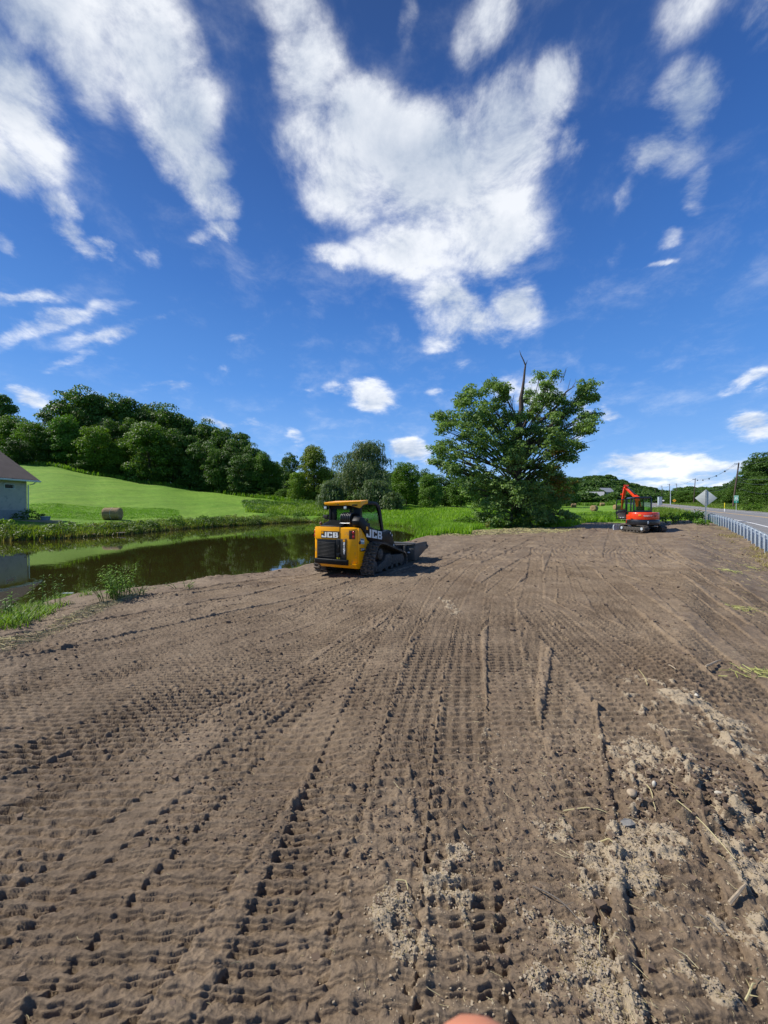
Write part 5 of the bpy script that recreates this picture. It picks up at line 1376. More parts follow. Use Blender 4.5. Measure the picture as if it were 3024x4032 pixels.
def build_ground_plants():
    # far shore, mixed weeds hanging over the water
    p = shore(17, 28, .1, 2.8, 8200, 3); p = on_land(p); blades('shore_grass', p, .42 + .5 * np.clip(fbm(p[:, 0] * .5, p[:, 1] * .5, 5, 3) + .25, 0, 1), 4, .05, MAT['blade'], .5, 4, .15, color=(1.05, .85, 1.1))
    p = shore(17, 28, .0, 1.3, 3500, 5); p = on_land(p); blades('shore_grass', p, .40, 4, .05, MAT['blade_dry'], .6, 6, .15, color=(.8, .8, .6))
    p = shore(17, 28, .1, 2.4, 900, 7); p = noisy(p, .35, -.02, 8); p = on_land(p); domes('shore_weeds', p, .28 + .32 * rng.random(len(p)), .10, 210, MAT['leaf_weed'], 8)
    p = shore(17, 28, .3, 2.0, 220, 9); p = on_land(p); domes('shore_weeds', p, .35 + .3 * rng.random(len(p)), .10, 220, MAT['leaf_mid'], 9)
    p = shore(12, 18, .0, 3.5, 3800, 61); p = on_land(p); blades('shore_grass', p, .55, 5, .05, MAT['blade_lime'], .5, 62, .15, color=(.9, .95, .95))
    p = shore(12, 18, .0, 1.0, 160, 63); p = on_land(p); domes('shore_weeds', p, .3, .10, 200, MAT['leaf_weed'], 64)
    # bank right of the loader and round the end of the pond
    p = scatter([(1560, 24), (1680, 22), (1760, 26), (1900, 33), (1850, 45), (1600, 62), (1500, 66), (1500, 58), (1620, 52), (1655, 36), (1650, 28)], 9000, seed=11); p = p[poly_sdf(p, POND) > .1]; p = p[poly_sdf(p, DIRT) > -.1]
    blades('bank_grass', on_land(p), .5, 4, .045, MAT['blade_lime'], .5, 12, .14, color=(.85, .92, .9))
    p = scatter([(1480, 56), (1480, 84), (2100, 84), (2250, 60), (2100, 40), (1800, 38), (1640, 50)], 14000, seed=13); p = p[poly_sdf(p, POND) > .1]
    blades('meadow_weeds', on_land(p), .7, 3, .10, MAT['blade_lime'], .45, 14, .2)
    q = scatter([(1500, 58), (1500, 80), (2100, 75), (2250, 55), (2100, 40), (1800, 40), (1660, 50)], 900, seed=15); q = noisy(q, .25, .0, 16); q = q[poly_sdf(q, POND) > .3]
    domes('meadow_weeds', on_land(q), .45, .14, 120, MAT['leaf_lime'], 16)
    # behind the excavator and right of the big tree
    p = scatter([(2120, 38), (2260, 29.5), (2500, 29.3), (2800, 29.8), (2800, 45), (2500, 62), (2200, 62)], 12000, seed=17); p = p[poly_sdf(p, DIRT) > .1]
    S, Q = road_sq(p[:, 0], p[:, 1]); p = p[Q < -.5]
    blades('meadow_weeds', on_land(p), .55 + .3 * np.clip(fbm(p[:, 0] * .4, p[:, 1] * .4, 4, 3) * 2, 0, 1), 4, .07, MAT['blade_lime'], .5, 18, .16, color=(1, 1, 1.1))
    q = noisy(p[::6], .3, .02, 19); domes('meadow_weeds', on_land(q), .35 + .25 * rng.random(len(q)), .11, 150, MAT['leaf_lime'], 20, color=(.85, .9, .8))
    # weedy knoll between excavator and road sign
    p = scatter([(2560, 29), (2790, 30), (2740, 60), (2560, 70)], 5200, seed=21); p = p[poly_sdf(p, DIRT) > .1]; S, Q = road_sq(p[:, 0], p[:, 1]); p = p[Q < -.4]
    blades('knoll_grass', on_land(p), .9, 4, .06, MAT['blade'], .5, 22, .18, color=(1.1, .95, 1.2))
    q = noisy(p[::9], .3, -.03, 23); domes('knoll_weeds', on_land(q), .5, .12, 120, MAT['leaf_weed'], 24, color=(.9, .95, .9))
    # far edge of the hay field and of the wood: fringe
    p = scatter([(1180, 98), (2500, 175), (2500, 200), (1180, 112)], 5000, seed=25); blades('field_fringe', on_land(p), 1.3, 3, .35, MAT['blade'], .4, 26, .5, color=(.75, .8, .8))
    p = scatter([(60, 104), (300, 105), (800, 112), (1180, 94), (1180, 104), (800, 122), (300, 113), (60, 112)], 2600, seed=27); blades('field_fringe', on_land(p), 1.0, 3, .3, MAT['blade'], .4, 28, .5, color=(.8, .85, .7))
    p = scatter([(980, 66), (1420, 70), (1420, 92), (1150, 96), (960, 84)], 6500, seed=29); blades('meadow_weeds', on_land(p), .6, 3, .13, MAT['blade'], .45, 30, .25, color=(1.1, 1.0, 1.1))
    q = noisy(p[::7], .12, .02, 31); domes('meadow_weeds', on_land(q), .7, .16, 70, MAT['leaf_lime'], 32, color=(.7, .75, .7))
    # verge across the road
    R = np.random.default_rng(33); S = 18 + 150 * R.random(16000) ** 1.2; Qd = 12.2 + 9 * R.random(16000)
    x, y, nx, ny = road_frame(S); p = np.stack([x + nx * Qd, y + ny * Qd], 1)
    blades('verge_grass', on_land(p), .35 + .5 * sstep(13, 17, Qd), 3, .09, MAT['blade'], .5, 34, .2, color=(.95, .85, 1.2))
    q = noisy(p[Qd > 15][::8], .2, .0, 35); domes('verge_weeds', on_land(q), .7, .17, 70, MAT['leaf_weed'], 36, color=(.8, .9, .8))
    # along the guardrail foot
    S = -14 + 34 * R.random(1300); Qd = -.9 + 1.5 * R.random(1300); x, y, nx, ny = road_frame(S); p = np.stack([x + nx * Qd, y + ny * Qd], 1); p = p[fbm(p[:, 0] * .6, p[:, 1] * .6, 3, 2) > .0]
    blades('verge_grass', on_land(p), .16, 6, .018, MAT['blade_dry'], .8, 37, .10, color=(1, 1.0, .8))
    DZ = lambda p: np.column_stack([p, np.maximum(dirt_z(p[:, 0], p[:, 1]) - .03, WATER_Z - .02)])
    # near bank, left: low grass and sprigs
    p = scatter([(-220, 5.6), (60, 6.2), (200, 7.4), (320, 8.6), (420, 9.6), (300, 9.9), (0, 8.6), (-220, 7.8)], 1100, seed=41); p = p[poly_sdf(p, POND) > -.1]; p = noisy(p, 1.1, -.08, 44)
    blades('bank_grass', DZ(p), .20, 7, .013, MAT['blade'], .8, 42, .07, color=(1.05, 1.0, 1.0))
    blades('bank_grass', DZ(p[::3]), .14, 6, .012, MAT['blade_dry'], 1.2, 43, .09)
    p = shore(4, 11, -.05, .55, 520, 45); p = noisy(p, .8, .03, 46); blades('bank_grass', DZ(p), .16, 7, .012, MAT['blade'], .9, 46, .07)
    p = shore(4, 13, -.05, .9, 420, 47); p = noisy(p, .7, .02, 48); blades('dry_grass', DZ(p), .12, 6, .012, MAT['blade_dry'], 1.6, 48, .10)
    # lawn pickings: short turf at the far shore lawn
    p = scatter([(-150, 33), (700, 47), (700, 56), (-150, 44)], 15000, seed=49); p = p[poly_sdf(p, POND) > 1.5]; blades('lawn_turf', on_land(p), .11, 3, .04, MAT['blade'], .6, 50, .15, color=(.9, 1.05, .8))

def shrub(name, px, D, W, H, mat, label, cat='shrub', seed=1, leaf=.09, dens=None, tint=(1, 1, 1), grp=None, stems=5, z=None):
    R = np.random.default_rng(seed); x, y = at_d(px, D); z = land1(x, y) if z is None else z
    cl = []
    for i in range(max(8, int(16 * W))):
        a = R.random() * 6.28; u = R.random() ** .5; r = min(W, H) * (.16 + .12 * R.random())
        cl.append((math.cos(a) * u * (W / 2 - r * .7), math.sin(a) * u * (W / 2 - r * .7) * .8, r * .5 + (H - r * 1.4) * (R.random() ** .8) * (1 - .5 * u * u), r))
    C, Q = clump_leaves(cl, dens or 2.6 / (leaf * leaf) , leaf, .8, R, .4); V, F = leaf_quads(C, Q, leaf * (.6 + .7 * R.random(len(C))), 1.6, .0, R)
    root = empty(name, (x, y, z - .03), 0, label, cat, grp)
    o = np_mesh('foliage', V, F, mat, root); o.color = (*tint, 1)
    mb = MB()
    for i in range(stems):
        c = cl[R.integers(len(cl))]; mb.tube([(c[0] * .15, c[1] * .15, -.05), (c[0] * .6, c[1] * .6, c[2] * .6), c[:3]], [.022, .014, .004], n=5)
    mb.build('stems', MAT['twig'], root)
    return root

def tall_weed(name, px, py, z, H, label, seed, n_st=1, spread=.1, leafL=.16, lean=.15, mat='leaf_lime', cat='plant', grp=None, dens=26, tint=(1, 1, 1)):
    """lanceolate-leaved weed: upright stems with long narrow drooping leaves"""
    R = np.random.default_rng(seed); p0 = at_z(px, py, z)
    root = empty(name, (p0[0], p0[1], land1(p0[0], p0[1])), 0, label, cat, grp)
    sm = MB(); VV = []; FF = []; nb = 0
    for s in range(n_st):
        a = R.random() * 6.28; b0 = np.array([math.cos(a), math.sin(a)]) * spread * R.random() ** .5
        hh = H * (.6 + .4 * R.random()) if n_st > 1 else H
        ln = np.array([R.normal(), R.normal()]) * lean * hh + b0 * 1.2
        pts = [np.array([b0[0], b0[1], -.05])] + [np.array([b0[0] + ln[0] * t ** 1.4, b0[1] + ln[1] * t ** 1.4, hh * t]) for t in (.3, .6, 1)]
        sm.tube([tuple(q) for q in pts], [.009, .007, .005, .002], n=5)
        nl = int(dens * hh)
        for i in range(nl):
            t = .15 + .85 * (i + R.random()) / nl
            q = np.array([b0[0] + ln[0] * t ** 1.4, b0[1] + ln[1] * t ** 1.4, hh * t])
            an = i * 2.4 + R.random(); o_ = np.array([math.cos(an), math.sin(an), 0]); L_ = leafL * (.6 + .5 * R.random()) * (1.15 - .5 * t); wd = L_ * .095
            sd_ = np.array([-o_[1], o_[0], 0]); rise = .55 - .3 * R.random()
            m = q + o_ * L_ * .5 + np.array([0, 0, L_ * rise * .6]); e = q + o_ * L_ + np.array([0, 0, L_ * (rise * .3 - .15 * R.random())])
            VV += [q - sd_ * wd * .3, q + sd_ * wd * .3, m + sd_ * wd, m - sd_ * wd, e + sd_ * wd * .08, e - sd_ * wd * .08]
            FF += [[nb, nb + 1, nb + 2, nb + 3], [nb + 3, nb + 2, nb + 4, nb + 5]]; nb += 6
    sm.build('stems', MAT['leaf_weed'], root)
    o = np_mesh('leaves', np.array(VV), np.array(FF), MAT[mat], root); o.color = (*tint, 1)
    return root

def build_plants():
    # tall weeds on the near bank
    g = 'tall leafy weeds on the near bank'
    tall_weed('weed_plant', 222, 2368, -.12, .95, 'tallest single leafy weed stalk leaning right at the near water edge', 1, 2, .04, .15, .07, grp=g)
    tall_weed('weed_plant', 160, 2372, -.1, .68, 'leafy weed stalk between the tallest and the thin left one', 2, 2, .06, .14, .06, grp=g)
    tall_weed('weed_plant', 118, 2376, -.1, .62, 'thin yellowish weed stalk left of the pair by the water', 3, 2, .05, .15, .06, grp=g, tint=(1.1, .95, .7))
    tall_weed('weed_plant', 25, 2420, -.1, .50, 'low weed at the left edge of the near bank', 4, 5, .14, .17, .12, grp=g)
    tall_weed('weed_plant', 70, 2445, -.05, .28, 'short leafy weed in the grass at the lower left bank', 5, 7, .2, .14, .3, grp=g)
    tall_weed('weed_bush', 468, 2350, -.12, .82, 'bushy clump of narrow-leaved weeds standing on the near bank', 6, 26, .20, .15, .05, cat='plant', dens=30, tint=(1.5, 1.4, 1.1))
    tall_weed('weed_bush', 430, 2356, -.10, .50, 'low weed tuft at the foot of the bushy clump, left side', 7, 9, .16, .13, .25, cat='plant')
    tall_weed('weed_bush', 545, 2342, -.15, .42, 'low weed tuft at the foot of the bushy clump, right side', 8, 8, .15, .13, .3, cat='plant')
    tall_weed('weed_bush', 720, 2308, -.12, .22, 'small green sprig on the bank edge between the bush and the loader', 9, 8, .25, .12, .4, cat='plant')
    # bushes on the far shore
    g = 'bushes on the far shore of the pond'
    for px, D, W, H, ti, lb, m in [(692, 41, 1.8, 1.35, (1.0, 1.05, .8), 'upright green bush on the far shore right of the hay bale', 'leaf_mid'), (800, 45.5, 2.5, 1.25, (1.05, 1.1, .8), 'wide green bush on the far shore, second right of the hay bale', 'leaf_mid'),
                               (1075, 60, 3.4, 1.5, (1.1, 1.1, .8), 'bushy weeds on the far shore behind the left of the loader', 'leaf_mid'), (1178, 63, 2.6, 1.6, (.9, .95, .7), 'dark small bush just left of the loader on the far shore', 'leaf_mid'),
                               (8, 29.5, 1.9, 1.0, (1.5, 1.25, .7), 'yellow-green bush at the left end of the far shore', 'leaf_lime'), (40, 28.3, 1.6, .6, (1.2, .9, .6), 'olive low bush overhanging the water at the left', 'leaf_weed'),
                               (400, 32.5, 2.2, .85, (1.2, .9, .5), 'ochre weedy bush on the far shore below the hay bale', 'leaf_weed'), (250, 31.5, 2.6, .8, (.8, .9, 1.1), 'grey-green trailing bush on the far shore left of the bale', 'leaf_weed'),
                               (560, 36.5, 3.0, .9, (.8, .9, .9), 'grey-green bush on the far shore between bale and upright bush', 'leaf_weed'), (920, 51, 3.0, 1.1, (1.1, .9, .8), 'tan and green bush on the far shore', 'leaf_weed'),
                               (1000, 56, 2.6, .9, (1.2, 1.1, .7), 'light weedy bush on the far shore beyond the tan one', 'leaf_weed')]:
        shrub('bush', px, D, W, H, MAT[m], lb, 'bush', int(px) + 3, .12, 140, ti, g)
    # by the building
    shrub('bush', 96, 34.6, 1.1, 1.35, MAT['leaf_dark'], 'dark upright shrub against the building corner', 'bush', 71, .10, 150, (.9, 1, 1))
    shrub('bush', 40, 34.6, 1.4, .8, MAT['leaf_dark'], 'dark low shrub under the building window', 'bush', 72, .10, 150, (1, 1, 1))
    shrub('bush', 158, 35.4, 1.2, .85, MAT['leaf_dark'], 'dark shrub growing out of the blue-grey tub', 'bush', 73, .10, 160, (1.0, 1, .9))
    shrub('bush', 128, 36.0, .8, 1.2, MAT['leaf_mid'], 'thin twiggy shrub right of the building corner', 'bush', 74, .10, 80, (.8, .9, .8))
    # by the big tree and road
    tall_weed('weed_bush', 2000, 2078, 0, 1.4, 'bright green tall weeds at the foot of the dead-topped tree', 81, 60, 1.3, .30, .15, cat='plant', dens=16, tint=(1.1, 1.1, .8))
    tall_weed('weed_bush', 1912, 2082, 0, .95, 'yellowing slim sapling left of the bright weeds', 82, 6, .2, .25, .1, mat='leaf_rust', cat='plant', dens=18)
    shrub('bush', 1830, 35.5, 2.8, 1.3, MAT['leaf_mid'], 'dark green undergrowth bush at the left foot of the dead-topped tree', 'bush', 83, .12, 130, (.8, .9, .8))
    shrub('bush', 2175, 35.0, 1.8, 1.2, MAT['leaf_dark'], 'dark bush at the right foot of the dead-topped tree', 'bush', 84, .12, 130, (1.1, 1.1, 1))
    shrub('bush', 2735, 33.5, 2.0, 1.45, MAT['leaf_mid'], 'dense green bush beside the far end of the guardrail', 'bush', 85, .11, 150, (.95, 1.1, .8))
    shrub('bush', 2765, 30.0, 1.3, .85, MAT['leaf_mid'], 'small round green bush on the soil edge by the road sign', 'bush', 86, .10, 170, (1.05, 1.2, .8))
    shrub('bush', 2640, 34.0, 2.4, 1.1, MAT['leaf_weed'], 'pale weedy bush between the excavator and the guardrail', 'bush', 87, .11, 130, (.85, .95, .9))
    shrub('bush', 2960, 66, 3.6, 1.6, MAT['leaf_mid'], 'green bush on the verge across the road at the right edge', 'bush', 88, .17, 70, (1.0, 1.05, .8))
    # willows
    build_willow('willow_tree', 1425, 1716, 84, 14.5, 'big rounded grey-green willow beyond the pond behind the loader', 91, (1, 1, 1), 1500)
    build_willow('willow_shrub', 1478, 1878, 76, 8.0, 'smaller grey-green willow bush in front of the big willow', 92, (.88, .95, .85), 700)
    build_willow('willow_shrub', 1300, 1875, 78, 6.5, 'pale grey-green willow bush at the left foot of the big willow', 93, (1.05, 1.08, 1.05), 600)
    build_willow('willow_shrub', 1545, 1925, 73, 4.6, 'low willow bush at the right foot of the big willow', 94, (1.0, 1.05, .8), 300)

def build_far_forest():
    """wooded ridge far behind the hay field: one mass"""
    R = np.random.default_rng(101); cl = []
    prof = lambda px: np.interp(px, [2060, 2180, 2240, 2300, 2340, 2400, 2450, 2500, 2560, 2590, 2620, 2650, 2700, 2740, 2790, 2840, 2900, 3100],
                                [1890, 1885, 1880, 1866, 1857, 1868, 1885, 1902, 1918, 1926, 1932, 1918, 1907, 1905, 1915, 1913, 1905, 1890])
    Z = []
    for row, (D, up) in enumerate([(205, 0), (235, .22), (270, .42), (310, .62), (350, .82), (390, 1.0)]):
        px = 2040.0
        while px < 3120:
            x, y = at_d(px, D); zb = land1(x, y)
            ytop = 1978 - (1978 - prof(px)) * (.34 + .66 * up) + R.normal() * 3.0
            zt = zpx(ytop, D); r = 5.0 + 2.5 * R.random() + D * .006
            z = zt - r * .75
            cl.append((x, y, z, r))
            cl.append((x + R.normal() * 3, y - 3, z - r * .9, r * .95))
            if row == 0: cl.append((x + R.normal() * 3, y - 5, max(zb + 2, z - r * 1.5), r * .8))
            px += r * 1.1 * F_PX / D * (.8 + .5 * R.random())
    tf = []
    for (x, y, z, r) in cl:
        n = 13; d = unit(R.normal(size=(n, 3))); d[:, 1] = -np.abs(d[:, 1]) * .8; q = d * r * .72; q[:, 2] = np.abs(q[:, 2]) * .7 - r * .15
        for v in q: tf.append((x + v[0], y + v[1], z + v[2], r * .42))
    C, Q = clump_leaves(tf, 11, 1.0, .6, R, .5); V, F = leaf_quads(C, Q, .95 * (.6 + .7 * R.random(len(C))), 1.4, 0, R)
    print('forest', len(F))
    o = np_mesh('forest', V, F, MAT['leaf_dark']); o.color = (.85, .92, .95, 1); tag(o, kind='stuff')
    return o
# ------------------------------------------------------------------ excavator
MAT['exred'] = mat_paint('orange_red_paint', (.80, .055, .010), .32, vary=.06, scale=4, coat=.4)
MAT['exblack'] = mat_paint('dark_paint', (.012, .013, .018), .35, vary=.2, scale=5, coat=.3)
MAT['chrome'] = mat_paint('chrome_rod', (.75, .76, .78), .15, metal=1.0, vary=.05)
MAT['galv'] = mat_paint('galvanised_steel', (.50, .56, .62), .5, metal=.2, vary=.14, scale=7, bump=.1, bscale=30)
MAT['signback'] = mat_paint('sign_back', (.52, .55, .53), .55, metal=.1, vary=.08, scale=6)
MAT['signpost'] = mat_paint('sign_post', (.50, .54, .54), .5, metal=.3, vary=.1, scale=8)
MAT['green'] = mat_paint('sign_green', (.01, .25, .17), .4, vary=.08)
MAT['signwhite'] = mat_paint('sign_white', (.66, .76, .74), .4, vary=.05)
MAT['signyellow'] = mat_paint('sign_yellow', (.80, .36, .02), .4, vary=.08)
MAT['pole'] = mat_paint('utility_pole_wood', (.085, .058, .048), .85, vary=.3, scale=3, bump=.4, bscale=20)
MAT['wire'] = mat_paint('wire', (.05, .055, .06), .5, vary=.1)
MAT['stucco'] = mat_paint('pale_stucco', (.41, .395, .34), .85, vary=.10, scale=1.3, bump=.25, bscale=30, dirt=(.25, .27, .25), dirt_amt=.25)
MAT['shingle'] = None
MAT['roofgrey'] = mat_paint('pale_metal_roof', (.30, .31, .32), .5, vary=.15)
MAT['stucco_low'] = mat_paint('damp_stucco', (.27, .285, .27), .85, vary=.15, scale=2, bump=.3, bscale=30)
MAT['fascia'] = mat_paint('fascia', (.50, .58, .55), .5, vary=.06)
MAT['darkglass'] = mat_paint('dark_glass', (.006, .007, .012), .08, vary=.2, coat=.6)
MAT['hay'] = mat_paint('hay', (.30, .205, .105), .9, vary=.35, scale=7, bump=1.0, bscale=18)
MAT['stone'] = mat_paint('pale_stone', (.50, .46, .38), .7, vary=.15, scale=14)
MAT['straw'] = mat_leaf('straw', (.33, .27, .13), (.62, .54, .33), .15)
MAT['clod'] = mat_leaf('soil_clod', (.10, .068, .045), (.17, .122, .085), 0.0, rough=.9)
MAT['crumb'] = mat_leaf('dry_crumb', (.20, .155, .105), (.42, .345, .25), 0.0, rough=.9)
MAT['wood'] = mat_paint('pale_wood', (.36, .28, .19), .8, vary=.25, scale=30)
MAT['flake'] = mat_paint('grey_flake', (.22, .21, .19), .7, vary=.2, scale=30)
MAT['skin'] = None
MAT['tub'] = mat_paint('blue_grey_tub', (.16, .21, .24), .5, vary=.1)

def shingle_mat():
    m, t, b = new_mat('roof_shingles'); L = t.links.new
    tc = N(t, 'ShaderNodeTexCoord'); n = N(t, 'ShaderNodeTexNoise'); n.inputs['Scale'].default_value = 1.2; n.inputs['Detail'].default_value = 8; n.inputs['Roughness'].default_value = .7
    L(tc.outputs['Object'], n.inputs['Vector'])
    w = N(t, 'ShaderNodeTexWave', wave_type='BANDS', bands_direction='Z'); w.inputs['Scale'].default_value = 3.2; w.inputs['Distortion'].default_value = .4
    L(tc.outputs['Object'], w.inputs['Vector'])
    mx = N(t, 'ShaderNodeMixRGB'); L(n.outputs[0], mx.inputs[0]); mx.inputs[1].default_value = (.085, .058, .044, 1); mx.inputs[2].default_value = (.19, .14, .105, 1)
    L(mx.outputs[0], b.inputs['Base Color']); b.inputs['Roughness'].default_value = .9
    bp = N(t, 'ShaderNodeBump'); bp.inputs['Strength'].default_value = .4; bp.inputs['Distance'].default_value = .03; L(w.outputs[0], bp.inputs['Height']); L(bp.outputs[0], b.inputs['Normal'])
    return m
MAT['shingle'] = shingle_mat()

def build_excavator():
    x, y = at_d(2530, 26.9); z = float(dirt_z(x, y)[0]) - .02
    root = empty('mini_excavator', (x, y, z), 0, 'orange-red mini excavator with an open black cab door at the far edge of the soil', 'excavator')
    def sub(deg):   # matrix of a part group turned about the slew ring
        return Matrix.Rotation(-math.radians(deg), 4, 'Z')
    U = sub(16.0); C = sub(-9.0)
    def bld(mb, name, m, par=root, M=U, **k):
        mb.v = [tuple(M @ Vector(v)) for v in mb.v]; return mb.build(name, MAT[m], par, **k)
    # undercarriage
    loop = [(-1.05, .10), (-1.12, .28), (-1.0, .46), (-.7, .50), (.75, .50), (1.0, .46), (1.12, .28), (1.05, .10), (.8, .0), (-.8, .0)]
    for s in (-1, 1):
        x0, x1 = (.48, .88) if s > 0 else (-.88, -.48)
        t = track_belt(root, loop, x0, x1, .15, .022, .03); t.data.transform(C)
        mb = MB(); mb.prism([(-.75, .12), (.75, .12), (.8, .36), (-.8, .36)], x0 + .04, x1 - .03, 'X'); bld(mb, 'track_frame', 'undercar', t, C, bevel=.02)
        for yy in (-.88, .88):
            mb = MB(); mb.cyl((x0 + .05, yy, .26), (x1 - .02, yy, .26), .21, n=18); bld(mb, 'sprocket' if yy < 0 else 'idler', 'undercar', t, C, bevel=.015)
            mb = MB(); mb.cyl((x1 - .02 if s > 0 else x0 + .02, yy, .26), (x1 + .01 if s > 0 else x0 - .01, yy, .26), .10, n=14); bld(mb, 'hub', 'galv', t, C)
        for yy in (-.45, -.15, .15, .45):
            mb = MB(); mb.cyl((x0 + .06, yy, .09), (x1 - .04, yy, .09), .075, n=12); bld(mb, 'roller', 'undercar', t, C)
    mb = MB(); mb.box(-.5, .5, -.45, .45, .18, .48); mb.cyl((0, 0, .45), (0, 0, .62), .42, n=24); bld(mb, 'slew_ring', 'exblack', root, C, bevel=.02)
    mb = MB(); mb.prism([(1.55, .42), (1.62, .42), (1.66, .22), (1.60, .03), (1.52, .05), (1.58, .22)], -.95, .95, 'X'); mb.box(-.45, -.3, .7, 1.56, .2, .3); mb.box(.3, .45, .7, 1.56, .2, .3); mb.box(-.95, .95, 1.5, 1.60, .38, .43); bld(mb, 'dozer_blade', 'galv', root, C, bevel=.01)
    # counterweight: red shell over a dark bumper
    def arc(r, a0, a1, n=14, sx=1.0): return [(math.sin(math.radians(a)) * r * sx, -math.cos(math.radians(a)) * r) for a in np.linspace(a0, a1, n)]
    shell = arc(1.02, -62, 62, 16, .97) + [(.80, .3), (-.80, .3)]
    mb = MB(); mb.prism(shell, .90, 1.37, 'Z'); hood = bld(mb, 'engine_hood', 'exred', bevel=.07, seg=3)
    mb = MB(); mb.prism(arc(1.045, -64, 64, 16, .97) + [(.84, .75), (-.84, .75)], .52, .875, 'Z'); bld(mb, 'counterweight', 'exblack', bevel=.05, seg=2)
    mb = MB(); mb.box(-.86, -.62, -.35, .55, .56, 1.2); bld(mb, 'side_cover', 'exred', bevel=.04)
    mb = MB(); mb.prism(arc(1.033, -50, 50, 12, .97) + arc(1.0, -50, 50, 12, .97)[::-1], .895, .925, 'Z'); bld(mb, 'trim_strip', 'exred')
    # lettering and marks on the hood
    for k, ch in enumerate('KUBOTA'):
        a = -14 + k * 5.0; r = 1.022
        M = U @ Matrix.Translation((math.sin(math.radians(a)) * r * .97, -math.cos(math.radians(a)) * r, 1.10)) @ Matrix.Rotation(math.radians(a), 4, 'Z')
        if k == 0: allm = MB()
        l = letters(ch, .058, .085, 0, .006, M); b0 = len(allm.v); allm.v += l.v; allm.f += [tuple(i + b0 for i in f) for f in l.f]
    allm.build('lettering', MAT['white'], hood)
    mb = MB(); a = math.radians(-27); mb.box(-.08, .08, -.012, .01, -.05, .05, Matrix.Translation((math.sin(a) * .995, -math.cos(a) * 1.02, 1.17)) @ Matrix.Rotation(a, 4, 'Z')); bld(mb, 'marker_light', 'signyellow', hood, U, bevel=.01)
    mb = MB(); a = math.radians(27); mb.box(-.05, .05, -.012, .01, -.05, .05, Matrix.Translation((math.sin(a) * .995, -math.cos(a) * 1.02, 1.13)) @ Matrix.Rotation(a, 4, 'Z')); bld(mb, 'hood_latch', 'exblack', hood, U, bevel=.01)
    mb = MB(); mb.box(-.035, .035, -1.06, -1.0, .60, .78); bld(mb, 'tow_plate', 'galv', root, U, bevel=.01)
    # cab
    X0, X1, Y0, Y1 = -.72, .36, -.52, .95
    mb = MB()
    def post(xa, ya, xb, yb, z0=.88, z1=2.36, w=.045): mb.tube([(xa, ya, z0), (xb, yb, z1)], w, n=6)
    for (xa, ya) in ((X0, Y0), (X1, Y0), (X0, Y1), (X1, Y1), (X0, .05)): post(xa, ya, xa * .96, ya * .97, w=.05)
    mb.box(X0 - .03, X1 + .03, Y0 - .03, Y1 + .03, 1.36, 1.44); mb.box(X0 - .02, X1 + .02, Y0 - .04, Y1, .85, .95)
    mb.box(X0, X1, Y0 - .02, Y0 + .03, .95, 1.5); mb.box(X1 - .02, X1 + .03, Y0, Y1, .95, 1.5)
    cab = bld(mb, 'cab_frame', 'exblack', bevel=.01)
    mb = MB(); mb.prism([(X0 - .02, 2.32), (X0 + .05, 2.44), (X1 - .04, 2.45), (X1 + .04, 2.33)], Y0 - .06, Y1 + .08, 'Y'); bld(mb, 'cab_roof', 'exblack', bevel=.04)
    mb = MB(); mb.box(X0 + .06, X1 - .05, Y0 - .005, Y0 + .003, 1.5, 2.3); bld(mb, 'rear_window', 'glass', cab)
    mb = MB(); mb.box(X0 + .06, X1 - .05, Y1 - .003, Y1 + .003, 1.0, 2.3); bld(mb, 'front_window', 'glass', cab)
    mb = MB(); mb.box(-.42, .08, -.15, .0, 1.3, 1.78); mb.box(-.42, .08, -.1, .38, 1.25, 1.38); bld(mb, 'seat', 'blackmatt', cab, bevel=.05)
    mb = MB(); mb.box(-.28, -.06, -.165, -.15, 1.42, 1.46); bld(mb, 'seat_label', 'white', cab)
    mb = MB(); mb.box(-.05, .05, .6, .66, 1.2, 2.15); bld(mb, 'front_post', 'exblack', cab)
    # open door swung out to the left
    D0 = Matrix.Translation((X0 - .04, .90, 0)) @ Matrix.Rotation(math.radians(168), 4, 'Z')
    mb = MB(); mb.ring([(0, .86), (.62, .86), (.64, 1.3), (.62, 2.24), (.50, 2.30), (0, 2.32)], [(.05, .92), (.56, .92), (.585, 1.3), (.565, 2.20), (.47, 2.245), (.05, 2.26)], -.02, .02, 'Y')
    mb.prism([(.05, 1.34), (.585, 1.34), (.585, 1.42), (.05, 1.52)], -.018, .018, 'Y'); mb.prism([(.585, 1.34), (.585, 1.2), (.40, 1.34)], -.018, .018, 'Y')
    mb.v = [tuple(D0 @ Vector((v[0], v[1], v[2]))) for v in mb.v]; door = bld(mb, 'cab_door', 'exblack', root, U, bevel=.006)
    mb = MB(); mb.box(.05, .58, -.003, .003, 1.5, 2.24, D0); bld(mb, 'door_glass', 'glass', door)
    mb = MB(); mb.box(.42, .52, -.035, -.018, 1.26, 1.31, D0); bld(mb, 'door_handle', 'white', door)
    # boom, arm, cylinders, bucket
    mb = MB(); B = [(.22, 1.15, .95), (.26, 1.45, 1.75), (.24, 1.95, 2.45), (.10, 3.0, 2.95), (.0, 3.7, 3.22)]
    mb.tube(B, [.17, .17, .17, .12, .07], n=4); boom = bld(mb, 'boom', 'exred', bevel=.015)
    mb = MB(); mb.box(.06, .40, .95, 1.25, .6, 1.15); bld(mb, 'swing_bracket', 'exred', root, U, bevel=.03)
    mb = MB(); mb.tube([(.0, 3.45, 3.42), (-.02, 3.72, 3.22), (-.10, 4.0, 2.3), (-.14, 4.05, 1.55)], [.06, .14, .11, .06], n=4); arm = bld(mb, 'dipper_arm', 'exred', root, U, bevel=.012)
    mb = MB(); mb.cyl((.18, 2.1, 2.68), (.06, 2.9, 3.12), .055); bld(mb, 'arm_cylinder', 'exblack', boom)
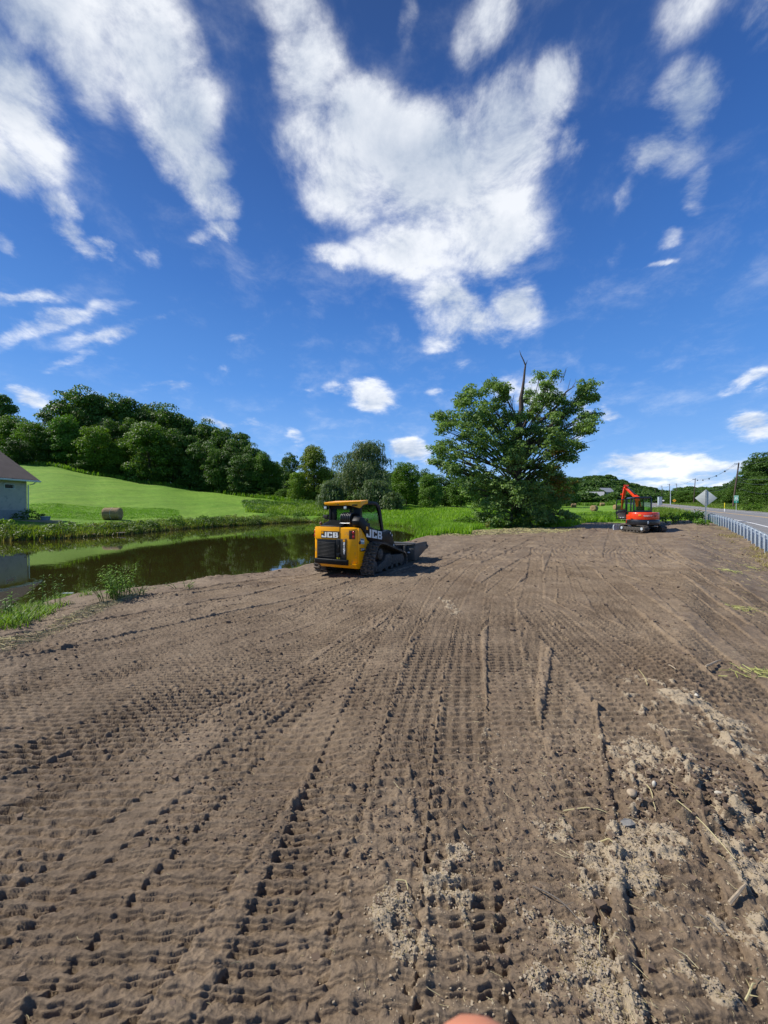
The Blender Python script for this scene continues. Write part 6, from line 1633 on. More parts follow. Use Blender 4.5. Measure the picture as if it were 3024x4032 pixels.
    mb = MB(); mb.cyl((.06, 2.9, 3.12), (.0, 3.46, 3.42), .032); bld(mb, 'cylinder_rod', 'chrome', boom)
    mb = MB(); mb.cyl((.18, 1.30, .95), (.22, 2.0, 2.05), .06); bld(mb, 'boom_cylinder', 'exred', boom)
    for p in ((.24, 1.95, 2.50), (.0, 3.7, 3.26), (-.02, 3.46, 3.42), (-.10, 3.98, 2.75), (-.14, 4.05, 1.56)):
        mb = MB(); mb.cyl((p[0] - .16, p[1], p[2]), (p[0] + .16, p[1], p[2]), .055, n=10); bld(mb, 'pivot_pin', 'exred', boom)
    mb = MB(); mb.prism([(4.0, 1.62), (4.25, 1.5), (4.22, 1.1), (3.95, .82), (3.6, .85), (3.55, .95), (3.9, 1.0), (4.02, 1.2)], -.42, .16, 'X'); bk = bld(mb, 'digging_bucket', 'undercar', root, U, bevel=.015)
    for k in range(4):
        xx = -.40 + k * .17; mb = MB(); mb.prism([(3.6, .95), (3.35, .90), (3.6, .85)], xx, xx + .06, 'X'); bld(mb, 'tooth', 'galv', bk)
    mb = MB(); mb.tube([(X1, .8, 2.3), (X1 + .12, .86, 2.3)], .01); mb.box(X1 + .08, X1 + .18, .84, .88, 2.15, 2.38); bld(mb, 'side_mirror', 'exblack', root, U)
    # slim cable hanging below the door
    mb = MB(); mb.tube([(-1.3, .3, .83), (-.7, .0, .83), (.0, -.98, .84)], .006, n=5); bld(mb, 'door_stay', 'galv', root, U)
    return root

# ------------------------------------------------------------------ guardrail
def build_guardrail():
    x, y, nx, ny = road_frame(0); root = empty('guardrail', (float(x), float(y), float(ROAD_Z(0))), 0, 'galvanised steel guardrail with closely spaced posts along the road', 'guardrail')
    base = Vector(root.location); SP = 1.0; first = None
    for i, s in enumerate(np.arange(-6.2, 19.1, SP)):
        x, y, nx, ny = road_frame(s); z = float(ROAD_Z(s)); h = math.radians(float(_hd(s)))
        if i == 0:
            mb = MB(); mb.box(-.003, .003, -.075, .075, -.55, .74)
            # local x along the rail, y across: steel I section, flanges facing the road and the soil
            mb = MB(); mb.box(-.004, .004, -.066, .066, -.55, .72); mb.box(-.05, .05, -.075, -.067, -.55, .72); mb.box(-.05, .05, .067, .075, -.55, .72)
            mbb = MB(); mbb.box(-.004, .004, -.066, .066, .34, .74); mbb.box(-.05, .05, -.075, -.067, .34, .74); mbb.box(-.05, .05, .067, .075, .34, .74)
            p = mb.build('post', MAT['galv'], root); b = mbb.build('blockout', MAT['galv'], p); first = (p, b)
        else:
            p = first[0].copy(); col.objects.link(p); p.parent = root; b = first[1].copy(); col.objects.link(b); b.parent = p
        p.location = Vector((float(x), float(y), z - .02)) - base; p.rotation_euler = (0, 0, math.pi / 2 - h)
        b.location = (0, -.152, 0)
    S = np.arange(-7, 20.1, .5); prof = [(0.0, .44), (.035, .47), (.08, .50), (.08, .54), (.03, .58), (.0, .60), (.03, .62), (.08, .66), (.08, .70), (.035, .73), (.0, .76)]
    V = []; k = len(prof)
    for s in S:
        x, y, nx, ny = road_frame(s); z = float(ROAD_Z(s))
        for q, zz in prof: V.append((x + nx * (.235 + q) - base.x, y + ny * (.235 + q) - base.y, z + zz - .02 - base.z))
        for q, zz in prof[::-1]: V.append((x + nx * (.231 + q) - base.x, y + ny * (.231 + q) - base.y, z + zz - .02 - base.z))
    F = []; K = 2 * k
    for i in range(len(S) - 1):
        for j in range(K): F.append((i * K + j, i * K + (j + 1) % K, (i + 1) * K + (j + 1) % K, (i + 1) * K + j))
    np_mesh('rail_beam', np.array(V), np.array(F), MAT['galv'], root, smooth=True)

# ------------------------------------------------------------------ signs, poles
def build_signs():
    # back of a diamond warning sign
    D = 32.5; x, y = at_d(2779, D); z = land1(x, y); zt = zpx(1927, D); half = .73
    az = math.degrees(math.atan2(x, y)); r = empty('warning_sign', (x, y, z), -math.radians(az - 6), 'grey unpainted back of a diamond road sign on a post by the guardrail', 'road sign')
    cz = zt - half - z
    mb = MB(); mb.prism([(0, cz + half), (half, cz), (0, cz - half), (-half, cz)], .03, .036, 'Y'); mb.build('sign_plate', MAT['signback'], r, bevel=.001)
    mb = MB(); mb.prism([(0, cz + half - .02), (half - .02, cz), (0, cz - half + .02), (-half + .02, cz)], .0362, .040, 'Y'); mb.build('sign_face', MAT['signyellow'], r)
    mb = MB(); mb.box(-.035, -.029, -.03, .028, -.3, cz + half - .03); mb.box(.029, .035, -.03, .028, -.3, cz + half - .03); mb.box(-.028, .028, .018, .028, -.3, cz + half - .03); mb.box(-.05, -.035, -.03, -.024, -.3, cz + half - .03); mb.box(.035, .05, -.03, -.024, -.3, cz + half - .03); mb.build('post', MAT['signpost'], r)
    for zz in (cz - .35, cz + .35):
        mb = MB(); mb.cyl((0, -.01, zz), (0, .03, zz), .014); mb.build('bolt', MAT['galv'], r)
    # green route marker
    D = 66; x, y = at_d(2898.5, D); z = land1(x, y); r = empty('route_marker_sign', (x, y, z), -math.radians(math.degrees(math.atan2(x, y)) + 2), 'small green and white route marker sign on a post across the road', 'road sign')
    w = .29; zt = zpx(1951, D) - z; zb = zpx(1980, D) - z; H = zt - zb
    mb = MB(); mb.box(-w, w, -.01, .0, zb, zt); pl = mb.build('sign_plate', MAT['green'], r, bevel=.004)
    mb = MB(); mb.box(-w + .03, w - .03, -.013, -.0105, zt - .17 * H, zt - .04 * H); mb.build('top_band', MAT['signwhite'], pl)
    M = Matrix.Translation((-w + .06, -.0135, zt - .16 * H)); letters('NORTH', .07, .10 * H, .022, .003, M).build('lettering', MAT['green'], pl)
    mb = MB(); pts = [(.23 * math.cos(a), (zt - .36 * H) + .12 * H * math.sin(a)) for a in np.linspace(0, 2 * math.pi, 24, endpoint=False)]; mb.prism(pts, -.0135, -.0105, 'Y'); mb.build('route_oval', MAT['signwhite'], pl)
    M = Matrix.Translation((-.09, -.014, zt - .41 * H)); letters('15', .07, .10 * H, .03, .003, M).build('lettering', MAT['blackmatt'], pl)
    mb = MB(); mb.box(-w + .03, w - .03, -.013, -.0105, zt - .66 * H, zt - .54 * H); mb.build('mile_band', MAT['signwhite'], pl)
    M = Matrix.Translation((-w + .09, -.0135, zt - .65 * H)); letters('MILE', .07, .09 * H, .022, .003, M).build('lettering', MAT['green'], pl)
    M = Matrix.Translation((-.045, -.0105, zt - .92 * H)); letters('3', .09, .15 * H, 0, .003, M).build('lettering', MAT['signwhite'], pl)
    mb = MB(); mb.box(-.035, .035, .0, .03, -.3, zt - .05); mb.build('post', MAT['signpost'], r)
    # far yellow arrow sign
    D = 128; x, y = at_d(2655, D); z = land1(x, y); r = empty('arrow_sign', (x, y, z), -math.atan2(x, y), 'small orange-yellow diamond sign far up the road', 'road sign')
    cz = zpx(1971, D) - z; h = .52
    mb = MB(); mb.prism([(0, cz + h), (h, cz), (0, cz - h), (-h, cz)], -.02, 0, 'Y'); p = mb.build('sign_plate', MAT['signyellow'], r)
    mb = MB(); mb.prism([(-.2, cz - .05), (.05, cz - .05), (.05, cz - .16), (.24, cz), (.05, cz + .16), (.05, cz + .05), (-.2, cz + .05)], -.026, -.021, 'Y'); mb.build('arrow_symbol', MAT['blackmatt'], p)
    mb = MB(); mb.box(-.05, .05, 0, .05, -1, cz); mb.build('post', MAT['pole'], r)
    # yellow-and-white marker post
    D = 62; x, y = at_d(2853, D); z = land1(x, y); r = empty('marker_post', (x, y, z), -math.atan2(x, y), 'slim yellow marker post with a white foot on the far verge', 'marker post')
    t = zpx(1980, D) - z
    mb = MB(); mb.box(-.045, .045, -.015, .015, t * .35, t); mb.build('yellow_top', MAT['yellow'], r, bevel=.01)
    mb = MB(); mb.box(-.05, .05, -.018, .018, -.2, t * .35); mb.build('white_foot', MAT['white'], r, bevel=.01)
    # mailbox-like white cabinet across the road
    D = 47; x, y = at_d(2774, D); z = land1(x, y); S_, Q_ = road_sq(np.array([x]), np.array([y])); r = empty('utility_box', (x, y, z), -math.atan2(x, y), 'small pale utility box with a dark lid beside the road behind the diamond sign', 'utility box')
    mb = MB(); mb.box(-.13, .13, -.12, .12, -.1, .42); mb.build('box_body', MAT['fascia'], r, bevel=.02); mb = MB(); mb.box(-.15, .15, -.14, .14, .42, .50); mb.build('lid', MAT['blackmatt'], r, bevel=.02)
    # tall grey cabinet and round white sign further on
    D = 118; x, y = at_d(2598, D); z = land1(x, y); r = empty('equipment_cabinet', (x, y, z), -math.atan2(x, y) + .35, 'tall blue-grey equipment cabinet far behind the excavator', 'cabinet')
    t = zpx(1957, D) - z; mb = MB(); mb.box(-.50, .50, -.35, .35, -.5, t); cb = mb.build('cabinet_body', MAT['galv'], r, bevel=.02); mb = MB(); mb.box(-.54, .54, -.39, .39, t, t + .07); mb.build('cabinet_top', MAT['galv'], r, bevel=.01)
    mb = MB(); mb.box(-.42, .42, -.37, -.352, .1, t - .15); mb.build('door_panel', MAT['galv'], cb)
    D = 119; x, y = at_d(2611.5, D); z = land1(x, y); r = empty('route_sign', (x, y, z), -math.atan2(x, y), 'small white rounded sign on a dark post beside the grey cabinet', 'road sign')
    t = zpx(1971, D) - z; mb = MB(); mb.prism([(.28 * math.cos(a), t + .22 * math.sin(a)) for a in np.linspace(0, 6.283, 16, endpoint=False)], -.02, 0, 'Y'); mb.build('sign_plate', MAT['white'], r); mb = MB(); mb.box(-.35, -.22, 0, .06, -1.0, t + .3); mb.build('post', MAT['pole'], r)

def build_poles():
    tops = {}
    def pole(key, pxb, yb, pxt, yt, D, label, r=.16, arms=True, transformer=False, m='pole', name='utility_pole', cat='utility pole'):
        x, y = at_d(pxb, D); z = min(land1(x, y), zpx(yb, D) + .6); root = empty(name, (x, y, z), 0, label, cat, 'utility poles along the road' if name == 'utility_pole' else None)
        xt, _ = at_d(pxt, D); h = zpx(yt, D) - z; dx = xt - x
        mb = MB(); mb.tube([(0, 0, -.8), (dx * .3, 0, h * .3), (dx, 0, h)], [r * 1.15, r, r * .72], n=10); mb.build('pole_shaft', MAT[m], root, smooth=True)
        if arms:
            mb = MB(); mb.box(dx - 1.0, dx + .1, -.05, .05, h - .35, h - .23); mb.build('crossarm', MAT['pole'], root)
            for q in (-.95, -.45):
                mb = MB(); mb.cyl((dx + q, 0, h - .23), (dx + q, 0, h - .05), .035, .05, n=8); mb.build('insulator', MAT['signwhite'], root)
        if transformer:
            mb = MB(); mb.cyl((dx + .32, 0, h - 2.6), (dx + .32, 0, h - 1.7), .22, n=12); mb.build('transformer', MAT['fascia'], root, bevel=.03)
        tops[key] = (x + dx, y, z + h); return root
    pole('a', 2884, 1996, 2907, 1822, 86, 'tall leaning brown utility pole in front of the dark trees at the right', .17)
    pole('b', 2730.5, 1994, 2736.5, 1884, 134, 'second brown utility pole, above the left of the diamond sign', .14)
    pole('c', 2663, 1985, 2663.5, 1904, 190, 'thin dark pole top just over the ridge, right of the lamp post', .14)
    pole('d', 2635.5, 1989, 2636, 1904.5, 165, 'straight dark utility pole next to the grey lamp post', .14)
    pole('e', 2606, 1990, 2605.5, 1912, 215, 'far utility pole carrying a white transformer above the grey cabinet', .14, transformer=True)
    pole('f', 2580, 1985, 2580, 1919, 265, 'most distant utility pole, low over the trees', .14)
    pole('g', 2640, 1982, 2639.7, 1932, 120, 'short pale grey lamp post against the straight dark pole', .12, arms=False, m='galv', name='lamp_post', cat='lamp post')
    x, y = at_d(3200, 50); tops['z'] = (x, y, land1(x, y) + 9.5)
    r = empty('utility_pole', (x, y, land1(x, y)), 0, 'utility pole just outside the right edge of the view', 'utility pole', 'utility poles along the road')
    mb = MB(); mb.tube([(0, 0, -.8), (0, 0, 9.5)], [.18, .13], n=10); mb.build('pole_shaft', MAT['pole'], r)
    def wire(a, b, dz, sag, label, r=.022, dx=0, beads=0):
        p0 = Vector(tops[a]) + Vector((dx, 0, dz)); p1 = Vector(tops[b]) + Vector((dx, 0, dz)); pts = []
        for i in range(25):
            t = i / 24; p = p0.lerp(p1, t); p.z -= sag * 4 * t * (1 - t); pts.append(p - p0)
        mb = MB(); mb.tube([tuple(p) for p in pts], r, n=5); o = mb.build('power_line', MAT['wire'], None, loc=tuple(p0)); tag(o, label, 'cable', 'wires between the utility poles')
        for k in range(beads):
            t = (k + 1) / (beads + 1); i = int(t * 24); q = pts[i]; mb = MB(); mb.box(q.x - .12, q.x + .12, q.y - .1, q.y + .1, q.z - .25, q.z + .12); mb.build('spacer', MAT['wire'], o)
    wire('a', 'b', -.3, 1.5, 'upper wire with spacers sagging from the leaning pole to the second pole', .025, -.9, 5)
    wire('a', 'b', -.05, 1.3, 'thin top wire between the leaning pole and the second pole', .018, 0)
    wire('a', 'b', -3.9, 1.0, 'lower wire between the leaning pole and the second pole', .03, 0)
    wire('a', 'b', -4.4, 1.1, 'lowest thick wire between the leaning pole and the second pole', .035, 0)
    wire('b', 'd', -.3, 1.0, 'wire from the second pole to the straight dark pole', .03, -.4)
    wire('d', 'e', -.3, 1.2, 'wire between the straight dark pole and the transformer pole', .035, 0)
    wire('e', 'f', -.3, 1.2, 'wire between the transformer pole and the most distant pole', .035, 0)
    wire('z', 'a', -.3, .8, 'upper wire leaving the leaning pole to the right', .02, 0)
    wire('z', 'a', -3.4, .9, 'middle wire leaving the leaning pole to the right across the trees', .025, 0)
    wire('z', 'a', -4.2, 1.0, 'lower wire leaving the leaning pole to the right across the trees', .025, 0)
    wire('z', 'a', -5.6, 1.3, 'lowest wire sagging to the right from the leaning pole', .02, 0)

# ------------------------------------------------------------------ building, bales, houses
def build_building():
    D = 36.0; x, y = at_d(106, D); z = land1(x, y) - .1
    # local: x away to the left along the visible wall, y into the building
    r = empty('outbuilding', (x, y, z), math.radians(90), 'grey block outbuilding with a brown shingle roof beyond the pond', 'building')
    he = zpx(1880, D) - z; L_, W_ = 16.0, 9.0
    # local axes: the visible wall runs along -x from the far corner, the body lies behind it (+y)
    mb = MB(); mb.box(-L_, 0, 0, .25, -1.0, he); mb.box(-.25, 0, .25, W_, -1.0, he); mb.box(-L_, 0, W_ - .25, W_, -1, he); mb.box(-L_, -L_ + .25, .25, W_ - .25, -1, he)
    mb.prism([(0, he), (W_, he), (W_ / 2, he + .74 * W_ / 2)], -.25, 0, 'X'); mb.prism([(0, he), (W_, he), (W_ / 2, he + .74 * W_ / 2)], -L_, -L_ + .25, 'X')
    mb.build('wall', MAT['stucco'], r)
    ov = .55; k_ = .74
    mb = MB(); rp = W_ / 2
    mb.prism([(-ov, he - k_ * ov + .06), (rp, he + k_ * rp + .06), (W_ + ov, he - k_ * ov + .06), (W_ + ov, he - k_ * ov + .20), (rp, he + k_ * rp + .20), (-ov, he - k_ * ov + .20)], -L_ - .5, .75, 'X')
    roof = mb.build('roof', MAT['shingle'], r)
    ze = he - k_ * ov
    mb = MB(); mb.box(-L_ - .5, .78, -ov - .14, -ov - .005, ze - .02, ze + .13); mb.build('gutter', MAT['fascia'], r, bevel=.02)
    mb = MB(); mb.prism([(-ov, ze - .04), (rp, he + k_ * rp - .04), (rp, he + k_ * rp + .05), (-ov, ze + .05)], .755, .79, 'X'); mb.build('barge_board', MAT['fascia'], r)
    mb = MB(); mb.tube([(.34, -ov + .02, ze - .02), (.30, -.35, ze - .20), (.05, -.10, he - .72), (.04, -.08, 0.0)], .05, n=8); mb.build('downspout', MAT['fascia'], r, smooth=True)
    ww = .98; wx = -1.18; wz = zpx(1915, 34.4) - z
    mb = MB(); mb.ring([(wx - ww, wz - .22), (wx, wz - .22), (wx, wz + .22), (wx - ww, wz + .22)], [(wx - ww + .05, wz - .17), (wx - .05, wz - .17), (wx - .05, wz + .17), (wx - ww + .05, wz + .17)], -.04, .02, 'Y')
    w = mb.build('window', MAT['fascia'], r); mb = MB(); mb.box(wx - ww + .05, wx - .05, -.015, -.005, wz - .17, wz + .17); mb.build('pane', MAT['darkglass'], w); mb = MB(); mb.box(wx - .17, wx - .13, -.03, -.016, wz - .17, wz + .17); mb.build('mullion', MAT['fascia'], w)
    mb = MB(); mb.box(-L_, .02, -.05, -.002, -.8, .95); mb.build('plinth', MAT['stucco_low'], r)
    # tub and planter edge
    x, y = at_d(178, 34.6); zz = land1(x, y); r2 = empty('planter_tub', (x, y, zz), 0, 'blue-grey round planter tub on the lawn beside the outbuilding', 'planter')
    mb = MB(); mb.cyl((0, 0, -.1), (0, 0, .42), .30, .36, n=20); mb.build('tub_body', MAT['tub'], r2, bevel=.02); mb = MB(); mb.cyl((0, 0, .40), (0, 0, .47), .385, .385, n=20); mb.build('rim', MAT['tub'], r2, bevel=.015)
    x, y = at_d(150, 34.0); zz = land1(x, y); o = MB(); o.box(-2.3, 2.0, -.12, .12, -.1, .16); o = o.build('timber_edging', MAT['wood'], None, bevel=.02, loc=(x, y, zz)); tag(o, 'low dark timber edging along the shrub bed beside the outbuilding', 'edging')
    x, y = at_d(208, 34.2); zz = land1(x, y); o = MB(); o.box(-.5, .7, -.25, .25, -.1, .16); o = o.build('flat_slab', MAT['stucco'], None, bevel=.03, loc=(x, y, zz)); tag(o, 'low grey slab lying on the lawn right of the planter tub', 'slab')

def bale(px, ybase, D, label, ang, r=.68, w=1.25, seed=0, group='round hay bales on the fields'):
    x, y = at_d(px, D); z = land1(x, y); R = np.random.default_rng(seed + 50)
    root = empty('hay_bale', (x, y, z), math.radians(ang), label, 'hay bale', group)
    n = 40; V = []; F = []; prof = [(-w / 2, 0), (-w / 2, r * .6), (-w / 2 + .02, r * .93), (-w / 2 + .09, r)] + [(t, r) for t in np.linspace(-w / 2 + .2, w / 2 - .2, 8)] + [(w / 2 - .09, r), (w / 2 - .02, r * .93), (w / 2, r * .6), (w / 2, 0)]
    for (a, q) in prof:
        for k in range(n):
            t = 2 * math.pi * k / n; j = 1 + R.normal() * .018; zz = r * .97 + math.sin(t) * q * j; V.append((a + R.normal() * .012, math.cos(t) * q * j, max(zz, .0)))
    for i in range(len(prof) - 1):
        for k in range(n): F.append((i * n + k, i * n + (k + 1) % n, (i + 1) * n + (k + 1) % n, (i + 1) * n + k))
    np_mesh('bale_body', np.array(V), np.array(F), MAT['hay'], root, smooth=True)
    m = 900; t = R.random(m) * 6.283; a = (R.random(m) - .5) * w; C = np.stack([a, np.cos(t) * r * 1.005, r * .97 + np.sin(t) * r * 1.005], 1)
    V, F = leaf_quads(C, np.stack([R.normal(size=m) * .2, np.cos(t), np.sin(t)], 1), .022, 9, 0, R); np_mesh('loose_straw', V, F, MAT['straw'], root).color = (.75, .66, .5, 1)
    mb = MB()
    for zz in (-.02, .0, .02): mb.tube([(zz, math.cos(q) * (r * 1.008), r * .97 + math.sin(q) * r * 1.008) for q in np.linspace(0, 6.283, 33)], .006, n=4)
    mb.build('net_wrap', MAT['signwhite'] if seed == 0 else MAT['straw'], root)

def build_bales():
    bale(443, 2040, 41.5, 'round brown hay bale lying on the left field above the pond', 12, .66, 1.6, 0)
    bale(2339, 2008, 88, 'biggest round hay bale on the right field, its coiled end facing us', 38, .68, 1.35, 1)
    bale(2258, 1994, 128, 'small distant hay bale left of the biggest one', -12, .66, 1.5, 2)
    bale(2371, 1990, 150, 'small distant hay bale right of and beyond the biggest one', -10, .66, 1.5, 3)
    bale(2430, 2003, 92, 'pale round hay bale partly hidden behind the open excavator door', 4, .62, 1.5, 4)

def build_houses():
    for px, D, yt, w, lb, a in [(2340, 215, 1936, 9, 'pale-roofed house half hidden in the trees behind the hay field', -25), (2383, 232, 1921, 7, 'white-roofed house higher among the trees of the ridge', 15)]:
        x, y = at_d(px, D + 6); z = zpx(yt, D + 6) - 6.9
        r = empty('house', (x, y, z), math.radians(a), lb, 'house')
        mb = MB(); mb.box(-w / 2, w / 2, -3, 3, -4, 4.2); mb.prism([(-3, 4.2), (3, 4.2), (0, 6.4)], -w / 2, w / 2, 'X'); mb.build('wall', MAT['stucco'], r)
        mb = MB(); mb.prism([(-3.6, 3.95), (0, 6.6), (3.6, 3.95), (3.6, 4.15), (0, 6.85), (-3.6, 4.15)], -w / 2 - .4, w / 2 + .4, 'X'); mb.build('roof', MAT['roofgrey'], r)
        for q in (-2, 0, 2):
            mb = MB(); mb.box(q - .45, q + .45, -3.06, -2.99, 1.6, 3.0); mb.build('window', MAT['darkglass'], r)
    # driftwood and stones at the far shore
    for i, (px, py, L_, a, lb) in enumerate([(400, 2104, 3.6, 12, 'bleached driftwood log at the water line below the hay bale'), (352, 2108, 1.6, -20, 'short broken driftwood stick left of the bleached log'), (82, 2118, 3.0, 5, 'dark flat log at the water line below the outbuilding')]):
        p = at_z(px, py, -.42); mb = MB(); R = random.Random(i)
        mb.tube([(-L_ / 2, 0, .08), (-L_ * .2, .1, .14), (L_ * .1, 0, .10), (L_ / 2, -.1, .20)], [.07, .11, .10, .03], n=8); mb.tube([(0, 0, .1), (.3, -.1, .3), (.5, -.1, .42)], [.05, .03, .01], n=6)
        o = mb.build('driftwood', MAT['wood'] if i < 2 else MAT['undercar'], None, smooth=True, loc=(p[0], p[1], WATER_Z + .02)); o.rotation_euler = (0, 0, math.radians(a)); tag(o, lb, 'log')
    p = at_z(118, 2114, -.4); mb = MB(); mb.ball((0, 0, .12), .26, 12, 8, (1.3, .8, .75)); o = mb.build('shore_rock', MAT['stone'], None, smooth=True, loc=(p[0], p[1], WATER_Z)); tag(o, 'pale rounded rock at the water line beside the dark flat log', 'rock')
    # small stake near the excavator and scraps floating by the near bank
    p = at_z(2396, 2097, 0); mb = MB(); mb.box(-.02, .02, -.02, .02, -.1, .26); o = mb.build('wooden_stake', MAT['wood'], None, loc=(p[0], p[1], float(dirt_z(p[0], p[1])[0]))); tag(o, 'short wooden stake standing in the soil left of the excavator', 'stake')
    for i, (px, py, lb) in enumerate([(350, 2340, 'pale scrap floating on the water beside the weed clump'), (262, 2343, 'small pale scrap floating near the tallest weed stalk')]):
        p = at_z(px, py - 6, WATER_Z); mb = MB(); mb.add([(-.14, -.03, .006), (.16, -.02, .006), (.14, .04, .006), (-.1, .03, .006), (-.14, -.03, .0), (.16, -.02, .0), (.14, .04, .0), (-.1, .03, .0)], [(0, 1, 2, 3), (7, 6, 5, 4), (0, 4, 5, 1), (1, 5, 6, 2), (2, 6, 7, 3), (3, 7, 4, 0)])
        o = mb.build('floating_scrap', MAT['signwhite'], None, loc=(p[0], p[1], WATER_Z + .004)); tag(o, lb, 'scrap')

# ------------------------------------------------------------------ litter on the soil
def bits(name, P, length, width, mat, seed, flat=.15, label=None, bend=.2, color=(1, 1, 1)):
    """loose straw-like pieces lying on the soil: thin three-sided bars with one bend"""
    R = np.random.default_rng(seed); n = len(P); a = R.random(n) * 6.283; L_ = length * (.4 + .9 * R.random(n)); el = R.normal(size=n) * flat
    d = np.stack([np.cos(a) * np.cos(el), np.sin(a) * np.cos(el), np.sin(el)], 1); s = np.stack([-np.sin(a), np.cos(a), np.zeros(n)], 1); u = np.cross(d, s)
    w = (width * (.6 + .8 * R.random(n)))[:, None]; b = (R.normal(size=n) * bend * L_)[:, None] * s
    rows = []
    for t, off in ((-.5, 0), (0, 1), (.5, 0)):
        c = P + d * (t * L_)[:, None] + b * off
        for (i, j) in ((-.5, 0), (.5, 0), (0, .8)): rows.append(c + s * w * i + np.abs(u) * w * j)
    V = np.stack(rows, 1).reshape(-1, 3); i = np.arange(n)[:, None] * 9; q = []
    for k in (0, 3):
        for (x, y) in ((0, 1), (1, 2), (2, 0)): q.append([k + x, k + y, k + 3 + y, k + 3 + x])
    F = (i[:, :, None] + np.array(q)[None]).reshape(-1, 4)
    o = np_mesh(name, V, F, mat); tag(o, label, kind='stuff'); o.color = (*color, 1); return o

def lumps(name, P, size, mat, seed, label=None, color=(1, 1, 1), sub=False):
    """irregular little lumps (a squashed, jittered octahedron / cube each)"""
    R = np.random.default_rng(seed); n = len(P); sz = (size * (.35 + 1.1 * R.random(n) ** 2))[:, None, None]
    base = np.array([[x, y, z] for z in (-.5, .5) for y in (-.5, .5) for x in (-.5, .5)]) * 1.15
    B = base[None] * (.6 + .7 * R.random((n, 8, 3))) + R.normal(size=(n, 8, 3)) * .10
    a = R.random(n) * 6.283; ca, sa = np.cos(a), np.sin(a)
    X = B[:, :, 0] * ca[:, None] - B[:, :, 1] * sa[:, None]; Y = B[:, :, 0] * sa[:, None] + B[:, :, 1] * ca[:, None]
    V = np.stack([X, Y, B[:, :, 2] * .7], -1) * sz + P[:, None, :]
    f = np.array([(0, 2, 3, 1), (4, 5, 7, 6), (0, 1, 5, 4), (2, 6, 7, 3), (0, 4, 6, 2), (1, 3, 7, 5)])
    F = (np.arange(n)[:, None, None] * 8 + f[None]).reshape(-1, 4)
    o = np_mesh(name, V.reshape(-1, 3), F, mat); tag(o, label, kind='stuff'); o.color = (*color, 1); return o

def polar(n, r0, r1, a0, a1, seed):
    R = np.random.default_rng(seed); r = r0 * (r1 / r0) ** R.random(n); a = np.radians(a0 + (a1 - a0) * R.random(n)); return np.stack([r * np.sin(a), r * np.cos(a)], 1)

def on_dirt(p, off=0.0): return np.column_stack([p, dirt_z(p[:, 0], p[:, 1]) + off])

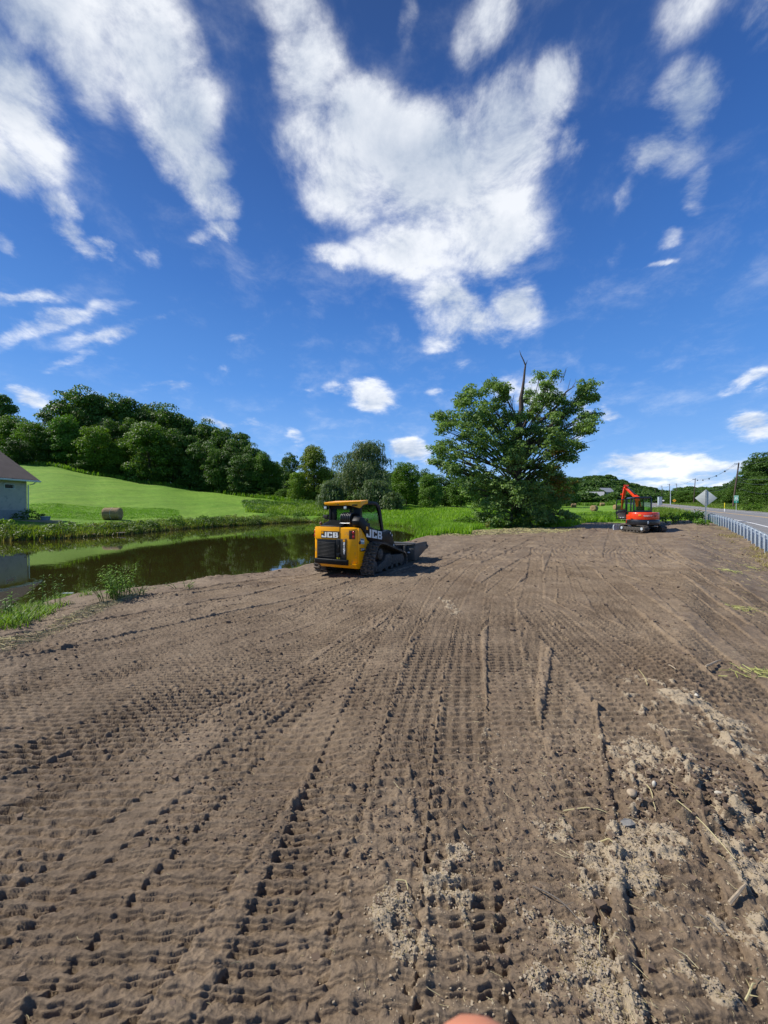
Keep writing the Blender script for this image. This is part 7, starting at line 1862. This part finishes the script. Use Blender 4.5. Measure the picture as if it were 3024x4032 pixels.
def build_litter():
    p = polar(130000, 1.2, 6.0, -20, 52, 201); H, dry, cr = soil(p[:, 0], p[:, 1]); R = np.random.default_rng(5)
    keep = R.random(len(p)) < np.clip(dry * .95 + cr * .03, 0, 1); q = p[keep]; z = land(q[:, 0], q[:, 1]) + .02 + H[keep]
    P = np.column_stack([q, z + .003]); rr = np.hypot(q[:, 0], q[:, 1])
    print('crumbs', len(P)); lumps('dry_crumbs', P[::2], .004 + .0008 * rr[::2], MAT['crumb'], 202); bits('chopped_straw', P[1::5], .018, .0014, MAT['straw'], 203, .3, color=(.95, .88, .75))
    p = polar(30000, 1.2, 16.0, -56, 50, 204); p = noisy(p, 1.3, .10, 205); lumps('soil_crumbs', on_dirt(p, .001), .006 + .0014 * np.hypot(p[:, 0], p[:, 1]), MAT['clod'], 206)
    p = polar(500, 1.6, 28.0, -50, 46, 207); p = p[poly_sdf(p, DIRT) < -.2]; lumps('soil_clods', on_dirt(p, -.004), .016 + .003 * np.hypot(p[:, 0], p[:, 1]), MAT['clod'], 208)
    p = np.random.default_rng(9).normal(size=(1600, 2)) * [.42, .20] + [1.95, 2.40]; lumps('soil_clods', on_dirt(p, .001), .017, MAT['clod'], 210)
    p = polar(1500, 1.3, 10.0, -50, 52, 211); p = p[R.random(len(p)) < (.25 + .75 * sstep(-1, 2.5, p[:, 0]))]; bits('scattered_straw', on_dirt(p, .003), .032, .0016, MAT['straw'], 212, .12)
    p = polar(150, 1.4, 6.0, 2, 50, 213); bits('scattered_straw', on_dirt(p, .006), .08, .0018, MAT['straw'], 214, .15, bend=.12)
    # straw along the pond side, left edge and beneath the tree
    p = scatter([(-200, 5.2), (100, 5.8), (330, 7.6), (700, 10.4), (560, 9.0), (300, 6.6), (0, 5.0)], 600, seed=215); bits('scattered_straw', on_dirt(p, .015), .26, .006, MAT['straw'], 216, .15, color=(.95, .95, .8))
    p = scatter([(1650, 25), (1800, 28), (2050, 34), (2300, 31), (2300, 28), (1800, 24)], 1500, seed=217); p = p[poly_sdf(p, DIRT) < .2]; bits('cut_grass', on_dirt(p, .02), .35, .02, MAT['straw'], 218, .15, color=(.7, .72, .5))
    S = -16 + 28 * R.random(1500); Qd = -2.6 * R.random(1500) ** 1.5; x, y, nx, ny = road_frame(S); p = np.stack([x + nx * Qd, y + ny * Qd], 1); p = p[np.hypot(p[:, 0], p[:, 1]) > 2]; bits('cut_grass', on_dirt(p[::2], .015), .16, .006, MAT['straw'], 219, .2, color=(.85, .82, .6))
    for i, (px, py) in enumerate([(2935, 2388), (2985, 2640), (2880, 2240), (2960, 2205)]):
        c = at_z(px, py)[:2]; q = c + np.random.default_rng(i).normal(size=(45, 2)) * [.20, .10]; bits('cut_grass', on_dirt(q, .02), .16, .007, MAT['straw'], 220 + i, .25, color=(.72, .85, .45))
    p = polar(9000, 1.25, 4.5, -32, 50, 231); w = sstep(-.4, 1.2, p[:, 0] - .25 * p[:, 1] + .6) * (.35 + .9 * sstep(-.05, .12, fbm(p[:, 0] * 2.2, p[:, 1] * 2.2, 66, 3)))
    p = p[np.random.default_rng(6).random(len(p)) < w]; lumps('pale_flecks', on_dirt(p, .001), .0055, MAT['crumb'], 232, color=(1.15, 1.15, 1.1))
    # single sticks and stones one can point at
    def stick(pa, pb, r, lb, m='straw', bend=.02, name='straw_stalk', cat='stalk', lift=.012, fork=False):
        a = at_z(*pa); b = at_z(*pb); za = float(dirt_z(a[0], a[1])[0]); zb = float(dirt_z(b[0], b[1])[0]); mid = (a + b) / 2; zm = max(float(dirt_z(mid[0], mid[1])[0]), (za + zb) / 2) + lift
        A = Vector((a[0], a[1], za + lift)); Bv = Vector((b[0], b[1], zb + lift)); Mv = Vector((mid[0] + bend, mid[1] + bend, zm))
        pts = [A, A.lerp(Mv, .5) + Vector((bend * .3, 0, .002)), Mv, Mv.lerp(Bv, .5) + Vector((0, bend * .3, .003)), Bv]
        mb = MB(); mb.tube([tuple(q - A) for q in pts], [r, r * .95, r * .9, r * .8, r * .5], n=6)
        if fork:
            for t, s in ((.3, 1), (.6, -1)):
                q = A.lerp(Bv, t) - A; e = q + Vector(((Bv - A).y * s * .25, -(Bv - A).x * s * .25, .01)) + (Bv - A) * .15; mb.tube([tuple(q), tuple(e)], [r * .6, r * .2], n=5)
        o = mb.build(name, MAT[m], None, smooth=True, loc=tuple(A)); o.color = (1, 1, .9, 1); tag(o, lb, cat)
    stick((2675, 3240), (2915, 3429), .0035, 'longest straw stalk, lying across the broken soil near the right edge')
    stick((2557, 3158), (2594, 3245), .0035, 'short pale straw stalk leaning on the soil heap')
    stick((2371, 3338), (2423, 3388), .0035, 'yellow straw stalk left of the soil heap')
    stick((2367, 3645), (2375, 3785), .003, 'straight pale stalk pointing at us in the lower right')
    stick((2106, 3526), (2299, 3682), .0032, 'thin bent twig on the dry crumbs near the bottom', 'twig', .02, 'twig', 'twig', fork=True)
    stick((2768, 3640), (2895, 3752), .0028, 'thin dark twig at the lower right', 'twig', .015, 'twig', 'twig', fork=True)
    stick((2786, 2647), (2846, 2604), .011, 'thick pale stick poking out of the soil at the right', 'wood', .01, 'stick', 'stick', .03)
    stick((2640, 2635), (2668, 2655), .008, 'short pale stick left of the thick one', 'wood', .01, 'stick', 'stick', .02)
    stick((2890, 3600), (2955, 3535), .008, 'chunky pale wood chunk near the right edge', 'wood', .0, 'wood_chunk', 'stick', .012)
    stick((2226, 3215), (2400, 3240), .004, 'long straw stalk across the middle right of the soil')
    stick((2960, 3960), (3000, 3900), .004, 'pale branching stem in the bottom right corner', 'straw', .01, 'plant_stem', 'stem', fork=True)
    stick((2555, 2705), (2520, 2640), .005, 'short straw stub standing right of the tread marks')
    stick((1558, 3500), (1608, 3540), .0035, 'short straw stalk near the bottom middle')
    def stone(px, py, r, lb, sc=(1.2, .8, .7), m='stone'):
        a = at_z(px, py); z = float(dirt_z(a[0], a[1])[0]); mb = MB(); mb.ball((0, 0, 0), r, 12, 8, sc); mb.v = [(v[0] * (1 + .12 * math.sin(v[1] * 90 + v[2] * 70)), v[1] * (1 + .1 * math.sin(v[0] * 80)), v[2]) for v in mb.v]
        o = mb.build('stone', MAT[m], None, smooth=True, loc=(a[0], a[1], z + r * .35)); o.rotation_euler = (0, 0, px); tag(o, lb, 'stone')
    stone(2586, 3171, .017, 'oval white stone standing in the soil heap', (.8, .7, 1.2))
    stone(2728, 3134, .017, 'pale flat stone at the top of the soil heap')
    stone(2843, 3190, .018, 'long pale stone right of the soil heap', (1.5, .7, .6))
    stone(2750, 2763, .020, 'small white stone on the dry patch above the soil heap')
    stone(2498, 3188, .030, 'brownish stone left of the oval white stone', (1.1, .9, .7), 'wood')
    a = at_z(2484, 3285); z = float(dirt_z(a[0], a[1])[0]); mb = MB(); mb.add([(-.07, -.02, .0), (.0, -.035, .018), (.07, -.01, .012), (.05, .03, .03), (-.02, .035, .036), (-.07, .02, .02)], [(0, 1, 2, 3, 4, 5)]); mb.v += [(v[0], v[1], v[2] - .006) for v in mb.v[:6]]; mb.f += [(11, 10, 9, 8, 7, 6)] + [(i, i + 6, (i + 1) % 6 + 6, (i + 1) % 6) for i in range(6)]
    mb.v = [(v[0] * .55, v[1] * .55, v[2] * .6) for v in mb.v]; o = mb.build('bark_flake', MAT['flake'], None, loc=(a[0], a[1], z + .012)); tag(o, 'grey curled flake lying left of the soil heap', 'flake')

# ------------------------------------------------------------------ the photographer's hand, just under the lens
def build_hand():
    m, t, b = new_mat('skin'); L = t.links.new
    tc = N(t, 'ShaderNodeTexCoord'); n = N(t, 'ShaderNodeTexNoise'); n.inputs['Scale'].default_value = 60; n.inputs['Detail'].default_value = 4; L(tc.outputs['Object'], n.inputs['Vector'])
    mx = N(t, 'ShaderNodeMixRGB'); L(n.outputs[0], mx.inputs[0]); mx.inputs[1].default_value = (.58, .21, .12, 1); mx.inputs[2].default_value = (.66, .29, .18, 1); L(mx.outputs[0], b.inputs['Base Color'])
    b.inputs['Roughness'].default_value = .5; b.inputs['Subsurface Weight'].default_value = .12; b.inputs['Subsurface Radius'].default_value = (.012, .004, .002); b.inputs['Subsurface Scale'].default_value = .3
    O = Vector((0.03, -.26, 1.44)); V = []; E = []; Rr = []
    def chain(pts, start=None):
        prev = start
        for (p, r) in pts:
            V.append(tuple(Vector(p) - O)); Rr.append(r); i = len(V) - 1
            if prev is not None: E.append((prev, i))
            prev = i
        return prev
    w = chain([((.060, -.26, 1.44), (.042, .038)), ((.050, -.15, 1.52), (.036, .031)), ((.040, -.055, 1.595), (.029, .020)), ((.036, -.018, 1.630), (.034, .018)), ((.034, .0, 1.662), (.037, .016))])
    chain([((.010, .016, 1.690), (.0115, .0115)), ((.0105, .036, 1.722), (.0092, .0092)), ((.0118, .046, 1.742), (.0110, .0110)), ((.0127, .0505, 1.7575), (.0115, .0115))], w)
    for dx, l in ((.022, 1.0), (.041, .95), (.058, .78)):
        x = .010 + dx
        chain([((x, .014, 1.690), (.0112, .0112)), ((x + .001, .044 * l, 1.700 + .004 * l), (.0092, .0092)), ((x + .001, .056 * l, 1.682), (.0086, .0086)), ((x, .046 * l, 1.664), (.0078, .0078))], w)
    chain([((.004, -.012, 1.640), (.0135, .0135)), ((-.020, .006, 1.662), (.0115, .0115)), ((-.028, .020, 1.688), (.0100, .0100)), ((-.027, .028, 1.704), (.0085, .0085))], w - 1)
    me = bpy.data.meshes.new('hand'); me.from_pydata(V, E, []); me.materials.append(m)
    o = bpy.data.objects.new('hand', me); col.objects.link(o); o.location = O + Vector((.0022, .006, .0143))
    sk = o.modifiers.new('skin', 'SKIN'); sk.use_smooth_shade = True
    for i, r in enumerate(Rr): me.skin_vertices[0].data[i].radius = r
    me.skin_vertices[0].data[0].use_root = True
    sb = o.modifiers.new('smooth', 'SUBSURF'); sb.levels = 2; sb.render_levels = 2
    tag(o, 'blurred pinkish fingertip of the photographer poking in at the bottom edge', 'hand')
build_ground(); build_dirt(); build_water(); build_road()
build_building(); build_houses(); build_guardrail(); build_signs(); build_poles()
build_loader(); build_excavator(); build_bales()
build_woods(); build_big_tree(); build_plants(); build_ground_plants(); build_far_forest()
build_litter(); build_hand()
